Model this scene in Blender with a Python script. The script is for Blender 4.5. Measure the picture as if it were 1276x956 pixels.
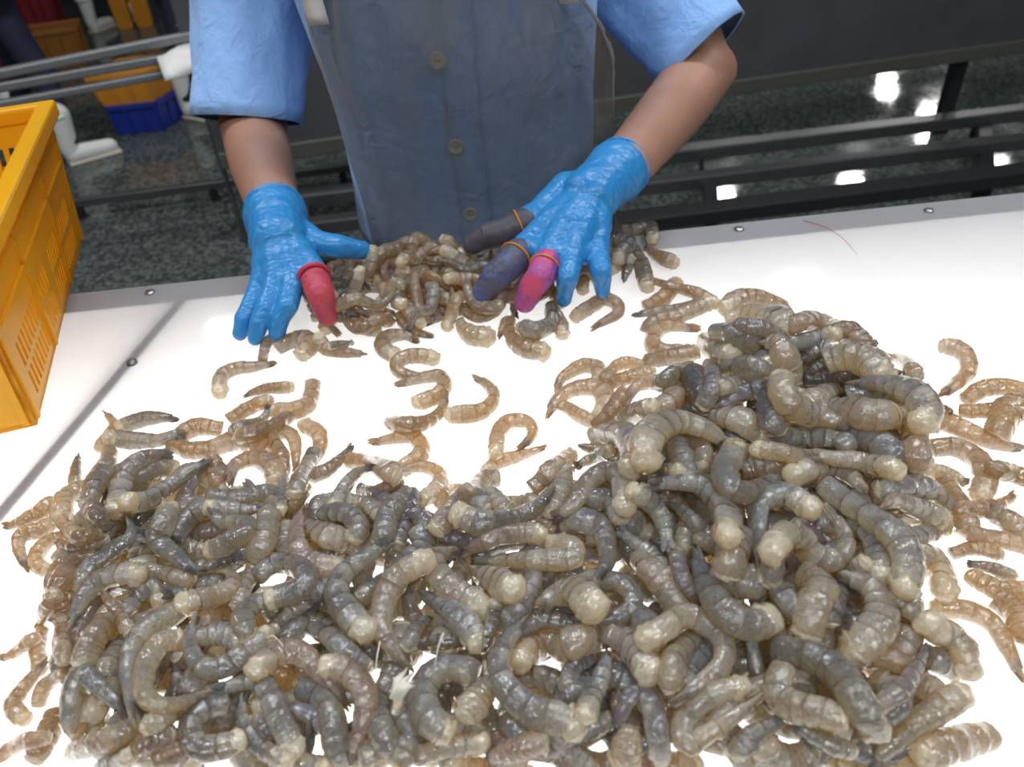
import bpy, bmesh, math, random
import numpy as np
from mathutils import Vector, Matrix, noise
for o in list(bpy.data.objects): bpy.data.objects.remove(o)
S = bpy.context.scene; COL = S.collection
random.seed(4); RNG = np.random.default_rng(4)

# ------------------------------------------------------------------ camera, world, lights, exposure
FPX, CXP, CYP = 950., 638., 478.
TZ = .95                                   # table top height
EYE = np.array([0, 0, TZ + .40])
_d = np.array([95., 1197., FPX]); _up = -_d / np.linalg.norm(_d)
_Y = np.array([0, 0, 1.]) - _up * _up[2]; _Y /= np.linalg.norm(_Y)
ROT = np.array([np.cross(_Y, _up), _Y, _up])   # world axes seen from the camera (x right, y down, z forward)
cam = bpy.data.cameras.new('camera'); cam_o = bpy.data.objects.new('camera', cam); COL.objects.link(cam_o)
cam.sensor_fit = 'HORIZONTAL'; cam.sensor_width = 36; cam.lens = 36 * FPX / 1276
M3 = ROT @ np.diag([1., -1., -1.])
cam_o.matrix_world = Matrix.Translation(Vector(EYE)) @ Matrix(M3.tolist()).to_4x4()
cam.clip_start = .02; cam.clip_end = 60
cam.dof.use_dof = True; cam.dof.focus_distance = .56; cam.dof.aperture_fstop = 8.5
S.camera = cam_o

wd = bpy.data.worlds.new('world'); S.world = wd; wd.use_nodes = True
wd.node_tree.nodes['Background'].inputs[0].default_value = (.62, .70, .80, 1)
wd.node_tree.nodes['Background'].inputs[1].default_value = .12
S.view_settings.view_transform = 'Standard'; S.view_settings.look = 'None'
S.view_settings.gamma = 1; S.view_settings.use_curve_mapping = False
S.view_settings.exposure = 0.0
S.cycles.use_denoising = True; S.cycles.use_adaptive_sampling = False
S.cycles.max_bounces = 10; S.cycles.diffuse_bounces = 5; S.cycles.transparent_max_bounces = 12
S.cycles.sample_clamp_indirect = 6

LAMP_E = 60.0          # luminance of the ceiling lamps
PANEL_W = 1.9         # lamps inside the light table (watts each)

# ------------------------------------------------------------------ helpers
def ray(px, py): return ROT @ np.array([px - CXP, py - CYP, FPX])
def onz(px, py, z):
    r = ray(px, py); return Vector(EYE + r * ((z - EYE[2]) / r[2]))
def dep(px, py, d):                        # point at distance d along the optical axis
    return Vector(EYE + ray(px, py) * (d / FPX))
def onplane(px, py, p0, n):
    r = Vector(ray(px, py)); e = Vector(EYE)
    return e + r * ((p0 - e).dot(n) / r.dot(n))

def tag(o, label=None, cat=None, group=None, kind=None):
    if label: o['label'] = label
    if cat: o['category'] = cat
    if group: o['group'] = group
    if kind: o['kind'] = kind
    return o
def empty(name, loc, label=None, cat=None, group=None, rz=0):
    o = bpy.data.objects.new(name, None); o.empty_display_size = .02
    COL.objects.link(o); o.location = loc; o.rotation_euler = (0, 0, rz)
    return tag(o, label, cat, group)
def link(name, me, mats, parent=None, smooth=True, keep=False):
    o = bpy.data.objects.new(name, me); COL.objects.link(o)
    for m in (mats if isinstance(mats, (list, tuple)) else [mats]): me.materials.append(m)
    if smooth: me.shade_smooth()
    if parent:
        o.parent = parent
        if not keep:                       # mesh was built in world coordinates
            W = Matrix.Translation(parent_loc(parent)) @ Matrix.Rotation(parent_rz(parent), 4, 'Z')
            me.transform(W.inverted())
    return o
def parent_loc(p):
    v = Vector(p.location)
    if p.parent: v = parent_loc(p.parent) + Matrix.Rotation(parent_rz(p.parent), 3, 'Z') @ v
    return v
def parent_rz(p): return p.rotation_euler[2] + (parent_rz(p.parent) if p.parent else 0)

class MB:                                   # collects simple solids into one mesh, world coordinates
    def __init__(s): s.v = []; s.f = []
    def add(s, v, f):
        n = len(s.v); s.v += [tuple(x) for x in v]; s.f += [tuple(i + n for i in q) for q in f]
    def box(s, c, size, M=None, taper=1.0):
        x, y, z = [a / 2 for a in size]; v = []
        for sz in (-1, 1):
            k = taper if sz > 0 else 1
            for sx, sy in ((-1, -1), (1, -1), (1, 1), (-1, 1)): v.append(Vector((sx * x * k, sy * y * k, sz * z)))
        if M is not None: v = [M @ q for q in v]
        s.add([q + Vector(c) for q in v], [(0, 3, 2, 1), (4, 5, 6, 7), (0, 1, 5, 4), (1, 2, 6, 5), (2, 3, 7, 6), (3, 0, 4, 7)])
    def hull(s, lo, hi):                    # two quads
        s.add(list(lo) + list(hi), [(0, 3, 2, 1), (4, 5, 6, 7), (0, 1, 5, 4), (1, 2, 6, 5), (2, 3, 7, 6), (3, 0, 4, 7)])
    def bar(s, a, b, w, h=None):            # square bar between two points
        a, b = Vector(a), Vector(b); d = (b - a).normalized(); u = Vector((0, 0, 1))
        if abs(d.z) > .9: u = Vector((0, 1, 0))
        x = d.cross(u).normalized() * w / 2; y = d.cross(x).normalized() * (h or w) / 2
        q = [-x - y, x - y, x + y, -x + y]
        s.hull([a + k for k in q], [b + k for k in q])
    def tube(s, pts, rad, n=10, caps=True):
        pts = [Vector(p) for p in pts]; rad = rad if hasattr(rad, '__len__') else [rad] * len(pts)
        ref = Vector((0, 0, 1)); b0 = len(s.v); rings = []
        for i, p in enumerate(pts):
            d = (pts[min(i + 1, len(pts) - 1)] - pts[max(i - 1, 0)]).normalized()
            if abs(d.dot(ref)) > .95: ref = Vector((1, 0, 0))
            x = d.cross(ref).normalized(); y = d.cross(x)
            rings.append([p + (x * math.cos(t) + y * math.sin(t)) * rad[i] for t in [k * 2 * math.pi / n for k in range(n)]])
        v = [q for r in rings for q in r]; f = []
        for i in range(len(pts) - 1):
            for k in range(n): f.append((i * n + k, i * n + (k + 1) % n, (i + 1) * n + (k + 1) % n, (i + 1) * n + k))
        if caps: f += [tuple(range(n - 1, -1, -1)), tuple((len(pts) - 1) * n + k for k in range(n))]
        s.add(v, f)
    def lathe(s, prof, c=(0, 0, 0), M=None, n=24):
        v = []; f = []
        for r, z in prof:
            for k in range(n):
                t = k * 2 * math.pi / n; p = Vector((r * math.cos(t), r * math.sin(t), z))
                v.append((M @ p if M is not None else p) + Vector(c))
        for i in range(len(prof) - 1):
            for k in range(n): f.append((i * n + k, i * n + (k + 1) % n, (i + 1) * n + (k + 1) % n, (i + 1) * n + k))
        f += [tuple(range(n - 1, -1, -1)), tuple((len(prof) - 1) * n + k for k in range(n))]
        s.add(v, f)
    def torus(s, c, axis, R, r, n=28, m=8, sx=1, sy=1, xdir=None):
        axis = Vector(axis).normalized(); ref = xdir or (Vector((0, 0, 1)) if abs(axis.z) < .9 else Vector((1, 0, 0)))
        x = (Vector(ref) - axis * axis.dot(Vector(ref))).normalized(); y = axis.cross(x); v = []; f = []
        for i in range(n):
            a = i * 2 * math.pi / n; e = x * math.cos(a) * sx + y * math.sin(a) * sy
            for j in range(m):
                b = j * 2 * math.pi / m; v.append(Vector(c) + e * (R + r * math.cos(b)) + axis * r * math.sin(b))
        for i in range(n):
            for j in range(m): f.append((i * m + j, ((i + 1) % n) * m + j, ((i + 1) % n) * m + (j + 1) % m, i * m + (j + 1) % m))
        s.add(v, f)
    def mesh(s, name='mesh'):
        me = bpy.data.meshes.new(name); me.from_pydata(s.v, [], s.f); me.validate(); return me
    def obj(s, name, mat, parent=None, smooth=False, bevel=0):
        me = s.mesh(name); o = link(name, me, mat, parent, smooth)
        if bevel:
            m = o.modifiers.new('bevel', 'BEVEL'); m.width = bevel; m.segments = 2; m.limit_method = 'ANGLE'; m.angle_limit = .6
        return o

def blob(prims, voxel, smooth=6, name='blob', wrinkle=None):
    """cone-spheres ('c',a,ra,b,rb) and ellipsoids ('e',centre,radii,matrix) fused into one continuous skin"""
    mb = MB()
    def sph(c, r, M=None, n=22):
        r = r if hasattr(r, '__len__') else (r, r, r); v = []; f = []; m = n // 2
        for i in range(1, m):
            for k in range(n):
                a = math.pi * i / m; t = 2 * math.pi * k / n
                p = Vector((r[0] * math.sin(a) * math.cos(t), r[1] * math.sin(a) * math.sin(t), r[2] * math.cos(a)))
                v.append(Vector(c) + (M @ p if M is not None else p))
        v.append(Vector(c) + (M @ Vector((0, 0, r[2])) if M is not None else Vector((0, 0, r[2]))))
        v.append(Vector(c) - (M @ Vector((0, 0, r[2])) if M is not None else Vector((0, 0, r[2]))))
        t, b = len(v) - 2, len(v) - 1
        for i in range(m - 2):
            for k in range(n): f.append((i * n + k, (i + 1) * n + k, (i + 1) * n + (k + 1) % n, i * n + (k + 1) % n))
        for k in range(n):
            f.append((t, k, (k + 1) % n)); f.append((b, (m - 2) * n + (k + 1) % n, (m - 2) * n + k))
        mb.add(v, f)
    for p in prims:
        if p[0] == 'e': sph(p[1], p[2], p[3] if len(p) > 3 else None)
        else:
            _, a, ra, b, rb = p; a, b = Vector(a), Vector(b); sph(a, ra); sph(b, rb)
            d = b - a
            if d.length > 1e-6:
                k = max(2, int(d.length / max(min(ra, rb) * .5, .002)))
                mb.tube([a + d * (i / k) for i in range(k + 1)], [ra + (rb - ra) * i / k for i in range(k + 1)], 22)
    me = mb.mesh('tmp'); o = bpy.data.objects.new('tmp', me); COL.objects.link(o)
    m = o.modifiers.new('r', 'REMESH'); m.mode = 'VOXEL'; m.voxel_size = voxel
    m2 = o.modifiers.new('s', 'SMOOTH'); m2.iterations = smooth; m2.factor = .5
    dg = bpy.context.evaluated_depsgraph_get(); out = bpy.data.meshes.new_from_object(o.evaluated_get(dg)); out.name = name
    bpy.data.objects.remove(o); bpy.data.meshes.remove(me)
    if wrinkle:                            # folds of a tight skin: ridged noise stretched across the axis
        amp, ax, fx, fy = wrinkle
        n = len(out.vertices); co = np.empty(n * 3, np.float32); no = np.empty(n * 3, np.float32)
        out.vertices.foreach_get('co', co); out.vertex_normals.foreach_get('vector', no); co = co.reshape(-1, 3); no = no.reshape(-1, 3)
        for i in range(n):
            p = Vector(co[i].tolist()); a = p.dot(ax); q = p - ax * a; w = noise.noise(q * fy + ax * (a * fx)); w2 = noise.noise(q * fy * 1.7 + ax * (a * fx * 2.1) + Vector((7, 3, 1)))
            co[i] += no[i] * (amp * ((.5 - abs(w)) + .5 * (.5 - abs(w2)) - .45))
        out.vertices.foreach_set('co', co.ravel()); out.update()
    return out

def grid(name, rows, mat, parent=None, closed=True, thick=0, smooth=True, caps=False):
    n = len(rows[0]); v = [tuple(p) for r in rows for p in r]; f = []
    for i in range(len(rows) - 1):
        for k in range(n if closed else n - 1):
            f.append((i * n + k, i * n + (k + 1) % n, (i + 1) * n + (k + 1) % n, (i + 1) * n + k))
    me = bpy.data.meshes.new(name); me.from_pydata(v, [], f)
    o = link(name, me, mat, parent, smooth)
    if thick:
        m = o.modifiers.new('solid', 'SOLIDIFY'); m.thickness = thick; m.offset = 0
    return o

# ------------------------------------------------------------------ materials
class NT:
    def __init__(s, name):
        s.m = bpy.data.materials.new(name); s.m.use_nodes = True; s.t = s.m.node_tree; s.t.nodes.clear()
        s.out = s.n('ShaderNodeOutputMaterial')
    def n(s, typ, **k):
        nd = s.t.nodes.new(typ)
        for a, b in k.items():
            if a.startswith('i_'):
                key = a[2:]; key = int(key) if key.isdigit() else key
                s.put(nd, key, b)
            else: setattr(nd, a, b)
        return nd
    def put(s, nd, key, b):
        sock = nd.inputs[key]
        if isinstance(b, bpy.types.NodeSocket): s.t.links.new(b, sock)
        elif isinstance(b, bpy.types.Node): s.t.links.new(b.outputs[0], sock)
        else: sock.default_value = (*b, 1) if hasattr(b, '__len__') and len(b) == 3 and sock.type == 'RGBA' else b
    def math(s, op, a, b=0, c=None, clamp=False):
        nd = s.n('ShaderNodeMath', operation=op, use_clamp=clamp); s.put(nd, 0, a); s.put(nd, 1, b)
        if c is not None: s.put(nd, 2, c)
        return nd.outputs[0]
    def mix(s, f, a, b, mode='MIX'):
        nd = s.n('ShaderNodeMix', data_type='RGBA', blend_type=mode); s.put(nd, 0, f); s.put(nd, 6, a); s.put(nd, 7, b)
        return nd.outputs[2]
    def ramp(s, x, lo, hi, a=0., b=1.):
        nd = s.n('ShaderNodeMapRange', interpolation_type='SMOOTHSTEP'); s.put(nd, 0, x); s.put(nd, 1, lo); s.put(nd, 2, hi); s.put(nd, 3, a); s.put(nd, 4, b)
        return nd.outputs[0]
    def noise(s, scale, detail=3, rough=.5, vec=None, dist=0):
        nd = s.n('ShaderNodeTexNoise'); nd.inputs['Scale'].default_value = scale; nd.inputs['Detail'].default_value = detail
        nd.inputs['Roughness'].default_value = rough; nd.inputs['Distortion'].default_value = dist
        if vec is not None: s.put(nd, 'Vector', vec)
        return nd.outputs['Fac']
    def obj(s): return s.n('ShaderNodeTexCoord').outputs['Object']
    def geo(s): return s.n('ShaderNodeNewGeometry').outputs['Position']
    def bump(s, h, strength=.3, dist=.001, normal=None):
        nd = s.n('ShaderNodeBump'); nd.inputs['Strength'].default_value = strength; nd.inputs['Distance'].default_value = dist
        s.put(nd, 'Height', h)
        if normal is not None: s.put(nd, 'Normal', normal)
        return nd.outputs[0]
    def pbr(s, col, rough=.5, metal=0, normal=None, **k):
        nd = s.n('ShaderNodeBsdfPrincipled'); s.put(nd, 'Base Color', col); s.put(nd, 'Roughness', rough); s.put(nd, 'Metallic', metal)
        if normal is not None: s.put(nd, 'Normal', normal)
        for a, b in k.items(): s.put(nd, a.replace('_', ' '), b)
        return nd.outputs[0]
    def done(s, sh): s.t.links.new(sh, s.out.inputs[0]); return s.m

def plain(name, col, rough=.5, metal=0, var=.15, scale=40, bump=0, bscale=300, **k):
    m = NT(name); v = m.obj(); nz = m.noise(scale, 4, .6, v)
    c = m.mix(nz, tuple(a * (1 - var) for a in col), tuple(min(1, a * (1 + var)) for a in col))
    nm = m.bump(m.noise(bscale, 2, .5, v), bump, .001) if bump else None
    return m.done(m.pbr(c, rough, metal, nm, **k))

def mat_shrimp(name, flesh=False, thin=.50):
    m = NT(name); v = m.obj()
    mk = m.n('ShaderNodeAttribute', attribute_name='mark'); tone = m.n('ShaderNodeAttribute', attribute_name='tone').outputs['Color']
    sep = m.n('ShaderNodeSeparateColor'); m.put(sep, 0, mk.outputs['Color'])
    t, dorsal, rnd = sep.outputs[0], sep.outputs[1], sep.outputs[2]; ph = mk.outputs['Alpha']
    off = m.n('ShaderNodeVectorMath', operation='ADD'); m.put(off, 0, v)
    cmb = m.n('ShaderNodeCombineXYZ'); m.put(cmb, 0, rnd); m.put(cmb, 1, m.math('MULTIPLY', rnd, 3.7)); m.put(off, 1, cmb); vec = off.outputs[0]
    blot = m.noise(150, 4, .6, vec); fine = m.noise(1100, 2, .6, vec)
    pat = m.math('MULTIPLY', m.ramp(m.noise(85, 4, .65, vec), .48, .68), .75)
    if flesh:
        base = m.mix(m.ramp(blot, .35, .7), (.72, .71, .60), (.50, .50, .42))
    else:
        base = m.mix(m.ramp(blot, .3, .7, 0, .8), tone, m.mix(.4, tone, (.03, .032, .036)))
        flank = m.math('MULTIPLY', m.ramp(dorsal, .72, .45), m.ramp(m.noise(38, 2, .5, vec), .40, .62))
        pale = m.math('MULTIPLY', m.ramp(ph, .85, .25), flank)
        base = m.mix(m.math('MULTIPLY', pale, .55), base, (.54, .57, .56))
        base = m.mix(m.math('MULTIPLY', m.ramp(dorsal, .34, .08), .5), base, (.54, .56, .52))
        base = m.mix(m.math('MULTIPLY', m.ramp(t, .72, .97), .5), base, (.66, .67, .60))
        line = m.math('ADD', m.ramp(ph, .03, .0), m.ramp(ph, .97, 1.0), clamp=True)
        base = m.mix(m.math('MULTIPLY', line, m.ramp(m.noise(60, 2, .5, vec), .3, .7, .1, .5)), base, (.10, .09, .085))
        pat = m.math('MAXIMUM', pat, m.math('MULTIPLY', line, .8))
        salt = m.noise(620, 3, .7, vec); base = m.mix(m.ramp(salt, .54, .66, 0, .45), base, (.50, .53, .54)); base = m.mix(m.ramp(salt, .46, .36, 0, .6), base, (.055, .06, .075))
        sp = m.ramp(fine, .58, .66)
        base = m.mix(m.math('MULTIPLY', sp, m.ramp(dorsal, .2, .6, .1, .6)), base, (.05, .052, .06))
    nm = m.bump(m.noise(400, 2, .55, vec), .5, .0013, m.bump(blot, .4, .002))
    p = m.pbr(base, m.ramp(fine, .3, .7, .3, .5), 0, nm, IOR=1.4)
    tr = m.n('ShaderNodeBsdfTranslucent')
    sc = m.n('ShaderNodeMix', data_type='RGBA', blend_type='MULTIPLY', clamp_result=True); m.put(sc, 0, .38); m.put(sc, 6, m.mix(pat, (1.0, .76, .37), (.68, .46, .22)))
    m.put(sc, 7, m.mix(1.0, tone, (3.3, 3.3, 3.3), 'MULTIPLY') if not flesh else (1, 1, .95)); m.put(tr, 0, sc.outputs[2]); m.put(tr, 'Normal', nm)  # tone also tints the glow, so loose shells look more strongly backlit
    mx = m.n('ShaderNodeMixShader'); m.put(mx, 0, thin); m.put(mx, 1, p); m.put(mx, 2, tr)
    gl = m.n('ShaderNodeBsdfGlossy'); m.put(gl, 0, (1, 1, 1)); gl.inputs['Roughness'].default_value = .09; m.put(gl, 'Normal', nm)   # film of water
    fr = m.n('ShaderNodeFresnel'); fr.inputs['IOR'].default_value = 1.62; m.put(fr, 'Normal', nm)
    wet = m.n('ShaderNodeMixShader'); m.put(wet, 0, m.math('MULTIPLY', fr.outputs[0], m.math('SUBTRACT', 1, m.n('ShaderNodeNewGeometry').outputs['Backfacing']))); m.put(wet, 1, mx.outputs[0]); m.put(wet, 2, gl.outputs[0])
    return m.done(wet.outputs[0])
M_SHELL = mat_shrimp('wet_shell'); M_FLESH = mat_shrimp('raw_flesh', True); M_FAN = mat_shrimp('thin_tail_shell', False, .55)

def mat_panel():
    m = NT('white_acrylic'); v = m.geo(); nz = m.noise(7, 3, .6, v)
    c = m.mix(nz, (.47, .465, .49), (.51, .505, .525))
    p = m.pbr(c, .06, 0, m.bump(m.noise(14, 2, .5, v), .04, .002), IOR=1.49)
    tr = m.n('ShaderNodeBsdfTranslucent'); m.put(tr, 0, (.97, .965, .95))
    mx = m.n('ShaderNodeMixShader'); m.put(mx, 0, .62); m.put(mx, 1, p); m.put(mx, 2, tr)
    return m.done(mx.outputs[0])
M_PANEL = mat_panel()

def mat_floor():
    m = NT('wet_terrazzo'); v = m.geo()
    vo = m.n('ShaderNodeTexVoronoi', feature='F1'); vo.inputs['Scale'].default_value = 80; m.put(vo, 'Vector', v)
    cell = m.n('ShaderNodeSeparateColor'); m.put(cell, 0, vo.outputs['Color'])
    chip = m.mix(m.ramp(cell.outputs[0], .3, 1.0), (.042, .052, .050), (.15, .175, .165))
    chip = m.mix(m.ramp(cell.outputs[1], .9, .96), chip, (.17, .18, .17))
    big = m.noise(1.6, 4, .6, v)
    chip = m.mix(m.ramp(big, .35, .7), chip, m.mix(.4, chip, (.05, .058, .05)))
    nm = m.bump(m.math('ADD', m.noise(45, 2, .5, v), m.math('MULTIPLY', m.noise(9, 2, .5, v), 1.5)), .03, .004)
    return m.done(m.pbr(chip, m.ramp(m.noise(2.3, 3, .55, v), .35, .65, .03, .10), 0, nm, IOR=1.34))
M_FLOOR = mat_floor()
M_STEEL = plain('brushed_steel', (.42, .42, .43), .36, 1, .12, 30)
M_GSTEEL = plain('grey_steel', (.22, .22, .225), .4, .45, .12, 30)
M_DSTEEL = plain('dull_steel', (.16, .16, .165), .4, .8, .2, 12)
M_TANK = plain('dark_steel_panel', (.13, .13, .14), .42, .6, .25, 5)
M_OLIVE = plain('olive_grey_steel', (.13, .13, .11), .45, .5, .2, 8)
M_BLACK = plain('black_paint', (.018, .018, .02), .4, 0)
M_WHITEP = plain('white_rubber', (.72, .72, .69), .45, 0, .1, 20)
M_NAVY = plain('navy_cloth', (.010, .013, .035), .85, 0, .3, 30)
M_BLUEP = plain('blue_plastic', (.012, .03, .26), .4, 0, .15)
M_ORANGEP = plain('orange_plastic', (.62, .25, .02), .45, 0, .15)
M_DIMORANGE = plain('dimmed_orange_plastic', (.30, .12, .015), .5, 0, .2)  # orange plastic with the dimness of the background put into its colour
M_BACKDROP = plain('backdrop_navy', (.008, .010, .028), .5, 0, .3, 3)  # near-black colour standing in for shade behind the guard rail
M_REDP = plain('red_plastic', (.17, .008, .015), .45, 0, .2)
M_SKIN = None
def mat_skin():
    m = NT('skin'); v = m.obj(); n1 = m.noise(18, 4, .6, v); n2 = m.noise(220, 3, .6, v)
    c = m.mix(n1, (.33, .165, .112), (.43, .235, .165)); c = m.mix(m.ramp(n2, .55, .75, 0, .25), c, (.30, .13, .09))
    mole = m.ramp(m.noise(130, 0, .5, v), .86, .88); c = m.mix(mole, c, (.07, .04, .03))
    return m.done(m.pbr(c, .48, 0, m.bump(n2, .12, .001), Subsurface_Weight=.12, Subsurface_Radius=(.012, .005, .003), Subsurface_Scale=.5))
M_SKIN = mat_skin()
def mat_shirt():
    m = NT('blue_cotton'); v = m.obj()
    wv = m.noise(900, 1, .5, v); big = m.noise(9, 4, .6, v, .6)
    c = m.mix(big, (.24, .46, .88), (.31, .54, .95))
    h = m.math('ADD', m.math('MULTIPLY', m.noise(26, 3, .55, v, 1.2), 1.0), m.math('MULTIPLY', wv, .04))
    return m.done(m.pbr(c, .8, 0, m.bump(h, .5, .010), Sheen_Weight=.2))
M_SHIRT = mat_shirt()
def mat_apron():
    m = NT('clear_plastic_film'); v = m.obj()
    mp = m.n('ShaderNodeMapping'); m.put(mp, 0, v); mp.inputs['Scale'].default_value = (1, 1, .25)
    f = m.noise(22, 3, .6, mp.outputs[0], .8)
    nm = m.bump(f, .5, .012)
    tr = m.n('ShaderNodeBsdfTransparent'); m.put(tr, 0, (.66, .66, .655))
    p = m.pbr((.24, .24, .235), .24, 0, nm, IOR=1.45)
    mx = m.n('ShaderNodeMixShader'); m.put(mx, 0, m.ramp(f, .3, .75, .26, .52)); m.put(mx, 1, tr.outputs[0]); m.put(mx, 2, p)
    return m.done(mx.outputs[0])
M_APRON = mat_apron()
def mat_film2():
    m = NT('doubled_plastic_film'); tr = m.n('ShaderNodeBsdfTransparent'); m.put(tr, 0, (.8, .8, .8)); p = m.pbr((.5, .5, .49), .35)
    mx = m.n('ShaderNodeMixShader'); m.put(mx, 0, .42); m.put(mx, 1, tr.outputs[0]); m.put(mx, 2, p); return m.done(mx.outputs[0])
M_FILM2 = mat_film2()
M_HEM = plain('milky_plastic_hem', (.62, .62, .60), .4, 0, .1, 60)
def mat_glove(name, a, b):
    m = NT(name); v = m.obj()
    mp = m.n('ShaderNodeMapping'); m.put(mp, 0, v); mp.inputs['Scale'].default_value = (.6, 1.5, 1)
    w = m.noise(60, 3, .55, mp.outputs[0], 1.0); f = m.noise(420, 2, .5, v)
    c = m.mix(w, a, b)
    h = m.math('ADD', w, m.math('MULTIPLY', f, .12))
    return m.done(m.pbr(c, .33, 0, m.bump(h, .55, .004), IOR=1.5, Subsurface_Weight=.08, Subsurface_Radius=(.002, .004, .008), Subsurface_Scale=.5))
M_GLOVE = mat_glove('blue_nitrile', (.018, .19, .50), (.035, .27, .60))
def mat_cot(name, a, b, thr=.5):
    m = NT(name); v = m.obj(); n = m.noise(55, 3, .6, v)
    c = m.mix(m.ramp(n, thr - .08, thr + .12), a, b); sp = m.noise(300, 2, .6, v)
    c = m.mix(m.ramp(sp, .62, .7, 0, .55), c, tuple(x * .25 for x in a))
    return m.done(m.pbr(c, .5, 0, m.bump(m.math('ADD', n, m.math('MULTIPLY', sp, .3)), .5, .002)))
M_COTRED = mat_cot('red_latex', (.50, .055, .075), (.42, .04, .10))
M_COTPINK = mat_cot('pink_purple_latex', (.58, .07, .16), (.30, .07, .32), .46)
M_COTBLUE = mat_cot('slate_blue_latex', (.075, .075, .12), (.07, .095, .24))
M_COTGREY = mat_cot('dark_grey_latex', (.07, .065, .085), (.15, .05, .08), .62)
M_BAND = plain('orange_rubber', (.55, .20, .03), .5)
M_BUTTON = plain('cream_button', (.62, .57, .44), .35, 0, .08, 200)
M_HAIR = plain('black_hair', (.012, .010, .009), .5)
M_WALL = plain('hall_wall', (.10, .105, .11), .7, 0, .2, 1.0)
M_CEIL = plain('hall_ceiling', (.55, .56, .57), .8, 0, .05, 1.0)
def mat_crate():
    m = NT('yellow_plastic'); v = m.obj(); n = m.noise(30, 4, .65, v); g = m.noise(9, 3, .6, v)
    c = m.mix(n, (.90, .45, .010), (.96, .55, .018)); c = m.mix(m.ramp(g, .62, .78, 0, .35), c, (.50, .27, .02))
    p = m.pbr(c, .3, 0, m.bump(m.noise(420, 2, .5, v), .25, .001), IOR=1.48)
    tr = m.n('ShaderNodeBsdfTranslucent'); m.put(tr, 0, (.95, .5, .04))
    mx = m.n('ShaderNodeMixShader'); m.put(mx, 0, .3); m.put(mx, 1, p); m.put(mx, 2, tr)
    return m.done(mx.outputs[0])
M_CRATE = mat_crate()
def mat_lamp(name, col, e):
    m = NT(name); em = m.n('ShaderNodeEmission'); m.put(em, 0, col); m.put(em, 1, e); return m.done(em.outputs[0])
M_LAMP = mat_lamp('lamp_glow', (.95, .98, 1.0), LAMP_E); M_SPOT = mat_lamp('high_bay_glow', (1, .99, .96), 110)

# ------------------------------------------------------------------ the hall
def struct(name, mb, mat): 
    o = mb.obj(name, mat); o['kind'] = 'structure'; return o
b = MB(); b.box((1, 7, -.05), (22, 24, .1)); struct('floor', b, M_FLOOR)
b = MB(); b.box((1, 7, 3.85), (22, 24, .1)); struct('ceiling', b, M_CEIL)
b = MB(); b.box((1, 19.05, 1.9), (22, .1, 3.8)); struct('wall_back', b, M_WALL)
b = MB(); b.box((-10.05, 7, 1.9), (.1, 24, 3.8)); struct('wall_left', b, M_WALL)
b = MB(); b.box((12.05, 7, 1.9), (.1, 24, 3.8)); struct('wall_right', b, M_WALL)

# ceiling lamps: tubes over the work tables, round high-bay lamps further down the hall
def lamp_bar(x, y, lab, ln=1.2, wd_=.18):
    r = empty('ceiling_lamp', (x, y, 3.62), lab, 'lamp', 'strip lamps over the work tables')
    b = MB(); b.box((x, y, 3.64), (ln + .04, wd_ + .06, .05)); b.obj('housing', M_WHITEP, r, bevel=.006)
    b = MB(); b.box((x, y, 3.608), (ln, wd_, .014)); d = b.obj('diffuser', M_LAMP, r); d.data.materials.append(M_WHITEP)
    for i, f in enumerate(d.data.polygons): f.material_index = 0 if i == 0 else 1
    for s in (-ln * .37, ln * .37):
        b = MB(); b.tube([(x + s, y, 3.66), (x + s, y, 3.8)], .006, 8); b.obj('hanger', M_STEEL, r)
for j, y in enumerate((-1.5, 1.5, 4.75)):
    for i, x in enumerate((-2.05, .1, 2.15)):
        lamp_bar(x, y, 'white strip lamp hanging from the hall ceiling above the work tables', 1.2 if y < 4 else .30, .18 if y < 4 else .20)
def lamp_spot(px, py):
    g = onz(px, py, 0); d = g - Vector(EYE); d.z = -d.z; p = g + d * (3.5 / d.z)
    r = empty('high_bay_lamp', p, 'round high-bay lamp far down the hall, mirrored as a white spot in the wet floor', 'lamp', 'round lamps down the hall')
    b = MB(); b.lathe([(.03, .34), (.10, .32), (.13, .18), (.20, .02), (.20, 0), (.19, 0)], p); b.obj('reflector', M_DSTEEL, r, True)
    b = MB(); b.lathe([(.15, -.012), (.165, -.004), (.15, .001)], p); b.obj('lens', M_SPOT, r)
for px, py in ((1105, 98), (1105, 115), (1157, 143), (1157, 170), (1060, 225), (900, 243), (1238, 206)): lamp_spot(px, py)

# steel tank panel behind the worker, with band, leg and the low floor frame in front of it
foot = onz(1222, 192, 0)
zb = onplane(1243, 76, foot, Vector((0, 1, 0))).z
A, B = onz(363, 178, zb), onz(1276, 49, zb); u = (B - A).normalized(); nrm = Vector((-u.y, u.x, 0))
L0 = onplane(246, 110, A, nrm); L0.z = zb; R0 = B + u * 1.2
tank = empty('steel_tank', (A + B) / 2, 'long dark steel tank panel behind the worker, raised above the wet floor', 'tank')
b = MB(); b.hull([L0, R0, R0 + nrm * .03, L0 + nrm * .03], [p + Vector((0, 0, .62)) for p in (L0, R0, R0 + nrm * .03, L0 + nrm * .03)]); b.obj('side_panel', M_TANK, tank)
b = MB(); h = Vector((0, 0, -.055)); q = -nrm * .012; b.hull([L0 + h + q, R0 + h + q, R0 + h + nrm * .04, L0 + h + nrm * .04], [L0 + q, R0 + q, R0 + nrm * .04, L0 + nrm * .04]); b.obj('edge_band', M_OLIVE, tank, bevel=.004)
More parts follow.
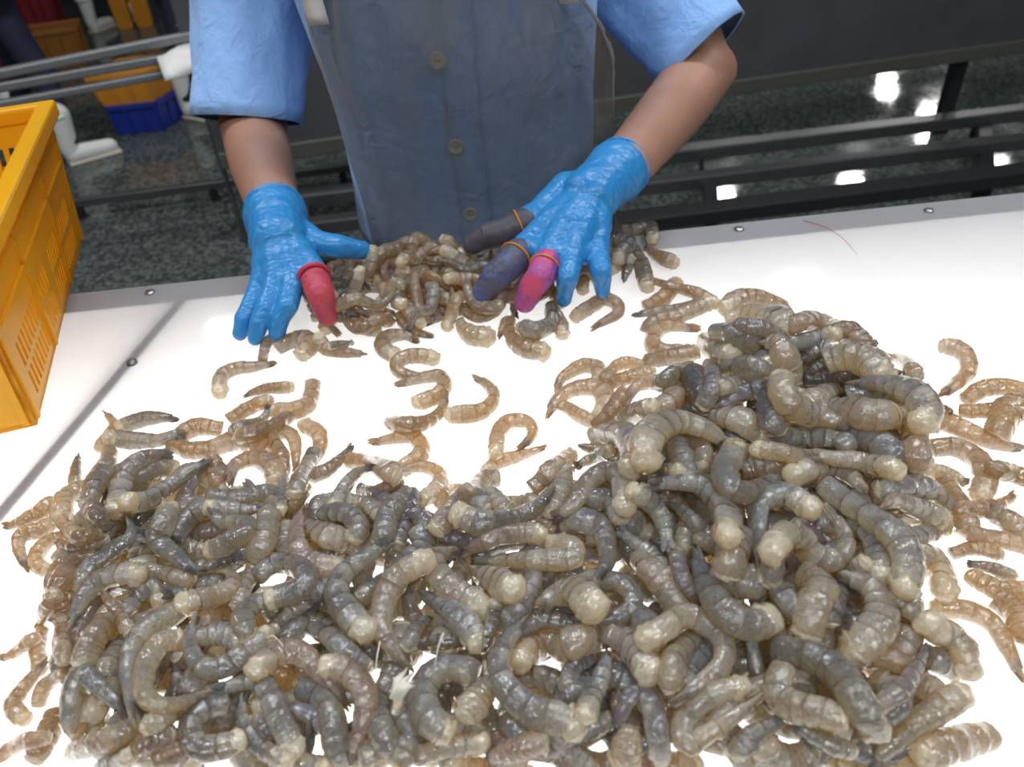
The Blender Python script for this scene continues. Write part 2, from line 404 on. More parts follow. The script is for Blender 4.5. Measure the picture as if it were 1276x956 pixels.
b = MB(); h = Vector((0, 0, .62)); b.hull([L0 + h - nrm * .03, R0 + h - nrm * .03, R0 + h + nrm * .06, L0 + h + nrm * .06], [p + h + Vector((0, 0, .03)) for p in (L0 - nrm * .03, R0 - nrm * .03, R0 + nrm * .06, L0 + nrm * .06)]); b.obj('rim', M_TANK, tank, bevel=.004)
for p in (Vector((foot.x, foot.y, 0)), L0 + u * .9, L0 + u * .05):
    t = (p - L0).dot(u); c = L0 + u * t; 
    b = MB(); b.bar((c.x + nrm.x * .06, c.y + nrm.y * .06, 0), (c.x + nrm.x * .06, c.y + nrm.y * .06, zb - .05), .055); b.obj('leg', M_BLACK if t > 1.5 else M_OLIVE, tank, bevel=.004)
pw = onplane(252, 70, L0 + Vector((0, 0, .2)), nrm)
frame = empty('floor_frame', onz(885, 230, 0), 'low dark steel frame of parallel rails lying across the wet floor', 'frame')
zf = .14
for (p0, p1, w, m) in (((352, 250), (1300, 137), .075, M_DSTEEL), ((352, 286), (1300, 173), .060, M_DSTEEL), ((352, 330), (1300, 213), .09, M_BLACK)):
    a, c = onz(*p0, zf), onz(*p1, zf); b = MB(); b.bar(a, c, w, .05); b.obj('rail', m, frame, bevel=.005)
for px, y0, y1 in ((882, 186, 264), (378, 247, 330), (1225, 146, 222)):
    a, c = onz(px, y0, zf - .03), onz(px + 4, y1, zf - .03); b = MB(); b.bar(a, c, .05, .05); b.obj('crossbar', M_BLACK, frame, bevel=.004)
    for e in (a, c):
        b = MB(); b.bar((e.x, e.y, 0), (e.x, e.y, zf - .05), .045); b.obj('foot', M_BLACK, frame)
lowr = empty('drain_rail', onz(250, 234, .05), 'thin grey steel rail low over the wet floor behind the crate', 'rail')
a, c = onz(84, 254, .07), onz(436, 208, .07); b = MB(); b.bar(a, c, .030, .035); b.obj('bar', M_DSTEEL, lowr, bevel=.004)
for t in (.03, .5, .97):
    p = a.lerp(c, t); b = MB(); b.bar((p.x, p.y, 0), (p.x, p.y, .06), .03); b.obj('foot', M_BLACK, lowr)

# three steel rails left of the tank (side of a conveyor), in the vertical plane through the tank corner
P0 = onz(268, 250, 0); P0 = L0.copy(); P0.z = 0
ang = math.radians(24); un = Vector((math.cos(ang), math.sin(ang), 0)); pn = Vector((-un.y, un.x, 0))
cv = empty('guard_rail', P0 - un * .5, 'guard rail of three grey steel bars beside the steel tank', 'rail')
for (a, c, w) in (((-60, 104), (256, 41), .052), ((-60, 119), (232, 68), .052), ((-60, 141), (230, 88), .046)):
    p, q = onplane(*a, P0, pn), onplane(*c, P0, pn)
    b = MB(); b.bar(p, q, w * .55, w * .55); b.obj('bar', M_GSTEEL, cv, bevel=.006)
for a, k in (((228, 50), .05),):
    p = onplane(*a, P0 + pn * k, pn); b = MB(); b.bar((p.x, p.y, 0), (p.x, p.y, p.z + .05), .016); b.obj('post', M_DSTEEL, cv, bevel=.003)
cl = empty('white_cloth', L0, 'crumpled white cloth lying over the end of the guard rail by the tank', 'cloth')
c0 = onplane(243, 62, P0 - pn * .05, pn)
rows = []
for i in range(9):
    s = i / 8; r = []
    for k in range(13):
        t = k / 12 - .5; ax = math.pi * (.1 + .8 * i / 8)
        p = c0 + un * (t * .30 + .03) + Vector((0, 0, .075 * math.sin(ax) - .055 + .05 * t)) + pn * (.09 * math.cos(ax)) + Vector((0, 0, .018 * noise.noise(Vector((t * 5, s * 4, 1)))))
        r.append(p)
    rows.append(r)
grid('fabric', rows, M_WHITEP, cl, closed=False, thick=.006)
cl.location = c0
for ch in cl.children: ch.location = -(c0 - L0)

# crates and bins on the floor behind
def crate_box(name, fl, fr, dpt, hgt, mat, lab, cat, base=0, flare=1.06):
    """open plastic crate: front bottom edge fl-fr, depth vector dpt"""
    fl, fr = Vector(fl), Vector(fr); d = Vector(dpt); c = (fl + fr + d) / 2; c.z = fl.z
    r = empty(name, c, lab, cat); lo = [fl, fr, fr + d, fl + d]
    up = Vector((0, 0, hgt)); ce = (fl + fr + d) / 2; ce = (lo[0] + lo[1] + lo[2] + lo[3]) / 4
    hi = [ce + (p - ce) * flare + up for p in lo]; inn = lambda p, k: ce + Vector(((p - ce).x * k, (p - ce).y * k, (p - ce).z))
    b = MB(); n = 4
    v = lo + hi + [inn(p, .94) for p in hi] + [inn(p, .92) + Vector((0, 0, .012)) for p in lo]
    f = [(3, 2, 1, 0)] + [(i, (i + 1) % 4, 4 + (i + 1) % 4, 4 + i) for i in range(4)] + [(4 + i, 4 + (i + 1) % 4, 8 + (i + 1) % 4, 8 + i) for i in range(4)] + [(8 + i, 8 + (i + 1) % 4, 12 + (i + 1) % 4, 12 + i) for i in range(4)] + [(12, 13, 14, 15)]
    b.add(v, f); b.obj('shell', mat, r, bevel=.006)
    b = MB()
    for i in range(4):
        p, q = hi[i], hi[(i + 1) % 4]; b.bar(p - up * .04, q - up * .04, .022, .028)
    b.obj('rim', mat, r, bevel=.004)
    b = MB()
    for i in range(4):
        for t in (.02, .35, .65, .98):
            p = lo[i].lerp(lo[(i + 1) % 4], t); q = hi[i].lerp(hi[(i + 1) % 4], t); b.bar(p + up * .05, q - up * .08, .014, .014)
    b.obj('rib', mat, r); return r
f0, f1, f2 = onz(150, 169, 0), onz(205, 163, 0), onz(236, 142, 0); dd = f2 - f1
crate_box('blue_crate', f0, f1, dd, .15, M_BLUEP, 'dark blue plastic crate on the floor under the yellow crate', 'crate', flare=1.08)
z1 = Vector((0, 0, .152)); crate_box('stacked_crate', f0 + z1 - dd * .02 - (f1 - f0) * .06, f1 + z1 - dd * .02, dd * .96, .16, M_ORANGEP, 'yellow plastic crate stacked on the dark blue crate', 'crate', flare=1.22)
def ontop(px, py, w, dpt, h, name, mat, lab, cat, rz=.3, z=0):
    p = onz(px, py, z); u2 = Vector((math.cos(rz), math.sin(rz), 0)); v2 = Vector((-u2.y, u2.x, 0))
    return crate_box(name, p - u2 * w / 2, p + u2 * w / 2, v2 * dpt, h, mat, lab, cat)
ontop(80, 86, .30, .26, .24, 'orange_crate', M_DIMORANGE, 'orange plastic crate behind the guard rail, in front of the red tub', 'crate')
ontop(62, 50, .22, .3, .34, 'red_tub', M_REDP, 'tall red plastic tub behind the guard rail', 'tub')
ontop(8, 118, .20, .22, .22, 'red_bin', M_REDP, 'small red bin behind the guard rail, above the yellow crate', 'bin')
ontop(-20, 45, .5, .5, .5, 'blue_tub', M_BLUEP, 'large blue tub at the end of the guard rail far from the worker', 'tub')
ontop(158, 36, .10, .12, .26, 'amber_bin', M_ORANGEP, 'narrow amber bin far behind the guard rail, nearer the crate', 'bin')
ontop(182, 34, .10, .12, .30, 'amber_bin', M_ORANGEP, 'narrow amber bin far behind the guard rail, nearer the worker', 'bin')
mc = Vector((-3.8, 9.2, 0)); cab = empty('dark_backdrop', mc, 'added dark navy cabinet far behind the guard rail', 'backdrop')  # added box, put here only to darken the view beyond the rail
b = MB(); b.box(mc + Vector((0, 0, 1.05)), (5.2, 1.0, 1.9)); b.obj('backdrop_body', M_BACKDROP, cab, bevel=.02)
for k in range(5):
    b = MB(); b.box(mc + Vector((-2.06 + k * 1.03, -.512, 1.0)), (.98, .024, 1.7)); d_ = b.obj('backdrop_panel', M_BACKDROP, cab, bevel=.006)
    b = MB(); b.box(mc + Vector((-1.66 + k * 1.03, -.54, 1.0)), (.03, .03, .22)); b.obj('handle', M_DSTEEL, d_)
b = MB(); b.box(mc + Vector((0, .03, .05)), (5.0, .9, .10)); b.obj('plinth', M_BLACK, cab)

# ------------------------------------------------------------------ co-workers in the background
def coworker(foot_px, foot2_px, lab, turn, boots=True):
    a, c = onz(*foot_px, 0), onz(*foot2_px, 0); mid = (a + c) / 2
    r = empty('person', mid, lab, 'person'); u3 = (c - a).normalized(); fw = Vector((math.cos(turn), math.sin(turn), 0))
    hipz = .80; hip = mid + Vector((0, 0, hipz)); ch = hip + Vector((0, 0, .42)) + fw * .05; side = Vector((-fw.y, fw.x, 0))
    pr = [('e', hip, (.16, .13, .13)), ('c', hip, .135, ch, .145), ('c', ch - side * .16, .065, ch + side * .16, .065), ('c', ch, .06, ch + Vector((0, 0, .17)), .052),
          ('e', ch + Vector((0, 0, .27)) + fw * .02, (.078, .085, .11))]
    for s, an in ((-1, a), (1, c)):
        k = hip.lerp(an, .52) + fw * .05; pr += [('c', hip + side * .085 * (-s), .085, k, .062), ('c', k, .060, an + Vector((0, 0, .11)), .045)]
        sh = ch + side * .19 * s; e = sh + Vector((0, 0, -.26)) + fw * .05; w = e + fw * .2 + Vector((0, 0, -.08))
        pr += [('c', sh, .05, e, .042), ('c', e, .04, w, .03), ('c', w, .03, w + fw * .09, .022)]
    link('body', blob(pr, .012, 4), M_NAVY, r)
    hd = ch + Vector((0, 0, .29)) + fw * .02
    link('cap', blob([('e', hd + Vector((0, 0, .04)), (.092, .098, .085)), ('e', hd + fw * .085 + Vector((0, 0, .03)), (.05, .05, .012))], .01, 3), M_WHITEP, r)
    link('face_mask', blob([('e', hd + fw * .065 - Vector((0, 0, .05)), (.045, .055, .045))], .008, 2), M_WHITEP, r)
    for an in (a, c):
        d = fw; k = hip.lerp(an, .62)
        pr = [('c', an + Vector((0, 0, .07)) - d * .01, .043, an + Vector((0, 0, .235)) + (k - an).normalized() * .02 * 0, .056), ('c', an + Vector((0, 0, .045)), .046, an + d * .17 + Vector((0, 0, .037)), .037),
              ('c', an + Vector((0, 0, .02)) - d * .02, .02, an + d * .19 + Vector((0, 0, .018)), .018)]
        bo = link('boot', blob(pr, .006, 4), M_WHITEP, r)
        b = MB(); b.torus(an + Vector((0, 0, .235)) - d * .01, (0, 0, 1), .056, .006); b.obj('boot_collar', M_WHITEP, bo, True)
        b = MB(); b.box(an + d * .085 + Vector((0, 0, .008)), (.25, .085, .016), Matrix.Rotation(turn, 3, 'Z')); b.obj('sole', plain('cream_sole', (.62, .58, .45), .6), bo, bevel=.006)
    return r
coworker((97, 203), (40, 176), 'co-worker in dark trousers and white rubber boots standing behind the yellow crate', .62)
coworker((240, 146), (262, 120), 'co-worker in dark trousers and white boots half hidden behind the steel tank', -.6)
coworker((120, 40), (150, 20), 'co-worker in dark navy clothes far behind the guard rail', 1.2)

# ------------------------------------------------------------------ the lit inspection table
ea, eb = onz(85, 367, TZ), onz(1276, 240, TZ); ex = (eb - ea).normalized(); ey = Vector((-ex.y, ex.x, 0)); eo = onz(638, 308, TZ)
eo = ea + ex * (eo - ea).dot(ex)
def T(x, y, z=0): return eo + ex * x + ey * y + Vector((0, 0, z))      # table coordinates: x along the far edge, y away from the camera
rz = math.atan2(ex.y, ex.x); RT = Matrix.Rotation(rz, 3, 'Z')
table = empty('inspection_table', T(0, -.36, -TZ), 'white backlit inspection table carrying the shrimp', 'table', rz=rz)
XL, XR, YN = -1.15, 1.25, -.72
b = MB()                                     # acrylic sheet: top face and folded-down rims, open underneath to the lamps
NXS = 24
top = [T(XL, YN), T(XR, YN), T(XR, 0), T(XL, 0)]; lowr_ = [p - Vector((0, 0, .010)) for p in top]
b.add(top + lowr_, [(0, 1, 2, 3)] + [(4 + i, 4 + (i + 1) % 4, (i + 1) % 4, i) for i in range(4)])
b.obj('light_panel', M_PANEL, table)
def tbox(name, x0, x1, y0, y1, z0, z1, mat, par=table, bev=.002):
    b = MB(); b.hull([T(x0, y0, z0), T(x1, y0, z0), T(x1, y1, z0), T(x0, y1, z0)], [T(x0, y0, z1), T(x1, y0, z1), T(x1, y1, z1), T(x0, y1, z1)]); return b.obj(name, mat, par, bevel=bev)
tbox('back_rail', XL, XR, -.042, -.001, -.055, -.0008, M_DSTEEL); tbox('front_rail', XL, XR, YN, YN + .04, -.055, -.0015, M_STEEL)
tbox('side_rail', XL, XL + .04, YN + .04, -.042, -.055, -.0015, M_STEEL); tbox('side_rail', XR - .04, XR, YN + .04, -.042, -.055, -.0015, M_STEEL)
MW = plain('white_box_lining', (.85, .85, .85), .6, 0, .02)
tbox('lamp_box', XL, XR, YN, -.001, -.20, -.19, MW, bev=0)
for y0, y1 in ((YN, YN + .01), (-.011, -.001)): tbox('box_wall', XL, XR, y0, y1, -.19, -.055, MW, bev=0)
for x0, x1 in ((XL, XL + .01), (XR - .01, XR)): tbox('box_wall', x0, x1, YN, -.001, -.19, -.055, MW, bev=0)
for x in (XL + .06, XR - .06):
    for y in (YN + .06, -.06): 
        b = MB(); b.bar(T(x, y, -TZ), T(x, y, -.2), .045); b.obj('leg', M_STEEL, table, bevel=.003)
sb0, sb1 = onz(232, 368, TZ), onz(-12, 655, TZ)                        # support bar under the sheet, seen as a soft dark line
b = MB(); dz = Vector((0, 0, -.0075)); b.bar(sb0 + dz, sb1 + dz, .012, .012); b.obj('support_bar', M_BLACK, table)
for px, py in ((187, 365), (921, 286), (1157, 263)):
    p = onz(px, py, TZ); b = MB(); b.lathe([(.0055, 0), (.0052, .0016), (.003, .0026)], p, n=14); s = b.obj('screw', M_STEEL, table, True)
    b = MB(); b.box(p + Vector((0, 0, .0027)), (.007, .0012, .0006)); b.obj('slot', M_BLACK, s)
p = onz(165, 453, TZ); b = MB(); b.lathe([(.005, 0), (.0045, .003), (.002, .004)], p, n=12); b.obj('stud', M_DSTEEL, table, True)
for x, w, y, d in ((-.62, .55, -.40, .36), (-.10, .55, -.40, .38), (.36, .46, -.43, .34), (.92, .5, -.42, .32)):
    la = bpy.data.lights.new('panel_lamp', 'AREA'); la.shape = 'RECTANGLE'; la.size = w; la.size_y = d; la.energy = PANEL_W * {-.62: .8, -.10: 1.0, .36: .72, .92: .2}[x]; la.color = (1, .985, .96)
    la.use_shadow = True
    lo = bpy.data.objects.new('panel_lamp', la); COL.objects.link(lo); lo.location = T(x, y, -.17); lo.rotation_euler = (math.pi, 0, rz); 

# the closed lamp box: its lamps reach only the sheet and the box itself
inbox = bpy.data.collections.new('inside_lamp_box')
for ch in table.children: inbox.objects.link(ch)
for o in [q for q in bpy.data.objects if q.type == 'LIGHT' and q.name.startswith('panel_lamp')]: o.light_linking.receiver_collection = inbox

# ------------------------------------------------------------------ yellow crate on the table
nb, fb = onz(47, 531, TZ), onz(103, 300, TZ); cx_ = (fb - nb).normalized(); LC = (fb - nb).length; cy_ = Vector((-cx_.y, cx_.x, 0)); HC, WC = .150, .42
crate = empty('yellow_crate', nb + cx_ * LC / 2 + cy_ * WC / 2, 'yellow slotted plastic crate at the left end of the lit table', 'crate')
def K(x, y, z): # crate coordinates with the walls leaning out towards the top
    k = z / HC * .018; sx = -k if x < LC / 2 else k; sy = -k if y < WC / 2 else k
    return nb + cx_ * (x + sx) + cy_ * (y + sy) + Vector((0, 0, z + .001))
def wall(name, P, n, bands, slotrows, Lw, bw=.0042):
    """P(s,z,d) -> point; solid bands and rows of slots with bars between"""
    b = MB(); th = .004
    def slab(s0, s1, z0, z1, o=0, t=th):
        b.hull([P(s0, z0, o), P(s1, z0, o), P(s1, z0, o + t), P(s0, z0, o + t)], [P(s0, z1, o), P(s1, z1, o), P(s1, z1, o + t), P(s0, z1, o + t)])
    for z0, z1 in bands: slab(0, Lw, z0, z1)
    for z0, z1, groups in slotrows:
        last = 0
        for s0, s1, cnt in groups:
            slab(last, s0, z0, z1); last = s1; w = (s1 - s0) / cnt
            for i in range(cnt): slab(s0 + w * (i + .52), s0 + w * (i + 1), z0, z1)
        slab(last, Lw, z0, z1)
    for z in (HC * .62, HC * .80): slab(0, Lw, z - .002, z + .002, -.003, .004)
    for s in (.004, Lw * .33, Lw * .67, Lw - .008): slab(s, s + .005, .004, HC, -.003, .004)
    o = b.obj(name, M_CRATE, crate)
    return o
rows_ = [(.012, .036, [(.03, LC * .5, 14), (LC * .53, LC - .03, 14)]), (.042, .066, [(.03, LC * .5, 14), (LC * .53, LC - .03, 14)])]
wall('side_wall', lambda s, z, d: K(s, 0, z) + cy_ * d, None, [(0, .012), (.036, .042), (.066, HC)], rows_, LC)
wall('side_wall', lambda s, z, d: K(s, WC, z) - cy_ * d, None, [(0, .012), (.036, .042), (.066, HC)], rows_, LC)
rows_ = [(.02, .06, [(.03, WC * .5, 14), (WC * .53, WC - .03, 14)]), (.075, .115, [(.03, WC * .48, 15), (WC * .52, WC - .03, 15)])]
wall('end_wall', lambda s, z, d: K(LC, s, z) - cx_ * d, None, [(0, .02), (.06, .075), (.115, HC)], rows_, WC)
rows_ = [(.014, .030, [(.03, WC * .5, 9), (WC * .53, WC - .03, 9)])]
wall('end_wall', lambda s, z, d: K(0, s, z) + cx_ * d, None, [(0, .014), (.030, HC)], rows_, WC)
b = MB(); b.hull([K(0, 0, .001), K(LC, 0, .001), K(LC, WC, .001), K(0, WC, .001)], [K(0, 0, .005), K(LC, 0, .005), K(LC, WC, .005), K(0, WC, .005)]); b.obj('base', M_CRATE, crate)
b = MB(); zz = HC; o_, i_ = .010, .008
co = [K(0, 0, zz) - cx_ * o_ - cy_ * o_, K(LC, 0, zz) + cx_ * o_ - cy_ * o_, K(LC, WC, zz) + cx_ * o_ + cy_ * o_, K(0, WC, zz) - cx_ * o_ + cy_ * o_]
ci = [K(0, 0, zz) + cx_ * i_ + cy_ * i_, K(LC, 0, zz) - cx_ * i_ + cy_ * i_, K(LC, WC, zz) - cx_ * i_ - cy_ * i_, K(0, WC, zz) + cx_ * i_ - cy_ * i_]
dn = Vector((0, 0, -.013)); up_ = Vector((0, 0, .004))
v = [p + dn for p in co] + [p + up_ for p in co] + [p + up_ for p in ci] + [p + dn for p in ci]
f = [(i, (i + 1) % 4, 4 + (i + 1) % 4, 4 + i) for i in range(4)] + [(4 + i, 4 + (i + 1) % 4, 8 + (i + 1) % 4, 8 + i) for i in range(4)] + [(8 + i, 8 + (i + 1) % 4, 12 + (i + 1) % 4, 12 + i) for i in range(4)] + [(12 + i, 12 + (i + 1) % 4, (i + 1) % 4, i) for i in range(4)]
b.add(v, f); o = b.obj('rim', M_CRATE, crate, bevel=.003)

# ------------------------------------------------------------------ the worker
worker = empty('person', (-.02, .97, 0), 'worker in a light blue shirt, clear plastic apron and blue gloves, hands on the shrimp', 'person')
H = lambda px, py, z: onz(px, py, TZ + z)
LS, LH, LE, LF, LW = dep(322, -75, .98), dep(314, 110, 1.0), dep(316, 160, .995), dep(326, 205, .93), H(341, 257, .072)
RS, RH, RE, RF, RW = dep(762, -80, 1.0), dep(852, 42, 1.0), dep(872, 92, 1.0), dep(838, 138, .95), H(779, 206, .082)
chest = Vector((-.02, .97, TZ + .36)); neck = chest + Vector((0, -.02, .12)); head = neck + Vector((0, -.07, .14)); pelvis = Vector((-.02, 1.0, TZ - .10))
tors = [('e', pelvis, (.125, .09, .12)), ('c', pelvis, .085, chest, .085), ('c', pelvis + Vector((-.05, 0, 0)), .075, chest + Vector((-.06, 0, -.02)), .078), ('c', pelvis + Vector((.05, 0, 0)), .075, chest + Vector((.06, 0, -.02)), .078),
        ('c', chest + Vector((-.06, 0, .02)), .065, LS, .045), ('c', chest + Vector((.06, 0, .02)), .065, RS, .045), ('c', chest, .06, neck, .052), ('c', neck, .05, head + Vector((0, .02, -.06)), .05),
        ('e', head, (.074, .090, .11)), ('e', head + Vector((0, -.03, -.07)), (.052, .055, .05)), ('e', head + Vector((0, -.095, -.012)), (.013, .020, .022)), ('c', head + Vector((0, -.085, .03)), .010, head + Vector((0, -.098, -.01)), .012),
        ('e', head + Vector((-.077, .01, -.01)), (.010, .02, .032)), ('e', head + Vector((.077, .01, -.01)), (.010, .02, .032)), ('c', head + Vector((-.02, -.083, -.055)), .008, head + Vector((.02, -.083, -.055)), .008)]
for s, k in ((-1, LS), (1, RS)):
    hp = pelvis + Vector((s * .085, 0, -.06)); kn = Vector((hp.x + s * .01, hp.y - .03, .48)); an = Vector((hp.x + s * .015, hp.y + .02, .09))
    tors += [('c', hp, .088, kn, .06), ('c', kn, .058, an, .038), ('c', an, .04, an + Vector((0, -.14, -.05)), .032)]
arms = [('c', LS, .046, LH, .045), ('c', LH, .045, LE, .043), ('c', LE, .042, LF, .0385), ('c', LF, .0385, LW, .027), ('c', LW, .027, LW.lerp(H(347, 285, .062), 1), .026),
        ('c', RS, .046, RH, .047), ('c', RH, .047, RE, .042), ('e', RE + Vector((.018, .01, 0)), (.034, .034, .034)), ('c', RE, .043, RF, .041), ('c', RF, .041, RW, .028), ('c', RW, .028, H(740, 235, .072), .027)]
link('body', blob(tors + arms, .0055, 7), M_SKIN, worker)
for s in (-1, 1):
    e = head + Vector((s * .03, -.078, .008)); b = MB(); b.lathe([(.001, -.011), (.007, -.009), (.0105, 0), (.007, .009), (.001, .011)], e, Matrix.Rotation(math.pi / 2, 3, 'X'), 14); eo_ = b.obj('eye', M_WHITEP, worker, True)
    b = MB(); b.lathe([(.0045, 0), (.003, .0012)], e + Vector((0, -.0108, 0)), Matrix.Rotation(math.pi / 2, 3, 'X'), 12); b.obj('iris', M_BLACK, eo_)
link('hair', blob([('e', head + Vector((0, .018, .03)), (.080, .090, .098)), ('e', head + Vector((0, .045, -.04)), (.07, .06, .06))], .007, 3), M_HAIR, worker)
link('trousers', blob([('e', pelvis + Vector((0, 0, -.02)), (.158, .108, .13))] + [x for s in (-1, 1) for x in (('c', pelvis + Vector((s * .085, 0, -.06)), .100, Vector((pelvis.x + s * .095, pelvis.y - .03, .48)), .075), ('c', Vector((pelvis.x + s * .095, pelvis.y - .03, .48)), .075, Vector((pelvis.x + s * .10, pelvis.y + .02, .14)), .062))], .01, 5), M_NAVY, worker)
for s in (-1, 1):
    a = Vector((pelvis.x + s * .10, pelvis.y + .02, .03)); link('boot', blob([('c', a + Vector((0, 0, .02)), .045, a + Vector((0, 0, .22)), .055), ('c', a + Vector((0, 0, .012)), .042, a + Vector((0, -.16, .008)), .037)], .008, 4), M_WHITEP, worker)

# shirt: lofted torso and two short sleeves
NS = 72
def tor_ring(z, off=0, a0=0, a1=2 * math.pi, n=NS, close=True):
    """superellipse ring of the shirt body at height z above the table top"""
    t = np.interp(z, [-.25, -.12, .0, .10, .20, .30, .40, .47, .50], [0, 1, 2, 3, 4, 5, 6, 7, 8])
    I = lambda *q: float(np.interp(t, range(9), q))
    cx = I(-.024, -.026, -.030, -.033, -.037, -.040, -.040, -.026, -.022); cy = I(.985, .98, .975, .965, .955, .95, .95, .955, .955)
    rx = I(.172, .164, .156, .156, .168, .184, .192, .13, .07); ry = I(.125, .118, .112, .110, .112, .118, .115, .09, .07)
    r = []
    for k in range(n):
        a = a0 + (a1 - a0) * k / (n if close else n - 1); c, s = math.cos(a), math.sin(a); e = 2 / 2.35
        x = rx * math.copysign(abs(c) ** e, c); y = ry * math.copysign(abs(s) ** e, s)
        w = .0075 * noise.noise(Vector((c * 3.2, s * 3.2, z * 3.0))) + .004 * noise.noise(Vector((c * 9, s * 9, z * 6 + 3)))
        w *= 1.25 if z < .12 else 1
        nn = Vector((x / rx, y / ry, 0)).normalized()
        r.append(Vector((cx, cy, TZ + z)) + Vector((x, y, 0)) + nn * (w + off))
    return r
shirt_rows = [tor_ring(z) for z in np.linspace(-.075, .50, 40)]
verts = []; faces = []
def addrows(rows):
    n0 = len(verts); n = len(rows[0]); verts.extend(tuple(p) for r in rows for p in r)
    for i in range(len(rows) - 1):
        for k in range(n): faces.append((n0 + i * n + k, n0 + i * n + (k + 1) % n, n0 + (i + 1) * n + (k + 1) % n, n0 + (i + 1) * n + k))
addrows(shirt_rows)
def sleeve(path, radii, wob, xref, tilt):
    rows = []; n = 40; P = [Vector(p) for p in path]
    for i in range(23):
        t = i / 22 * (len(P) - 1); k = min(int(t), len(P) - 2); u = t - k; c = P[k].lerp(P[k + 1], u); rr = radii[k] + (radii[k + 1] - radii[k]) * u
        d = (P[min(k + 1, len(P) - 1)] - P[k]).normalized(); tl = d if i < 12 else (d + tilt * min(1, (i - 11) / 8)).normalized()
        x = (xref - tl * tl.dot(xref)).normalized(); y = tl.cross(x); r = []
        for j in range(n):
            a = j * 2 * math.pi / n; w = wob * (noise.noise(Vector((math.cos(a) * 1.6, math.sin(a) * 1.6, i * .16 + rr * 50))) + .5 * noise.noise(Vector((math.cos(a) * 4, math.sin(a) * 4, i * .35))))
            if i in (19,): w -= .0012
            r.append(c + (x * math.cos(a) * 1.08 + y * math.sin(a) * .98) * (rr + w))
        rows.append(r)
    rows.append([p.lerp(c, .05) for p in rows[-1]])
    addrows(rows); return rows[-2]
X1 = Vector((1, 0, 0))
hemL = sleeve([LS.lerp(chest, .80) + Vector((0, 0, .02)), LS, LS.lerp(LH, .55), dep(310, 150, .985)], [.105, .088, .072, .064], .006, X1, Vector((0, .25, -.1)))
hemR = sleeve([RS.lerp(chest, .80) + Vector((0, 0, .02)), RS, RS.lerp(RH, .55), dep(876, 66, .985)], [.105, .090, .072, .062], .006, X1, Vector((.25, -.05, -.2)))
me = bpy.data.meshes.new('shirt'); me.from_pydata(verts, [], faces); shirt = link('shirt', me, M_SHIRT, worker)
m = shirt.modifiers.new('solid', 'SOLIDIFY'); m.thickness = .0016; m.offset = -1
def seam(path, name='seam', r=.0012, mat=M_SHIRT, par=shirt, off=.0):
    b = MB(); b.tube(path, r, 6); return b.obj(name, mat, par, True)
def front(x, z, off=.002):
    ring = tor_ring(z, off, math.pi, 2 * math.pi, 140, False); return min(ring, key=lambda p: abs(p.x - x))
pl = []
for z in np.linspace(-.07, .44, 40):
    xc = -.030 + .02 * (.2 - z) * .4; pl.append([front(xc - .017, z, .0035), front(xc - .016, z, .0045), front(xc, z, .005), front(xc + .016, z, .0045), front(xc + .017, z, .0035)])
grid('placket', pl, M_SHIRT, shirt, closed=False, thick=.002)
def button(px, py):
    # where the line of sight meets the shirt front
    e = Vector(EYE); d = Vector(ray(px, py)).normalized(); t = .6
    while t < 1.3:
        p = e + d * t; z = p.z - TZ
        if p.y >= front(p.x, z, .0065).y: break
        t += .002
    p = e + d * t; M = Matrix.Rotation(math.pi / 2 + .08, 3, 'X')
    b = MB(); b.lathe([(.0035, -.001), (.0085, -.001), (.0092, .0005), (.0088, .002), (.0070, .0021), (.0062, .0012), (.001, .0012)], p, M, 24); o = b.obj('button', M_BUTTON, shirt, True)
    for sx in (-.0018, .0018):
        b = MB(); b.lathe([(.0009, 0), (.0008, .0004)], p + M @ Vector((sx, 0, .0014)), M, 8); pass
        b.obj('thread_hole', M_BLACK, shirt)
for q in ((545, 75), (568, 183), (586, 267)): button(*q)

# clear plastic apron hanging in front of the shirt
def apron_pt(s, z):
    """s -1..1 across, z above table top"""
    half = float(np.interp(z, [-.4, 0, .1, .2, .26], [1.0, .86, .88, .82, .70])) if s < 0 else float(np.interp(z, [.02, .11, .145, .185, .22, .26], [1.55, 1.5, 1.35, 1.05, .80, .56]))
    a = 1.5 * math.pi + s * half
    fl = .010 + .020 * max(0, .10 - z) + .010 * abs(s) ** 3 + .006 * math.sin(s * 7 + z * 5) * min(1, max(.2, (.3 - z) * 4)) + .005 * noise.noise(Vector((s * 4, z * 7, 2)))
    ring = tor_ring(max(z, -.25), max(.006, fl), a, a + .001, 2, False)[0]; ring.z = TZ + z; return ring
rows = [[apron_pt(s, z) for s in np.linspace(-1, 1, 61)] for z in np.linspace(.264, -.42, 60)]
apron = grid('apron', rows, M_APRON, worker, closed=False)
b = MB(); b.tube(rows[0], .0035, 8); b.obj('top_hem', M_HEM, apron, True)
for k, k2 in ((0, 1), (-1, -2)):
    grid('edge_fold', [[r[k] + Vector((0, -.0012, 0)), r[k].lerp(r[k2], .5) + Vector((0, -.002, 0)), r[k2] + Vector((0, -.0012, 0))] for r in rows], M_FILM2, apron, closed=False, thick=.0006)
for k, s in ((2, -1), (-3, 1)):
    p0 = rows[0][k]; p1 = rows[4][k + 2 * s * -1]; rr = []
    for t in np.linspace(0, 1, 6):
        c = p0.lerp(p1, t) + Vector((0, -.010, 0)); rr.append([c + Vector((-.010, 0, 0)), c, c + Vector((.010, 0, 0))])
    grid('strap_tab', rr, M_HEM, apron, closed=False, thick=.001)
    top_ = chest + Vector((s * .05, -.03, .13)); b = MB(); b.tube([p0, p0.lerp(top_, .5) + Vector((0, -.03, .0)), top_], .004, 6); b.obj('neck_strap', M_HEM, apron, True)

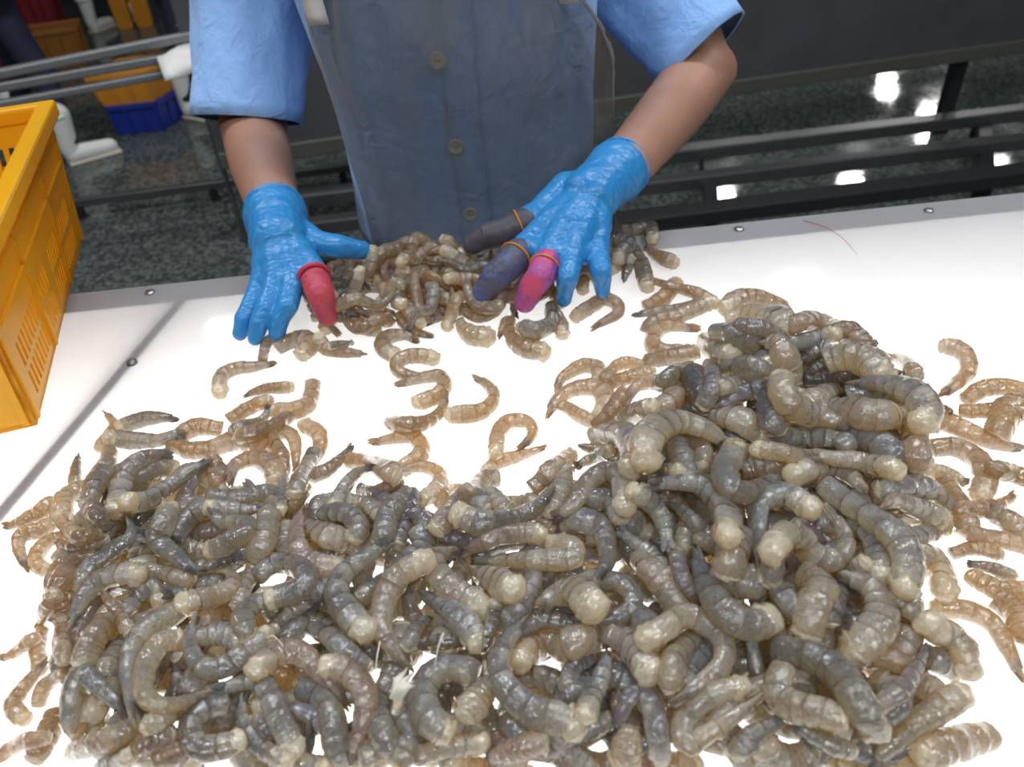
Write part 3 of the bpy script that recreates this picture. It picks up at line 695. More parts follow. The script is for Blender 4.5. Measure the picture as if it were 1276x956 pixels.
# ------------------------------------------------------------------ gloves
def glove(name, wrist, cuff, heel, side, fingers, thumb, lab):
    pr = [('c', cuff, .0325, wrist, .0295), ('c', wrist, .028, heel, .029)]
    K_ = [f[0] for f in fingers]
    for f in fingers: pr += [('c', heel, .022, f[0].lerp(heel, .45), .018), ('c', f[0].lerp(heel, .45), .017, f[0], .0118)]
    for i in range(3): pr.append(('c', K_[i], .0112, K_[i + 1], .0112)); pr.append(('c', K_[i].lerp(heel, .35), .0145, K_[i + 1].lerp(heel, .35), .0145))
    for f in fingers:
        k, p, t = f; d = p.lerp(t, .52) + Vector((0, 0, .003)); pr += [('c', k, .0114, p, .0100), ('c', p, .0100, d, .0090), ('c', d, .0089, t, .0074)]
    c0, m0, p0, t0 = thumb
    pr += [('c', heel.lerp(wrist, .3), .022, c0, .0175), ('c', c0, .0175, m0, .0135), ('c', m0, .0130, p0, .0118), ('c', p0, .0116, t0, .0090), ('c', c0, .014, K_[3].lerp(heel, .5), .0125)]
    g = link(name, blob(pr, .0013, 7, wrinkle=(.0011, (heel - wrist).normalized(), 130, 38)), M_GLOVE, worker); g['label'] = lab
    ax = (wrist - cuff).normalized(); b = MB(); b.torus(cuff - ax * .0150, ax, .0296, .0018, 40, 8); b.obj('cuff_bead', M_GLOVE, g, True)
    return g
def cot(g, a, p, t, mat, rim, lab, band=None, r=1.0):
    d = (p - a).normalized(); q = p.lerp(t, .5) + Vector((0, 0, .003))
    pr = [('c', a, .0136 * r, p, .0128 * r), ('c', p, .0128 * r, q, .0122 * r), ('c', q, .0122 * r, t + (t - q).normalized() * .003, .0098 * r)]
    o = link('finger_cot', blob(pr, .0013, 6, wrinkle=(.0009, d, 160, 60)), mat, g); o['label'] = lab
    if rim: b = MB(); b.torus(a - d * .006, d, .0142 * r, .0024, 32, 8); b.obj('rolled_rim', mat, g, True)
    if band is not None:
        c = a.lerp(p, band); b = MB(); b.torus(c, d, .0139 * r, .0011, 36, 6); b.obj('rubber_band', M_BAND, g, True)
lf = [(H(327, 352, .040), H(313, 384, .028), H(299, 415, .011)), (H(345, 350, .046), H(332, 385, .033), H(318, 421, .012)), (H(367, 346, .048), H(358, 381, .036), H(345, 416, .014)), (H(391, 336, .048), H(400, 362, .042), H(408, 391, .022))]
lt = (H(364, 287, .060), H(392, 302, .055), H(424, 308, .050), H(452, 312, .040))
gl = glove('glove', H(345, 279, .067), LW.lerp(H(347, 285, .062), .5), H(348, 300, .062), 1, lf, lt, 'blue nitrile glove with a red finger cot on the index finger')
cot(gl, H(393, 350, .048), H(399, 365, .045), H(407, 391, .021), M_COTRED, True, 'rolled red latex finger cot')
rf = [(H(744, 314, .046), H(749, 338, .044), H(751, 363, .020)), (H(712, 318, .054), H(708, 345, .048), H(703, 373, .020)), (H(683, 315, .056), H(672, 344, .050), H(656, 373, .026)), (H(654, 306, .054), H(630, 333, .048), H(604, 362, .028))]
rt = (H(706, 236, .076), H(672, 265, .066), H(632, 287, .056), H(592, 302, .044))
gr = glove('glove', H(757, 224, .078), RW.lerp(H(740, 235, .072), .3), H(735, 245, .074), -1, rf, rt, 'blue nitrile glove with slate, pink and grey finger cots')
cot(gr, H(681, 328, .053), H(673, 345, .049), H(656, 374, .025), M_COTPINK, False, 'pink and purple latex finger cot', .25)
cot(gr, H(646, 317, .051), H(630, 334, .047), H(604, 363, .027), M_COTBLUE, False, 'slate blue latex finger cot', .18, 1.12)
cot(gr, H(654, 277, .061), H(630, 288, .055), H(592, 303, .043), M_COTGREY, False, 'dark grey latex thumb cot', .25, 1.05)

# centre lines of the shrimp: layer, tone, end, radius, then nine points in half millimetres from the table top
SPINES = [
    (0, 0, 0, 79, 321, 903, 3, 329, 914, 7, 340, 924, 8, 351, 931, 10, 365, 935, 12, 378, 937, 13, 392, 937, 13, 406, 933, 13, 418, 927, 10),
    (0, 0, 0, 78, 127, 516, 3, 143, 523, 6, 160, 525, 8, 177, 520, 10, 191, 510, 11, 200, 495, 12, 204, 478, 13, 201, 461, 13, 192, 446, 10),
    (0, 2, 0, 75, -596, 705, 3, -595, 722, 6, -588, 737, 8, -576, 749, 10, -560, 756, 11, -544, 756, 12, -528, 751, 13, -515, 739, 13, -507, 724, 10),
    (0, 0, 0, 70, 422, 965, 3, 434, 976, 6, 449, 983, 7, 464, 987, 9, 480, 987, 10, 496, 983, 11, 510, 976, 12, 523, 966, 12, 532, 953, 9),
    (0, 2, 0, 85, -404, 519, 4, -404, 533, 7, -401, 547, 9, -395, 560, 11, -387, 571, 12, -376, 581, 13, -364, 587, 14, -351, 592, 14, -337, 593, 11),
    (0, 3, 0, 84, -282, 558, 4, -296, 563, 7, -310, 567, 9, -325, 568, 11, -340, 567, 13, -355, 565, 19, -370, 560, 33, -383, 554, 35, -396, 546, 30),
    (0, 1, 0, 87, 363, 614, 4, 377, 614, 7, 392, 612, 9, 406, 608, 11, 419, 603, 13, 432, 595, 14, 443, 586, 15, 453, 576, 15, 462, 564, 11),
    (0, 0, 2, 78, 241, 874, 3, 230, 866, 6, 220, 857, 8, 210, 847, 10, 202, 836, 11, 194, 825, 12, 187, 813, 13, 181, 801, 13, 176, 788, 10),
    (0, 3, 0, 84, 199, 577, 4, 186, 578, 7, 173, 583, 9, 161, 589, 11, 151, 598, 12, 142, 608, 13, 135, 620, 14, 131, 633, 14, 129, 646, 11),
    (0, 0, 2, 71, -456, 682, 3, -460, 665, 6, -459, 648, 8, -455, 632, 9, -447, 617, 10, -436, 605, 11, -422, 596, 13, -406, 590, 20, -390, 588, 34),
    (0, 0, 2, 71, -297, 610, 3, -299, 623, 6, -299, 635, 8, -297, 647, 9, -292, 659, 10, -286, 670, 11, -278, 680, 12, -269, 688, 12, -258, 695, 9),
    (0, 0, 0, 78, 431, 711, 3, 447, 713, 6, 462, 710, 8, 476, 702, 10, 486, 689, 11, 491, 674, 12, 491, 659, 13, 486, 644, 13, 476, 632, 10),
    (0, 3, 0, 71, -343, 506, 3, -340, 493, 6, -342, 480, 8, -350, 468, 9, -360, 460, 10, -374, 457, 11, -387, 458, 12, -399, 465, 12, -408, 475, 9),
    (0, 0, 0, 82, -231, 641, 3, -217, 650, 7, -201, 654, 9, -185, 653, 10, -170, 647, 12, -157, 637, 13, -148, 623, 14, -144, 607, 14, -144, 591, 10),
    (0, 2, 0, 86, 389, 547, 4, 397, 535, 7, 402, 521, 9, 404, 506, 11, 401, 491, 13, 396, 477, 14, 387, 465, 14, 375, 456, 14, 361, 449, 11),
    (0, 3, 0, 71, 41, 352, 3, 26, 352, 6, 11, 353, 8, -4, 355, 9, -19, 357, 10, -34, 360, 11, -49, 363, 12, -63, 367, 12, -78, 372, 9),
    (0, 0, 0, 80, 320, 749, 3, 306, 744, 7, 292, 737, 8, 280, 729, 10, 268, 719, 12, 259, 708, 13, 251, 695, 13, 244, 682, 13, 239, 668, 10),
    (0, 0, 0, 88, 143, 472, 4, 158, 478, 9, 174, 480, 19, 191, 479, 35, 206, 475, 41, 221, 467, 39, 233, 456, 24, 243, 444, 16, 250, 429, 11),
    (0, 0, 0, 79, -73, 471, 3, -84, 485, 6, -89, 501, 8, -90, 518, 10, -85, 534, 12, -75, 548, 13, -61, 558, 13, -44, 563, 13, -27, 563, 10),
    (0, 1, 0, 84, 457, 660, 4, 456, 645, 7, 451, 632, 12, 444, 620, 23, 434, 610, 40, 422, 602, 42, 409, 598, 40, 395, 597, 30, 381, 599, 12),
    (0, 0, 0, 79, 267, 940, 3, 277, 950, 6, 290, 956, 8, 305, 957, 10, 319, 952, 13, 329, 943, 22, 336, 930, 31, 338, 915, 29, 334, 901, 18),
    (0, 0, 0, 71, -173, 537, 3, -174, 551, 6, -174, 565, 8, -173, 579, 9, -171, 593, 10, -169, 606, 17, -165, 620, 30, -161, 633, 40, -156, 646, 37),
    (0, 3, 0, 87, -421, 574, 4, -433, 580, 7, -445, 586, 9, -456, 592, 11, -467, 599, 13, -478, 607, 14, -488, 615, 15, -498, 623, 15, -508, 632, 11),
    (0, 0, 2, 75, 535, 792, 3, 521, 798, 6, 511, 809, 8, 505, 823, 9, 505, 837, 11, 511, 851, 12, 521, 862, 13, 535, 868, 13, 550, 868, 10),
    (0, 2, 0, 73, -536, 770, 24, -542, 757, 32, -546, 743, 27, -548, 729, 16, -549, 714, 11, -548, 700, 12, -546, 685, 12, -542, 671, 12, -536, 658, 9),
    (0, 0, 0, 82, -66, 564, 31, -81, 570, 22, -95, 580, 13, -106, 592, 10, -114, 606, 12, -120, 622, 13, -122, 638, 14, -120, 654, 14, -115, 670, 10),
    (0, 0, 0, 79, 292, 639, 3, 308, 641, 6, 324, 647, 8, 338, 656, 10, 350, 668, 11, 358, 683, 12, 363, 699, 13, 363, 716, 13, 360, 733, 10),
    (0, 0, 0, 74, 528, 772, 3, 536, 786, 8, 543, 800, 10, 550, 814, 9, 556, 829, 11, 561, 844, 12, 565, 859, 13, 568, 874, 13, 571, 890, 9),
    (0, 2, 0, 85, -463, 506, 4, -455, 494, 7, -448, 482, 9, -441, 471, 11, -435, 458, 12, -429, 446, 14, -424, 433, 14, -419, 420, 14, -415, 407, 11),
    (0, 0, 0, 82, 204, 640, 3, 209, 653, 7, 211, 666, 9, 209, 680, 10, 205, 693, 12, 197, 705, 13, 187, 714, 14, 175, 721, 14, 162, 725, 10),
    (0, 0, 2, 75, 137, 498, 3, 136, 481, 6, 129, 465, 8, 118, 452, 9, 104, 443, 11, 87, 439, 12, 70, 440, 13, 54, 446, 13, 41, 457, 10),
    (0, 0, 2, 76, 536, 949, 21, 521, 944, 18, 507, 938, 11, 493, 931, 10, 480, 923, 11, 467, 914, 12, 455, 905, 13, 444, 894, 13, 433, 883, 10),
    (0, 0, 2, 84, -375, 469, 26, -358, 463, 29, -342, 456, 24, -327, 448, 15, -312, 440, 12, -298, 430, 13, -284, 419, 14, -271, 408, 14, -259, 396, 11),
    (0, 0, 0, 83, -33, 634, 4, -17, 634, 7, -1, 631, 9, 14, 624, 11, 27, 614, 12, 37, 602, 13, 45, 588, 14, 49, 572, 14, 50, 556, 11),
    (0, 3, 0, 72, 529, 1008, 3, 515, 1011, 6, 502, 1009, 13, 491, 1001, 26, 484, 990, 33, 482, 976, 32, 485, 963, 26, 493, 953, 26, 505, 946, 28),
    (0, 0, 0, 80, -347, 668, 3, -354, 653, 7, -365, 641, 8, -379, 632, 10, -394, 626, 12, -411, 624, 14, -427, 626, 23, -442, 632, 33, -456, 641, 28),
    (0, 0, 0, 87, 135, 726, 4, 148, 730, 18, 160, 736, 34, 171, 744, 25, 180, 753, 17, 188, 764, 16, 194, 776, 22, 198, 789, 35, 200, 802, 35),
    (0, 0, 0, 78, -258, 727, 3, -247, 719, 6, -240, 708, 8, -236, 695, 10, -238, 681, 11, -245, 669, 12, -255, 660, 13, -268, 656, 18, -281, 656, 30),
    (0, 3, 2, 73, -458, 766, 3, -457, 749, 6, -453, 732, 8, -446, 717, 9, -436, 703, 11, -423, 691, 12, -408, 683, 12, -392, 677, 12, -375, 674, 9),
    (0, 3, 0, 75, -16, 398, 3, -31, 402, 6, -46, 409, 8, -59, 418, 10, -71, 429, 11, -80, 442, 12, -87, 457, 13, -92, 472, 14, -94, 488, 21),
    (0, 1, 0, 80, 289, 759, 4, 301, 750, 21, 316, 748, 21, 331, 751, 15, 343, 760, 12, 350, 773, 13, 351, 788, 13, 346, 802, 13, 336, 813, 10),
    (0, 4, 0, 86, -75, 625, 4, -62, 625, 7, -51, 630, 9, -43, 640, 11, -39, 652, 13, -40, 664, 14, -46, 675, 14, -56, 683, 14, -68, 686, 11),
    (0, 0, 2, 71, 438, 755, 3, 423, 753, 6, 409, 747, 8, 397, 739, 11, 386, 728, 22, 379, 715, 35, 374, 700, 39, 373, 685, 37, 375, 670, 24),
    (0, 0, 0, 86, -510, 713, 17, -496, 712, 10, -483, 705, 9, -474, 694, 11, -470, 681, 13, -471, 666, 15, -478, 654, 23, -489, 645, 38, -503, 642, 39),
    (0, 2, 0, 82, -324, 586, 25, -336, 595, 35, -344, 608, 34, -349, 623, 25, -348, 638, 22, -343, 653, 25, -333, 665, 17, -320, 673, 14, -305, 678, 10),
    (0, 1, 0, 85, -39, 416, 17, -53, 418, 27, -66, 425, 32, -74, 436, 36, -78, 450, 39, -76, 464, 40, -69, 476, 33, -58, 485, 18, -44, 489, 11),
    (0, 0, 0, 82, -60, 697, 32, -70, 690, 34, -82, 685, 27, -94, 683, 24, -107, 684, 28, -119, 688, 27, -130, 694, 17, -140, 702, 14, -147, 712, 10),
    (0, 2, 2, 76, -7, 626, 19, -2, 638, 24, -2, 651, 18, -7, 664, 19, -16, 674, 26, -27, 680, 38, -40, 682, 44, -53, 679, 44, -64, 672, 36),
    (0, 0, 0, 71, -166, 717, 3, -182, 720, 6, -198, 717, 8, -212, 709, 13, -222, 696, 25, -227, 680, 34, -226, 664, 29, -220, 649, 25, -208, 637, 17),
    (0, 2, 0, 72, 490, 982, 48, 497, 969, 46, 503, 957, 49, 511, 946, 48, 519, 935, 36, 527, 924, 22, 536, 914, 14, 546, 904, 12, 556, 894, 12),
    (0, 0, 2, 75, 453, 917, 28, 467, 919, 32, 482, 921, 33, 495, 924, 41, 509, 927, 54, 523, 931, 60, 536, 935, 51, 550, 940, 27, 563, 946, 10),
    (0, 1, 0, 85, 172, 449, 4, 157, 453, 7, 142, 452, 15, 128, 447, 28, 116, 439, 33, 107, 427, 27, 102, 413, 17, 101, 398, 14, 104, 383, 11),
    (0, 0, 2, 79, 376, 588, 29, 366, 595, 16, 357, 605, 10, 353, 618, 10, 353, 631, 12, 356, 643, 18, 364, 654, 31, 374, 662, 50, 387, 666, 45),
    (0, 4, 0, 79, -219, 389, 3, -224, 406, 7, -226, 423, 8, -225, 440, 10, -222, 457, 12, -215, 473, 13, -206, 487, 13, -194, 500, 13, -181, 511, 10),
    (0, 1, 0, 73, 393, 925, 29, 410, 922, 30, 427, 924, 27, 442, 931, 20, 455, 942, 17, 463, 957, 21, 466, 974, 32, 463, 991, 31, 455, 1006, 20),
    (0, 0, 2, 81, -215, 447, 25, -223, 436, 27, -232, 426, 27, -244, 417, 31, -257, 412, 41, -270, 409, 43, -285, 408, 43, -298, 410, 38, -312, 415, 26),
    (0, 0, 0, 83, 141, 625, 34, 136, 641, 37, 129, 658, 32, 122, 673, 20, 113, 689, 13, 103, 703, 13, 92, 716, 14, 80, 729, 14, 67, 741, 11),
    (0, 0, 2, 78, 309, 535, 3, 306, 547, 6, 303, 560, 8, 302, 573, 10, 301, 587, 11, 301, 600, 12, 302, 613, 13, 303, 626, 18, 306, 639, 23),
    (0, 4, 0, 81, 461, 812, 3, 460, 828, 7, 462, 845, 9, 466, 860, 10, 474, 875, 13, 483, 888, 21, 495, 900, 37, 509, 909, 61, 524, 915, 77),
    (0, 3, 2, 72, 391, 729, 42, 399, 719, 35, 410, 713, 23, 422, 711, 18, 435, 713, 20, 445, 721, 25, 452, 731, 15, 455, 744, 12, 452, 756, 9),
    (0, 1, 0, 84, -234, 529, 4, -249, 524, 7, -264, 520, 9, -279, 517, 11, -294, 516, 12, -309, 515, 13, -325, 516, 14, -340, 518, 14, -355, 521, 11),
    (0, 0, 0, 87, -16, 542, 4, -29, 546, 18, -43, 549, 33, -56, 551, 39, -70, 553, 41, -84, 554, 39, -98, 554, 27, -112, 553, 17, -126, 552, 11),
    (0, 3, 0, 77, -576, 745, 22, -591, 742, 23, -603, 733, 13, -610, 721, 10, -612, 707, 11, -608, 692, 12, -599, 681, 13, -586, 674, 13, -572, 673, 10),
    (0, 0, 0, 84, -118, 678, 43, -109, 667, 36, -104, 653, 34, -103, 638, 34, -107, 624, 38, -115, 612, 40, -127, 602, 41, -141, 597, 43, -156, 597, 37),
    (0, 0, 2, 85, 157, 484, 22, 147, 470, 31, 141, 453, 47, 140, 436, 45, 143, 419, 28, 152, 404, 18, 164, 391, 14, 179, 383, 14, 195, 378, 11),
    (0, 1, 0, 78, 90, 531, 3, 97, 519, 6, 100, 505, 8, 98, 491, 10, 91, 479, 11, 80, 470, 17, 66, 465, 28, 52, 466, 37, 39, 471, 25),
    (0, 4, 2, 81, 368, 342, 3, 368, 356, 7, 365, 370, 9, 358, 382, 10, 349, 392, 12, 337, 400, 13, 323, 404, 14, 309, 405, 14, 296, 402, 10),
    (0, 4, 2, 72, 344, 564, 3, 334, 579, 6, 331, 596, 9, 334, 613, 18, 343, 628, 33, 357, 638, 46, 374, 642, 53, 391, 639, 29, 406, 631, 11),
    (0, 4, 0, 78, -59, 470, 54, -61, 455, 54, -62, 439, 53, -60, 424, 53, -57, 409, 44, -51, 395, 37, -44, 382, 35, -35, 369, 38, -25, 358, 34),
    (0, 0, 0, 71, 107, 459, 30, 122, 457, 48, 138, 456, 65, 153, 456, 62, 169, 457, 54, 184, 458, 54, 200, 461, 60, 215, 465, 68, 230, 469, 63),
    (0, 3, 2, 80, -299, 545, 9, -308, 532, 27, -311, 517, 38, -308, 502, 36, -299, 490, 22, -286, 482, 15, -271, 479, 13, -257, 483, 13, -244, 492, 10),
    (0, 0, 2, 82, 247, 554, 3, 250, 541, 7, 255, 528, 9, 263, 517, 10, 273, 508, 12, 285, 502, 13, 298, 498, 14, 312, 497, 14, 326, 500, 10),
    (0, 0, 2, 84, -10, 546, 10, -19, 536, 20, -30, 529, 12, -42, 523, 11, -55, 521, 15, -68, 520, 26, -81, 523, 36, -93, 527, 37, -104, 535, 29),
    (0, 4, 0, 73, 219, 777, 5, 211, 767, 23, 202, 757, 35, 192, 749, 39, 182, 741, 47, 171, 733, 54, 160, 727, 53, 148, 721, 38, 136, 716, 21),
    (0, 0, 2, 79, 184, 717, 33, 178, 702, 30, 169, 688, 27, 159, 675, 32, 147, 663, 45, 134, 653, 56, 119, 645, 46, 104, 639, 26, 88, 635, 10),
    (0, 0, 0, 72, 458, 832, 17, 470, 841, 21, 485, 847, 23, 500, 851, 32, 516, 851, 37, 531, 848, 33, 545, 842, 34, 558, 833, 36, 569, 821, 27),
    (0, 0, 2, 82, 349, 798, 33, 352, 783, 35, 353, 769, 35, 353, 754, 33, 351, 739, 33, 348, 725, 38, 343, 711, 28, 337, 698, 17, 329, 685, 10),
    (0, 4, 2, 87, 435, 961, 4, 420, 965, 9, 406, 975, 9, 397, 988, 11, 393, 1004, 13, 394, 1020, 14, 401, 1035, 15, 413, 1047, 15, 428, 1053, 11),
    (0, 0, 2, 80, -354, 387, 3, -361, 402, 7, -367, 418, 11, -371, 434, 22, -374, 450, 36, -374, 467, 44, -372, 484, 37, -368, 500, 32, -362, 516, 34),
    (0, 0, 2, 86, 87, 559, 4, 75, 552, 12, 62, 548, 27, 48, 547, 32, 34, 550, 24, 22, 557, 16, 12, 567, 14, 5, 579, 14, 1, 592, 11),
    (0, 1, 0, 74, 258, 876, 3, 245, 870, 13, 235, 860, 20, 229, 847, 22, 229, 833, 14, 235, 820, 12, 245, 810, 12, 258, 804, 12, 272, 804, 9),
    (0, 0, 0, 73, 425, 591, 56, 416, 603, 64, 409, 616, 57, 406, 631, 49, 407, 646, 47, 412, 661, 29, 420, 674, 17, 432, 684, 12, 445, 691, 9),
    (0, 3, 2, 86, -281, 549, 4, -281, 533, 21, -278, 517, 33, -271, 503, 34, -261, 490, 41, -249, 480, 42, -234, 474, 39, -218, 471, 41, -202, 472, 36),
    (0, 0, 0, 83, 213, 792, 53, 219, 778, 41, 225, 763, 25, 230, 748, 18, 233, 733, 19, 236, 717, 28, 239, 701, 40, 240, 685, 43, 240, 670, 38),
    (0, 0, 0, 86, 513, 838, 46, 501, 840, 43, 488, 841, 42, 475, 841, 39, 463, 839, 40, 450, 836, 30, 438, 832, 19, 426, 826, 14, 415, 820, 11),
    (0, 4, 2, 71, -359, 550, 44, -361, 534, 45, -367, 520, 53, -378, 508, 55, -391, 500, 38, -407, 497, 22, -422, 498, 14, -437, 504, 12, -449, 513, 9),
    (0, 3, 0, 74, -314, 662, 29, -304, 652, 25, -297, 639, 25, -294, 625, 22, -296, 610, 19, -302, 597, 20, -311, 586, 27, -323, 578, 36, -337, 574, 38),
    (0, 3, 0, 87, 231, 553, 4, 234, 566, 7, 236, 579, 9, 237, 593, 11, 236, 606, 13, 235, 619, 14, 232, 633, 15, 228, 646, 16, 224, 658, 22),
    (0, 1, 0, 86, 217, 484, 56, 229, 496, 35, 236, 511, 21, 239, 528, 15, 236, 544, 18, 230, 559, 27, 219, 571, 24, 205, 580, 24, 189, 585, 27),
    (0, 3, 0, 84, 255, 826, 17, 264, 816, 31, 274, 806, 34, 284, 797, 25, 295, 788, 18, 307, 780, 18, 318, 773, 24, 330, 766, 38, 343, 760, 53),
    (0, 4, 0, 75, 136, 802, 3, 150, 797, 9, 163, 791, 22, 175, 782, 38, 186, 772, 50, 195, 761, 59, 202, 748, 61, 208, 735, 40, 212, 720, 26),
    (0, 0, 0, 72, -572, 606, 3, -557, 614, 6, -542, 620, 12, -526, 623, 25, -510, 623, 41, -493, 619, 43, -478, 614, 43, -464, 605, 40, -452, 594, 33),
    (0, 0, 0, 88, 74, 375, 4, 72, 391, 7, 66, 406, 9, 57, 419, 11, 44, 429, 13, 29, 436, 14, 13, 438, 15, -3, 436, 15, -18, 430, 11),
    (0, 1, 0, 78, 76, 629, 8, 65, 635, 6, 55, 643, 8, 47, 652, 10, 41, 663, 11, 38, 676, 12, 37, 688, 13, 39, 701, 13, 44, 712, 10),
    (0, 0, 0, 83, 585, 804, 4, 581, 792, 7, 572, 782, 9, 561, 777, 11, 548, 776, 16, 536, 780, 26, 527, 789, 26, 521, 800, 28, 521, 813, 26),
    (0, 4, 0, 86, 448, 917, 27, 459, 905, 35, 470, 893, 40, 482, 882, 46, 494, 872, 50, 506, 861, 60, 519, 852, 63, 533, 843, 61, 546, 834, 60),
    (0, 0, 0, 87, 526, 700, 4, 511, 699, 13, 497, 703, 29, 485, 712, 31, 477, 724, 30, 473, 738, 35, 476, 753, 28, 483, 766, 17, 494, 776, 11),
    (0, 0, 0, 88, -473, 434, 4, -464, 444, 9, -456, 454, 19, -448, 466, 33, -441, 477, 36, -435, 489, 37, -430, 501, 41, -425, 514, 39, -422, 527, 21),
    (0, 0, 0, 85, 344, 371, 4, 330, 374, 8, 317, 380, 18, 305, 389, 34, 295, 399, 39, 288, 412, 33, 283, 425, 21, 280, 439, 14, 281, 454, 11),
    (0, 3, 0, 73, 360, 539, 3, 344, 534, 6, 328, 533, 9, 312, 537, 19, 297, 544, 21, 285, 554, 13, 275, 567, 12, 269, 582, 12, 267, 598, 9),
    (0, 2, 0, 86, 327, 567, 4, 334, 551, 10, 345, 538, 23, 358, 527, 20, 373, 518, 22, 389, 514, 30, 406, 512, 37, 423, 514, 26, 439, 520, 11),
    (0, 0, 2, 71, 97, 463, 21, 97, 448, 35, 94, 433, 42, 87, 420, 39, 77, 409, 32, 65, 400, 31, 50, 395, 20, 35, 394, 13, 20, 397, 9),
    (0, 1, 0, 87, 456, 965, 44, 440, 962, 33, 423, 963, 28, 407, 969, 30, 393, 979, 35, 383, 993, 37, 377, 1009, 37, 376, 1026, 37, 380, 1042, 20),
    (0, 0, 0, 81, 167, 473, 25, 159, 485, 32, 156, 499, 26, 157, 514, 26, 163, 527, 30, 173, 538, 30, 186, 545, 19, 201, 547, 14, 215, 544, 10),
    (0, 0, 2, 72, 155, 747, 58, 152, 731, 70, 145, 715, 61, 135, 702, 47, 122, 691, 41, 107, 684, 38, 90, 680, 23, 74, 681, 15, 57, 685, 13),
    (0, 0, 0, 76, 161, 448, 69, 163, 433, 52, 166, 419, 42, 170, 405, 39, 176, 391, 42, 183, 378, 42, 191, 366, 38, 201, 355, 21, 211, 344, 10),
    (0, 2, 0, 71, -499, 736, 27, -512, 733, 32, -523, 725, 27, -529, 713, 24, -531, 700, 27, -526, 687, 30, -518, 678, 18, -506, 672, 12, -492, 672, 9),
    (0, 2, 0, 72, -39, 712, 3, -24, 706, 6, -9, 703, 8, 6, 701, 16, 22, 702, 31, 37, 704, 40, 52, 709, 38, 66, 715, 37, 79, 723, 39),
    (0, 0, 2, 73, 233, 748, 34, 229, 765, 43, 228, 782, 42, 233, 798, 36, 241, 813, 37, 252, 825, 42, 267, 835, 32, 283, 840, 18, 300, 840, 9),
    (0, 0, 0, 78, 355, 642, 68, 356, 655, 62, 355, 667, 52, 354, 680, 47, 353, 693, 50, 350, 706, 59, 347, 718, 65, 344, 731, 65, 339, 743, 58),
    (0, 0, 0, 86, 189, 556, 37, 184, 572, 40, 181, 589, 47, 180, 606, 36, 180, 624, 23, 183, 641, 18, 188, 657, 20, 194, 673, 29, 202, 688, 37),
    (0, 0, 0, 75, -562, 668, 21, -551, 680, 32, -545, 695, 34, -547, 712, 34, -554, 726, 36, -567, 736, 37, -582, 740, 43, -598, 738, 39, -612, 730, 30),
    (0, 2, 2, 77, -237, 647, 6, -248, 637, 6, -254, 623, 8, -253, 608, 10, -247, 594, 11, -235, 584, 12, -221, 580, 13, -206, 582, 13, -193, 591, 10),
    (0, 4, 0, 75, 352, 629, 62, 353, 646, 80, 349, 663, 72, 339, 678, 60, 325, 688, 39, 309, 694, 26, 292, 694, 20, 275, 689, 22, 261, 679, 31),
    (0, 1, 0, 85, 396, 610, 50, 383, 610, 43, 371, 609, 34, 358, 607, 31, 346, 605, 33, 333, 601, 38, 321, 597, 36, 310, 591, 39, 299, 585, 35),
    (0, 4, 0, 71, 187, 597, 59, 175, 606, 60, 166, 618, 46, 162, 631, 39, 162, 646, 41, 167, 660, 50, 176, 672, 55, 188, 680, 62, 202, 684, 61),
    (0, 2, 0, 76, 362, 831, 3, 352, 840, 6, 344, 851, 8, 340, 863, 11, 339, 877, 21, 341, 890, 38, 347, 902, 51, 356, 912, 51, 368, 919, 33),
    (0, 0, 0, 78, 422, 838, 32, 438, 837, 49, 454, 833, 60, 468, 825, 57, 479, 813, 45, 487, 799, 40, 492, 783, 43, 492, 767, 51, 488, 751, 60),
    (0, 0, 0, 73, 468, 970, 49, 455, 976, 50, 442, 981, 43, 429, 983, 43, 415, 983, 50, 402, 982, 62, 389, 978, 63, 376, 972, 48, 365, 964, 30),
    (0, 4, 0, 86, -470, 683, 31, -459, 688, 30, -447, 693, 29, -435, 697, 35, -422, 700, 37, -410, 703, 34, -397, 706, 21, -385, 708, 15, -372, 709, 11),
    (0, 2, 2, 77, 255, 721, 29, 257, 738, 20, 263, 754, 19, 273, 768, 25, 286, 779, 39, 302, 786, 45, 319, 789, 52, 336, 788, 55, 352, 781, 54),
    (0, 4, 0, 76, 33, 481, 41, 46, 481, 50, 59, 484, 52, 71, 489, 38, 82, 496, 30, 92, 504, 29, 100, 515, 28, 106, 526, 24, 110, 538, 10),
    (0, 3, 2, 87, 376, 834, 4, 385, 823, 7, 392, 811, 9, 399, 799, 11, 405, 787, 13, 410, 774, 17, 415, 761, 27, 418, 747, 29, 420, 734, 20),
    (0, 0, 0, 82, 288, 785, 59, 287, 802, 52, 288, 820, 44, 292, 837, 41, 298, 853, 39, 307, 868, 42, 318, 881, 53, 332, 892, 72, 346, 902, 77),
    (0, 0, 0, 78, 306, 876, 67, 301, 888, 58, 298, 900, 40, 300, 913, 30, 305, 925, 31, 313, 935, 41, 323, 943, 54, 336, 947, 56, 349, 948, 45),
    (0, 2, 2, 87, 104, 425, 50, 110, 439, 55, 113, 454, 53, 113, 470, 51, 111, 485, 49, 106, 499, 55, 98, 513, 58, 89, 525, 54, 78, 535, 37),
    (0, 0, 0, 88, -419, 539, 40, -434, 538, 40, -448, 540, 24, -463, 544, 15, -475, 552, 13, -486, 562, 14, -495, 574, 15, -501, 587, 19, -504, 602, 29),
    (0, 2, 2, 81, 109, 553, 3, 99, 566, 7, 92, 579, 9, 86, 594, 10, 82, 609, 15, 80, 624, 27, 80, 640, 38, 82, 655, 38, 86, 670, 44),
    (0, 0, 0, 86, 5, 489, 4, 17, 497, 7, 27, 507, 12, 36, 518, 24, 43, 531, 43, 49, 544, 58, 52, 558, 58, 53, 572, 47, 52, 587, 41),
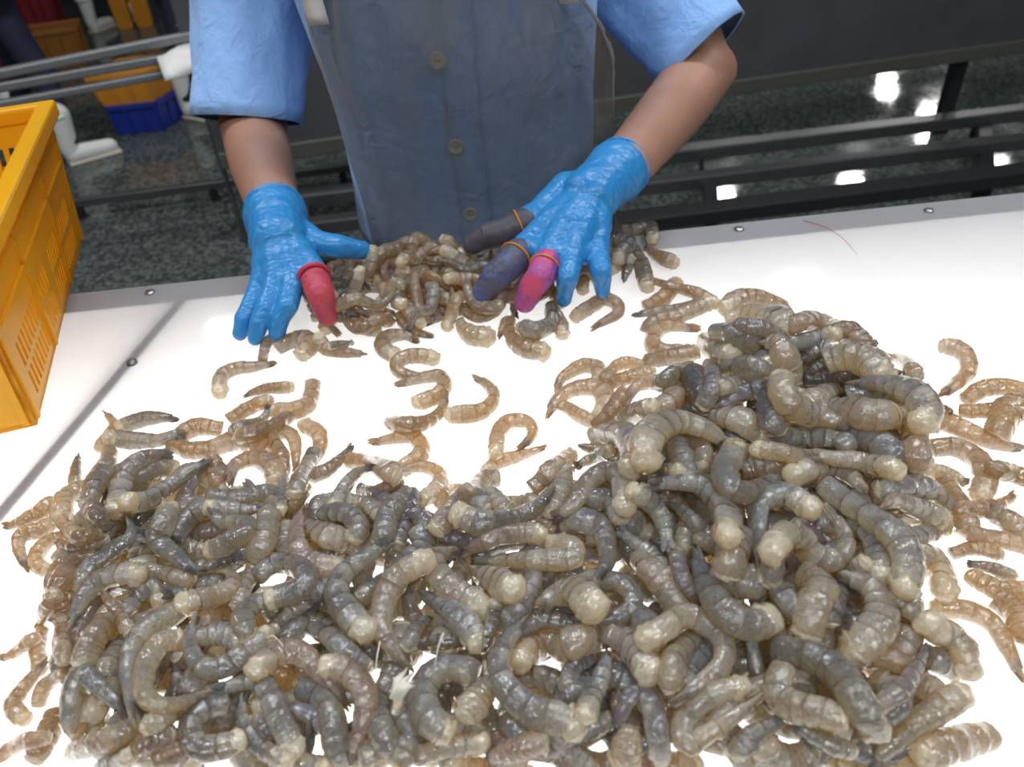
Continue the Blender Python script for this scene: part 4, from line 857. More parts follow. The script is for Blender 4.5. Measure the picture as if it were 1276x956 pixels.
    (0, 4, 0, 77, 398, 397, 3, 399, 411, 7, 396, 426, 14, 389, 438, 28, 378, 448, 42, 364, 454, 42, 350, 456, 33, 335, 453, 18, 323, 445, 10),
    (0, 1, 2, 78, 189, 691, 79, 199, 682, 83, 209, 674, 74, 220, 667, 61, 232, 660, 54, 244, 655, 54, 256, 650, 33, 268, 647, 18, 281, 644, 10),
    (0, 2, 0, 84, 271, 399, 4, 274, 383, 7, 280, 368, 9, 289, 355, 11, 302, 345, 12, 316, 337, 13, 332, 333, 14, 348, 333, 14, 364, 337, 11),
    (0, 1, 0, 79, -447, 593, 52, -436, 599, 44, -424, 603, 38, -411, 606, 38, -399, 607, 44, -386, 605, 42, -373, 602, 41, -362, 597, 44, -351, 591, 41),
    (0, 0, 2, 80, 275, 631, 27, 269, 617, 25, 266, 603, 30, 265, 588, 36, 267, 573, 37, 270, 559, 38, 276, 546, 38, 285, 533, 31, 295, 523, 24),
    (0, 0, 0, 76, 184, 701, 39, 199, 705, 44, 214, 703, 52, 227, 696, 64, 237, 684, 70, 241, 669, 79, 240, 654, 80, 232, 640, 67, 220, 630, 50),
    (0, 4, 2, 78, 330, 869, 62, 329, 854, 50, 322, 840, 47, 311, 830, 53, 297, 825, 65, 282, 825, 65, 268, 831, 68, 257, 841, 67, 250, 855, 50),
    (0, 0, 0, 73, -267, 553, 3, -275, 562, 6, -280, 574, 8, -281, 587, 9, -278, 599, 12, -270, 610, 20, -260, 617, 31, -248, 621, 31, -235, 621, 20),
    (0, 0, 0, 73, 474, 836, 69, 489, 839, 62, 504, 836, 60, 517, 827, 54, 527, 814, 54, 530, 799, 56, 528, 784, 55, 521, 770, 60, 508, 760, 71),
    (0, 0, 0, 72, -249, 619, 49, -255, 604, 45, -256, 588, 27, -253, 572, 16, -245, 558, 11, -234, 546, 11, -221, 537, 12, -205, 533, 12, -189, 533, 9),
    (0, 4, 2, 79, 388, 494, 24, 381, 483, 34, 371, 474, 50, 360, 468, 63, 347, 464, 62, 334, 463, 51, 321, 466, 38, 309, 471, 23, 298, 479, 13),
    (0, 0, 2, 76, -531, 709, 44, -522, 721, 43, -516, 735, 46, -515, 751, 39, -518, 766, 32, -526, 779, 20, -537, 790, 14, -551, 797, 13, -566, 800, 10),
    (0, 2, 2, 78, -504, 646, 57, -500, 661, 50, -494, 675, 38, -486, 688, 33, -476, 699, 35, -464, 709, 32, -451, 716, 32, -437, 722, 33, -423, 725, 20),
    (0, 3, 2, 71, 258, 412, 14, 266, 426, 31, 280, 435, 43, 296, 438, 41, 312, 434, 36, 325, 424, 36, 332, 409, 41, 333, 393, 39, 327, 378, 33),
    (0, 3, 0, 83, 255, 506, 17, 261, 520, 35, 271, 532, 58, 283, 542, 63, 298, 547, 56, 313, 549, 47, 329, 547, 44, 343, 540, 46, 355, 530, 43),
    (0, 2, 0, 80, -325, 579, 54, -332, 565, 54, -337, 550, 44, -338, 534, 40, -337, 519, 42, -332, 503, 39, -325, 489, 27, -316, 477, 16, -304, 466, 10),
    (0, 2, 0, 82, 258, 394, 26, 271, 402, 44, 282, 413, 60, 292, 425, 60, 299, 438, 64, 305, 453, 61, 308, 468, 63, 309, 483, 56, 308, 498, 40),
    (0, 2, 2, 71, 417, 719, 34, 421, 703, 34, 427, 688, 34, 435, 675, 36, 446, 662, 30, 458, 652, 31, 472, 643, 38, 487, 637, 40, 502, 633, 30),
    (0, 2, 0, 74, 486, 750, 74, 481, 763, 73, 474, 775, 55, 465, 787, 38, 455, 796, 29, 444, 805, 30, 432, 812, 40, 418, 817, 41, 405, 820, 32),
    (0, 0, 2, 79, -270, 729, 3, -257, 720, 15, -242, 714, 26, -227, 710, 40, -212, 709, 40, -196, 711, 31, -181, 716, 26, -168, 724, 22, -156, 734, 10),
    (0, 2, 2, 72, 322, 575, 26, 334, 566, 44, 347, 560, 57, 362, 557, 35, 376, 556, 20, 391, 557, 13, 405, 561, 13, 418, 567, 20, 430, 576, 33),
    (0, 1, 0, 83, 459, 857, 38, 446, 854, 42, 432, 852, 38, 419, 851, 23, 405, 851, 15, 392, 852, 13, 378, 853, 15, 365, 856, 21, 351, 859, 29),
    (0, 0, 0, 79, 62, 436, 30, 67, 420, 42, 76, 405, 52, 89, 393, 45, 104, 385, 41, 121, 382, 39, 138, 383, 43, 154, 388, 54, 169, 398, 63),
    (0, 0, 0, 80, 147, 667, 71, 162, 659, 69, 172, 647, 67, 177, 631, 69, 175, 614, 76, 167, 600, 65, 154, 590, 45, 137, 586, 27, 121, 589, 10),
    (0, 0, 2, 79, -369, 746, 3, -356, 754, 6, -341, 757, 8, -326, 756, 10, -313, 749, 12, -302, 739, 13, -294, 726, 13, -291, 712, 13, -293, 697, 10),
    (0, 1, 2, 72, -47, 424, 63, -37, 437, 47, -23, 446, 39, -7, 449, 38, 9, 446, 42, 23, 437, 43, 33, 424, 40, 37, 408, 39, 35, 391, 37),
    (0, 0, 0, 81, 46, 511, 43, 34, 519, 51, 25, 530, 47, 19, 543, 42, 16, 557, 43, 17, 571, 44, 22, 584, 42, 29, 596, 41, 40, 605, 39),
    (0, 4, 0, 78, -265, 424, 58, -252, 422, 58, -239, 419, 53, -227, 415, 43, -215, 410, 26, -203, 403, 16, -192, 396, 13, -182, 388, 13, -172, 379, 10),
    (0, 0, 0, 81, -157, 565, 13, -173, 568, 24, -186, 576, 30, -196, 587, 38, -203, 601, 36, -204, 617, 38, -202, 632, 46, -194, 646, 41, -183, 656, 33),
    (0, 0, 0, 82, 12, 397, 28, 21, 412, 46, 33, 422, 63, 49, 429, 60, 65, 431, 58, 82, 428, 63, 97, 420, 64, 109, 409, 62, 116, 394, 63),
    (0, 4, 0, 79, 363, 589, 19, 350, 588, 37, 338, 584, 50, 327, 576, 56, 319, 566, 67, 314, 554, 77, 312, 541, 76, 314, 528, 61, 320, 516, 43),
    (0, 2, 2, 72, 168, 777, 57, 175, 767, 62, 184, 757, 75, 193, 749, 83, 204, 742, 85, 215, 736, 79, 227, 732, 64, 240, 730, 54, 253, 729, 43),
    (0, 0, 0, 75, -279, 562, 17, -266, 567, 24, -253, 570, 34, -239, 572, 35, -226, 571, 37, -213, 569, 37, -200, 566, 32, -187, 560, 25, -176, 554, 23),
    (0, 1, 0, 85, -408, 495, 42, -398, 485, 42, -392, 472, 39, -392, 458, 39, -398, 444, 37, -408, 434, 42, -421, 428, 45, -435, 428, 44, -448, 433, 28),
    (0, 0, 0, 82, -203, 562, 51, -210, 548, 42, -212, 532, 35, -207, 517, 35, -196, 505, 41, -182, 498, 40, -166, 497, 27, -151, 503, 16, -139, 515, 10),
    (0, 0, 0, 85, 362, 706, 77, 377, 706, 64, 391, 708, 56, 406, 710, 51, 421, 713, 52, 435, 718, 51, 449, 722, 53, 463, 728, 61, 476, 734, 62),
    (0, 0, 0, 88, 305, 384, 49, 298, 373, 38, 289, 363, 33, 278, 356, 31, 265, 351, 21, 252, 348, 18, 239, 348, 22, 226, 351, 33, 214, 356, 45),
    (0, 2, 0, 76, 492, 926, 55, 484, 939, 47, 473, 949, 44, 460, 956, 48, 446, 959, 55, 432, 959, 51, 418, 955, 50, 405, 947, 43, 395, 937, 39),
    (0, 4, 0, 74, 38, 572, 62, 51, 582, 69, 64, 591, 63, 79, 599, 47, 94, 606, 38, 110, 612, 35, 126, 616, 39, 142, 618, 47, 159, 619, 61),
    (0, 0, 2, 71, 240, 431, 32, 255, 427, 45, 270, 422, 65, 284, 415, 79, 297, 406, 74, 309, 397, 64, 320, 386, 59, 330, 374, 57, 338, 361, 42),
    (0, 0, 0, 80, 215, 549, 31, 217, 533, 34, 221, 518, 40, 227, 503, 53, 235, 490, 55, 245, 477, 49, 257, 467, 51, 271, 458, 60, 285, 452, 77),
    (0, 2, 0, 75, -546, 604, 3, -559, 605, 10, -571, 608, 14, -582, 614, 10, -592, 622, 11, -600, 632, 12, -606, 644, 13, -609, 656, 13, -610, 668, 12),
    (0, 0, 2, 72, 464, 867, 25, 449, 872, 26, 436, 882, 32, 429, 896, 34, 428, 912, 41, 433, 927, 50, 443, 939, 61, 458, 946, 69, 474, 946, 64),
    (0, 0, 0, 77, -59, 578, 11, -63, 594, 11, -61, 609, 17, -54, 624, 27, -43, 635, 34, -28, 641, 35, -12, 642, 40, 3, 638, 43, 16, 628, 33),
    (0, 3, 0, 84, 92, 487, 42, 78, 496, 54, 62, 501, 56, 46, 503, 42, 29, 500, 35, 14, 493, 33, 1, 483, 38, -10, 470, 51, -17, 455, 58),
    (0, 1, 0, 83, 318, 466, 80, 331, 476, 73, 344, 486, 62, 358, 494, 54, 372, 502, 54, 387, 509, 63, 402, 515, 67, 417, 521, 67, 433, 525, 57),
    (0, 0, 2, 75, 398, 944, 59, 393, 932, 55, 390, 919, 36, 390, 905, 23, 393, 892, 18, 398, 880, 22, 406, 869, 33, 416, 860, 47, 427, 853, 57),
    (0, 1, 0, 78, -20, 652, 54, -33, 647, 55, -43, 639, 56, -51, 628, 55, -55, 615, 47, -55, 602, 38, -50, 589, 35, -43, 578, 39, -32, 570, 37),
    (0, 0, 0, 86, 364, 564, 55, 353, 576, 60, 341, 586, 71, 328, 595, 71, 314, 602, 67, 299, 608, 60, 284, 612, 53, 268, 614, 52, 252, 614, 41),
    (0, 0, 2, 77, 581, 839, 3, 591, 848, 6, 597, 860, 8, 599, 874, 10, 597, 887, 11, 590, 899, 12, 581, 909, 14, 568, 915, 22, 555, 917, 33),
    (0, 2, 0, 87, 173, 523, 45, 186, 525, 43, 199, 529, 44, 211, 536, 52, 222, 543, 53, 231, 553, 56, 239, 563, 57, 246, 575, 52, 251, 587, 37),
    (0, 1, 0, 77, -105, 417, 3, -117, 422, 6, -129, 424, 8, -142, 421, 10, -153, 415, 13, -162, 406, 23, -167, 395, 38, -170, 382, 40, -168, 370, 29),
    (0, 0, 0, 75, 269, 350, 42, 266, 364, 39, 260, 377, 23, 251, 388, 14, 240, 398, 11, 227, 404, 15, 214, 408, 27, 199, 408, 48, 185, 405, 75),
    (0, 0, 0, 87, -319, 663, 33, -335, 668, 42, -350, 677, 37, -363, 688, 37, -373, 701, 42, -381, 716, 47, -385, 733, 33, -387, 749, 19, -384, 766, 11),
    (0, 3, 0, 86, 76, 410, 65, 79, 397, 67, 84, 385, 62, 92, 374, 49, 102, 365, 31, 114, 358, 19, 126, 354, 14, 140, 352, 14, 153, 353, 11),
    (0, 3, 0, 75, -320, 643, 20, -308, 655, 38, -299, 669, 36, -296, 686, 34, -298, 702, 37, -304, 718, 37, -315, 731, 33, -329, 739, 18, -345, 744, 10),
    (0, 0, 0, 71, -314, 641, 29, -301, 633, 39, -286, 630, 40, -271, 633, 35, -258, 641, 37, -249, 653, 40, -245, 667, 40, -247, 682, 36, -254, 696, 33),
    (0, 1, 2, 73, -615, 774, 3, -617, 790, 6, -614, 805, 8, -605, 818, 9, -592, 828, 11, -577, 832, 12, -562, 830, 12, -547, 824, 16, -536, 812, 26),
    (0, 0, 2, 73, 35, 670, 28, 47, 673, 32, 59, 677, 34, 71, 682, 42, 82, 688, 57, 93, 695, 52, 103, 702, 53, 112, 711, 40, 121, 720, 27),
    (0, 1, 0, 85, 147, 440, 61, 137, 449, 78, 131, 461, 80, 130, 474, 68, 133, 487, 58, 141, 498, 51, 152, 505, 51, 165, 508, 52, 178, 506, 39),
    (0, 1, 2, 81, 503, 838, 72, 497, 853, 77, 488, 867, 73, 475, 878, 68, 461, 886, 61, 445, 889, 56, 429, 889, 57, 413, 885, 61, 398, 877, 56),
    (0, 2, 0, 71, -550, 620, 20, -546, 604, 14, -539, 588, 9, -531, 574, 9, -522, 560, 10, -511, 547, 11, -499, 535, 12, -485, 525, 12, -471, 517, 9),
    (0, 0, 0, 86, 200, 607, 35, 198, 592, 48, 197, 577, 53, 198, 562, 57, 200, 548, 68, 204, 533, 76, 209, 519, 75, 215, 506, 78, 222, 493, 83),
    (0, 0, 0, 80, -528, 523, 3, -516, 521, 10, -503, 521, 24, -491, 524, 36, -479, 529, 37, -469, 537, 39, -461, 547, 44, -455, 558, 40, -452, 570, 23),
    (0, 2, 2, 76, -112, 605, 58, -119, 593, 60, -128, 582, 50, -137, 571, 36, -147, 562, 32, -158, 553, 36, -169, 545, 44, -181, 538, 40, -194, 533, 35),
    (0, 0, 0, 81, 494, 723, 43, 504, 715, 39, 516, 711, 29, 528, 712, 18, 539, 718, 13, 547, 728, 13, 551, 740, 17, 549, 753, 28, 543, 764, 42),
    (0, 0, 0, 81, -557, 740, 52, -550, 728, 56, -546, 713, 54, -548, 699, 55, -555, 686, 50, -566, 677, 42, -579, 672, 41, -594, 671, 41, -607, 676, 37),
    (0, 3, 0, 77, -464, 478, 3, -478, 486, 9, -489, 496, 20, -498, 508, 39, -504, 522, 52, -507, 537, 45, -507, 552, 41, -503, 567, 43, -497, 580, 45),
    (0, 4, 0, 80, 465, 638, 51, 453, 634, 47, 440, 631, 50, 428, 629, 61, 416, 627, 74, 403, 625, 75, 391, 624, 71, 378, 624, 69, 365, 624, 63),
    (0, 1, 0, 75, -106, 500, 3, -117, 490, 6, -124, 478, 8, -128, 465, 10, -129, 450, 14, -126, 436, 24, -120, 423, 29, -111, 412, 22, -100, 404, 10),
    (0, 0, 2, 87, -317, 518, 51, -315, 504, 54, -314, 490, 53, -316, 476, 47, -319, 462, 42, -325, 450, 42, -332, 438, 39, -341, 427, 22, -351, 417, 11),
    (0, 0, 2, 80, -478, 744, 3, -467, 753, 10, -460, 766, 14, -458, 781, 10, -460, 795, 12, -467, 808, 13, -477, 818, 13, -490, 825, 13, -505, 826, 10),
    (0, 0, 0, 78, 296, 380, 51, 302, 369, 54, 312, 362, 59, 325, 359, 72, 337, 362, 77, 347, 370, 75, 353, 381, 68, 354, 393, 61, 350, 405, 59),
    (0, 0, 2, 71, 353, 762, 68, 340, 767, 71, 326, 770, 64, 312, 772, 65, 298, 773, 65, 284, 772, 62, 270, 770, 51, 256, 767, 42, 243, 762, 39),
    (0, 0, 0, 85, 494, 890, 59, 494, 907, 74, 496, 924, 73, 503, 940, 75, 512, 954, 72, 523, 966, 57, 537, 975, 35, 553, 982, 20, 570, 985, 11),
    (0, 4, 0, 76, -187, 716, 48, -193, 728, 45, -201, 737, 27, -213, 742, 16, -226, 744, 13, -238, 740, 17, -248, 733, 28, -256, 723, 39, -259, 711, 36),
    (0, 0, 2, 81, 295, 434, 80, 280, 437, 69, 265, 440, 56, 250, 441, 49, 235, 442, 49, 220, 442, 50, 205, 442, 40, 190, 440, 37, 175, 438, 23),
    (0, 0, 2, 85, 458, 710, 70, 446, 721, 76, 436, 734, 72, 429, 748, 61, 425, 764, 57, 424, 781, 57, 427, 797, 64, 432, 812, 70, 441, 826, 65),
    (0, 1, 0, 71, 215, 812, 43, 210, 800, 56, 210, 786, 60, 215, 774, 57, 226, 765, 61, 239, 761, 61, 252, 763, 67, 264, 770, 80, 272, 781, 78),
    (0, 4, 2, 81, 356, 341, 33, 339, 338, 37, 322, 340, 39, 306, 345, 43, 292, 354, 54, 280, 366, 57, 271, 380, 56, 265, 396, 61, 264, 413, 66),
    (0, 0, 0, 76, 331, 542, 84, 340, 550, 75, 351, 557, 73, 363, 561, 71, 375, 563, 55, 388, 563, 44, 401, 560, 41, 412, 555, 40, 423, 548, 30),
    (0, 2, 0, 81, 419, 847, 69, 407, 856, 65, 393, 863, 58, 378, 867, 54, 363, 868, 57, 348, 867, 66, 334, 863, 75, 320, 856, 71, 308, 847, 63),
    (0, 4, 0, 75, -445, 680, 36, -453, 694, 46, -457, 709, 54, -455, 725, 56, -449, 740, 46, -439, 752, 32, -425, 761, 26, -410, 764, 29, -394, 763, 39),
    (0, 0, 0, 77, 153, 670, 77, 140, 680, 66, 125, 684, 61, 109, 681, 61, 95, 673, 66, 85, 660, 67, 81, 645, 66, 83, 629, 65, 91, 614, 61),
    (0, 0, 2, 79, 234, 452, 65, 220, 453, 81, 205, 451, 81, 191, 446, 74, 178, 439, 70, 166, 430, 72, 156, 420, 71, 148, 407, 76, 142, 393, 75),
    (0, 2, 2, 86, 386, 696, 53, 399, 694, 47, 412, 690, 48, 423, 683, 56, 433, 674, 59, 442, 664, 58, 448, 652, 63, 452, 640, 72, 453, 626, 65),
    (0, 3, 2, 72, 162, 746, 63, 172, 760, 77, 187, 769, 87, 204, 771, 82, 221, 767, 83, 235, 757, 85, 244, 742, 83, 246, 725, 79, 242, 708, 66),
    (0, 3, 0, 79, 273, 408, 82, 264, 421, 82, 258, 437, 77, 257, 453, 78, 260, 470, 81, 266, 485, 73, 276, 498, 66, 289, 508, 68, 304, 515, 76),
    (0, 4, 0, 73, -196, 452, 3, -182, 450, 6, -168, 445, 10, -155, 439, 20, -143, 430, 35, -133, 420, 50, -124, 409, 47, -117, 396, 30, -112, 383, 12),
    (0, 1, 0, 83, 426, 460, 4, 418, 449, 11, 411, 438, 25, 405, 426, 32, 400, 413, 29, 397, 400, 24, 394, 387, 16, 393, 373, 14, 394, 360, 11),
    (0, 4, 0, 74, 359, 605, 48, 370, 596, 45, 383, 588, 48, 396, 582, 56, 410, 579, 57, 425, 578, 54, 439, 579, 54, 454, 582, 45, 467, 587, 36),
    (0, 0, 0, 77, 187, 563, 71, 172, 559, 54, 157, 561, 46, 143, 568, 47, 133, 579, 56, 127, 594, 60, 127, 609, 68, 132, 623, 71, 142, 635, 70),
    (0, 4, 2, 87, 458, 736, 79, 448, 747, 75, 443, 761, 77, 445, 776, 70, 452, 789, 63, 464, 798, 63, 478, 801, 70, 493, 798, 70, 505, 789, 66),
    (0, 0, 2, 80, -204, 406, 39, -190, 416, 33, -178, 427, 29, -168, 439, 32, -160, 453, 36, -154, 468, 39, -151, 484, 49, -149, 500, 52, -150, 516, 42),
    (0, 0, 2, 71, -247, 619, 56, -241, 604, 54, -241, 588, 51, -247, 573, 54, -258, 562, 48, -272, 555, 39, -288, 555, 37, -303, 560, 43, -315, 571, 57),
    (0, 0, 0, 77, -522, 709, 49, -509, 700, 46, -495, 693, 50, -481, 686, 55, -467, 680, 50, -452, 675, 40, -437, 671, 31, -422, 669, 29, -406, 667, 32),
    (0, 0, 2, 84, 325, 685, 62, 313, 681, 48, 301, 675, 38, 291, 669, 36, 281, 660, 43, 272, 651, 57, 265, 641, 65, 259, 630, 78, 254, 618, 76),
    (0, 1, 2, 74, -250, 708, 53, -241, 694, 54, -228, 683, 55, -212, 676, 51, -195, 674, 36, -179, 677, 28, -163, 684, 28, -151, 696, 37, -142, 710, 39),
    (0, 0, 0, 83, 73, 521, 67, 86, 529, 77, 99, 535, 78, 114, 539, 66, 128, 540, 55, 143, 540, 52, 158, 537, 57, 172, 532, 69, 185, 525, 64),
    (0, 1, 2, 73, -234, 412, 63, -237, 400, 44, -244, 390, 31, -254, 382, 21, -266, 378, 13, -279, 377, 12, -291, 381, 18, -301, 388, 31, -309, 398, 51),
    (0, 1, 2, 73, 434, 699, 61, 423, 709, 73, 414, 721, 73, 407, 733, 62, 403, 747, 53, 401, 762, 51, 402, 776, 54, 405, 791, 64, 411, 804, 81),
    (0, 4, 2, 79, -586, 753, 59, -593, 764, 43, -598, 776, 27, -599, 789, 19, -596, 801, 20, -591, 813, 28, -583, 823, 37, -572, 830, 39, -560, 835, 37),
    (0, 3, 0, 72, -472, 397, 3, -458, 399, 6, -444, 401, 13, -430, 402, 26, -415, 402, 37, -401, 402, 30, -387, 400, 23, -373, 398, 22, -359, 396, 22),
    (0, 2, 2, 85, -433, 755, 50, -432, 770, 46, -435, 784, 37, -444, 796, 34, -456, 804, 38, -470, 808, 41, -484, 807, 39, -497, 801, 23, -508, 791, 11),
    (0, 2, 2, 71, -371, 490, 58, -359, 478, 59, -352, 464, 54, -348, 447, 53, -350, 431, 53, -356, 416, 48, -367, 403, 49, -381, 394, 48, -397, 390, 48),
    (0, 2, 0, 74, -102, 520, 52, -91, 512, 53, -78, 508, 52, -65, 509, 53, -52, 514, 45, -42, 523, 43, -36, 535, 48, -34, 549, 55, -37, 562, 58),
    (0, 0, 2, 75, 476, 990, 51, 465, 985, 58, 453, 979, 66, 443, 972, 74, 433, 965, 76, 424, 956, 77, 415, 947, 76, 407, 937, 72, 400, 927, 67),
    (0, 0, 0, 72, 416, 923, 82, 406, 910, 76, 397, 896, 76, 390, 882, 76, 383, 868, 76, 377, 853, 64, 372, 837, 45, 369, 822, 33, 366, 806, 28),
    (0, 1, 0, 87, 388, 755, 60, 378, 764, 58, 370, 774, 63, 363, 785, 73, 358, 798, 73, 355, 810, 64, 355, 824, 62, 356, 837, 67, 360, 849, 71),
    (0, 0, 0, 86, -594, 771, 52, -583, 777, 45, -572, 783, 38, -561, 790, 37, -550, 798, 40, -541, 806, 49, -531, 815, 50, -523, 825, 43, -514, 835, 28),
    (0, 0, 0, 78, -141, 573, 51, -141, 560, 51, -140, 548, 44, -136, 536, 34, -130, 525, 31, -122, 515, 31, -112, 507, 33, -101, 500, 42, -89, 496, 41),
    (0, 0, 0, 75, 228, 455, 91, 228, 439, 75, 230, 423, 61, 234, 407, 54, 241, 392, 55, 250, 379, 64, 261, 366, 73, 273, 356, 81, 287, 347, 76),
    (0, 1, 0, 70, -62, 470, 62, -75, 463, 61, -86, 452, 60, -94, 440, 50, -100, 426, 46, -102, 410, 48, -100, 395, 49, -96, 381, 32, -88, 368, 21),
    (0, 0, 0, 75, 56, 479, 64, 49, 490, 63, 39, 499, 59, 27, 504, 58, 14, 507, 58, 1, 506, 55, -11, 502, 46, -22, 495, 35, -31, 485, 30),
    (0, 1, 2, 75, 299, 803, 67, 301, 820, 83, 298, 837, 84, 289, 851, 73, 276, 862, 70, 260, 868, 73, 243, 868, 58, 227, 863, 44, 213, 853, 32),
    (0, 0, 0, 80, 22, 734, 25, 33, 725, 43, 42, 713, 62, 49, 700, 63, 53, 686, 57, 55, 672, 54, 54, 657, 44, 50, 643, 33, 44, 630, 20),
    (0, 0, 0, 86, -420, 598, 49, -419, 611, 55, -414, 623, 47, -407, 634, 41, -397, 642, 34, -386, 648, 33, -373, 651, 36, -360, 651, 46, -348, 648, 50),
    (0, 0, 0, 79, -178, 434, 43, -191, 442, 38, -205, 447, 39, -221, 451, 43, -236, 452, 32, -251, 450, 28, -266, 446, 30, -281, 440, 39, -294, 432, 49),
    (0, 0, 2, 83, 116, 751, 21, 116, 737, 39, 120, 724, 59, 128, 713, 66, 139, 706, 74, 152, 702, 72, 166, 703, 60, 178, 708, 55, 189, 717, 51),
    (0, 0, 0, 72, 196, 600, 58, 210, 601, 57, 225, 601, 55, 239, 600, 60, 254, 598, 68, 268, 594, 65, 282, 590, 62, 296, 584, 64, 309, 578, 66),
    (0, 4, 0, 84, 325, 783, 74, 313, 775, 82, 302, 765, 84, 292, 753, 67, 285, 740, 52, 280, 726, 45, 277, 711, 45, 276, 696, 51, 278, 682, 51),
    (0, 4, 0, 86, 497, 1016, 29, 488, 1026, 17, 478, 1033, 11, 465, 1037, 11, 453, 1037, 13, 440, 1033, 14, 429, 1026, 14, 421, 1016, 15, 416, 1004, 11),
    (0, 3, 0, 85, 365, 504, 71, 377, 500, 78, 388, 492, 74, 395, 482, 62, 398, 469, 57, 397, 456, 59, 391, 444, 65, 382, 435, 63, 371, 429, 50),
    (0, 0, 2, 77, 322, 499, 59, 334, 503, 52, 346, 508, 53, 357, 514, 61, 368, 521, 67, 378, 529, 67, 387, 538, 64, 395, 547, 67, 403, 558, 66),
    (0, 2, 0, 74, 525, 884, 8, 537, 890, 20, 548, 898, 35, 556, 908, 52, 562, 920, 54, 565, 933, 50, 565, 946, 48, 562, 959, 47, 556, 971, 52),
    (0, 3, 0, 84, 156, 656, 78, 170, 655, 85, 182, 650, 85, 192, 641, 79, 199, 629, 72, 201, 616, 73, 199, 603, 77, 193, 590, 76, 184, 581, 68),
    (0, 0, 0, 79, 395, 704, 69, 382, 698, 73, 368, 694, 72, 354, 694, 77, 340, 697, 77, 327, 703, 66, 315, 712, 61, 306, 723, 64, 300, 736, 73),
    (0, 4, 0, 75, 446, 686, 69, 455, 696, 56, 467, 702, 50, 480, 705, 51, 493, 705, 52, 506, 701, 51, 518, 694, 35, 527, 685, 19, 533, 673, 10),
    (0, 1, 0, 80, 308, 800, 63, 293, 800, 69, 278, 801, 65, 263, 802, 59, 248, 805, 60, 233, 810, 60, 219, 815, 59, 205, 821, 53, 192, 829, 38),
    (0, 4, 2, 77, 121, 368, 50, 107, 362, 55, 93, 358, 55, 78, 357, 34, 63, 358, 20, 49, 362, 13, 36, 368, 13, 24, 377, 13, 13, 387, 12),
    (0, 0, 0, 74, 448, 990, 77, 434, 985, 80, 421, 978, 79, 409, 970, 80, 398, 961, 71, 387, 951, 63, 377, 940, 62, 369, 928, 68, 361, 916, 75),
    (0, 0, 0, 79, -488, 490, 31, -490, 477, 17, -489, 463, 11, -485, 451, 11, -479, 439, 17, -471, 428, 21, -462, 419, 27, -450, 413, 39, -438, 408, 50),
    (0, 4, 0, 86, -88, 548, 57, -89, 563, 60, -88, 578, 46, -86, 593, 31, -82, 607, 24, -77, 621, 23, -70, 635, 25, -63, 648, 29, -54, 659, 38),
    (0, 0, 0, 84, 48, 613, 53, 33, 618, 58, 18, 617, 49, 4, 611, 40, -6, 600, 37, -11, 585, 41, -11, 570, 42, -5, 556, 47, 5, 545, 60),
    (0, 2, 0, 73, 273, 394, 78, 260, 398, 83, 246, 399, 77, 232, 399, 74, 218, 396, 68, 205, 392, 64, 193, 385, 67, 182, 376, 68, 172, 366, 59),
    (0, 2, 2, 78, -521, 539, 56, -524, 526, 34, -525, 512, 19, -523, 499, 12, -519, 486, 11, -511, 475, 16, -502, 465, 27, -491, 458, 34, -478, 453, 37),
    (0, 0, 0, 71, -19, 438, 45, -28, 428, 38, -33, 415, 39, -33, 401, 47, -27, 388, 59, -17, 378, 55, -4, 373, 43, 10, 373, 38, 23, 378, 37),
    (0, 0, 2, 75, 298, 684, 50, 302, 669, 53, 307, 655, 46, 314, 641, 45, 324, 629, 50, 335, 618, 61, 348, 610, 64, 361, 603, 64, 376, 598, 63),
    (0, 3, 0, 72, 317, 424, 51, 330, 423, 59, 342, 421, 67, 355, 417, 78, 367, 413, 74, 379, 407, 60, 390, 400, 52, 400, 391, 50, 409, 382, 37),
    (0, 4, 0, 72, 176, 832, 3, 169, 819, 10, 161, 806, 23, 151, 795, 31, 141, 785, 19, 129, 775, 13, 117, 767, 12, 104, 760, 12, 91, 754, 9),
    (0, 3, 0, 78, 263, 682, 62, 275, 687, 74, 289, 688, 74, 302, 686, 70, 314, 679, 73, 323, 669, 66, 330, 658, 65, 332, 644, 71, 331, 631, 82),
    (0, 0, 0, 76, 421, 730, 82, 430, 721, 78, 439, 713, 74, 450, 705, 74, 460, 699, 74, 472, 694, 69, 484, 689, 67, 496, 686, 68, 508, 683, 60),
    (0, 4, 0, 79, -388, 770, 53, -375, 761, 46, -364, 751, 36, -353, 740, 32, -343, 728, 29, -334, 715, 26, -327, 701, 31, -320, 687, 42, -314, 673, 45),
    (0, 0, 0, 72, -259, 676, 48, -268, 686, 37, -274, 697, 33, -278, 710, 35, -279, 723, 36, -277, 735, 33, -273, 748, 20, -267, 759, 13, -258, 768, 9),
    (0, 0, 0, 72, 289, 883, 3, 278, 895, 6, 271, 911, 8, 269, 927, 12, 272, 944, 22, 279, 959, 26, 291, 971, 20, 306, 979, 13, 322, 982, 9),
    (0, 0, 2, 71, -75, 607, 42, -81, 619, 45, -87, 631, 49, -95, 643, 55, -104, 653, 55, -113, 663, 55, -124, 671, 49, -135, 679, 49, -147, 685, 56),
    (0, 0, 0, 82, -482, 672, 48, -498, 676, 55, -515, 677, 47, -531, 673, 46, -546, 667, 41, -559, 657, 36, -570, 645, 32, -578, 630, 34, -582, 615, 32),
    (0, 4, 2, 82, -543, 647, 19, -540, 634, 27, -538, 621, 36, -538, 607, 33, -538, 594, 30, -540, 581, 31, -543, 568, 28, -546, 555, 17, -551, 542, 10),
    (0, 0, 0, 75, 131, 740, 50, 144, 741, 68, 158, 740, 80, 170, 736, 78, 182, 730, 78, 193, 722, 80, 203, 713, 76, 211, 702, 77, 216, 690, 82),
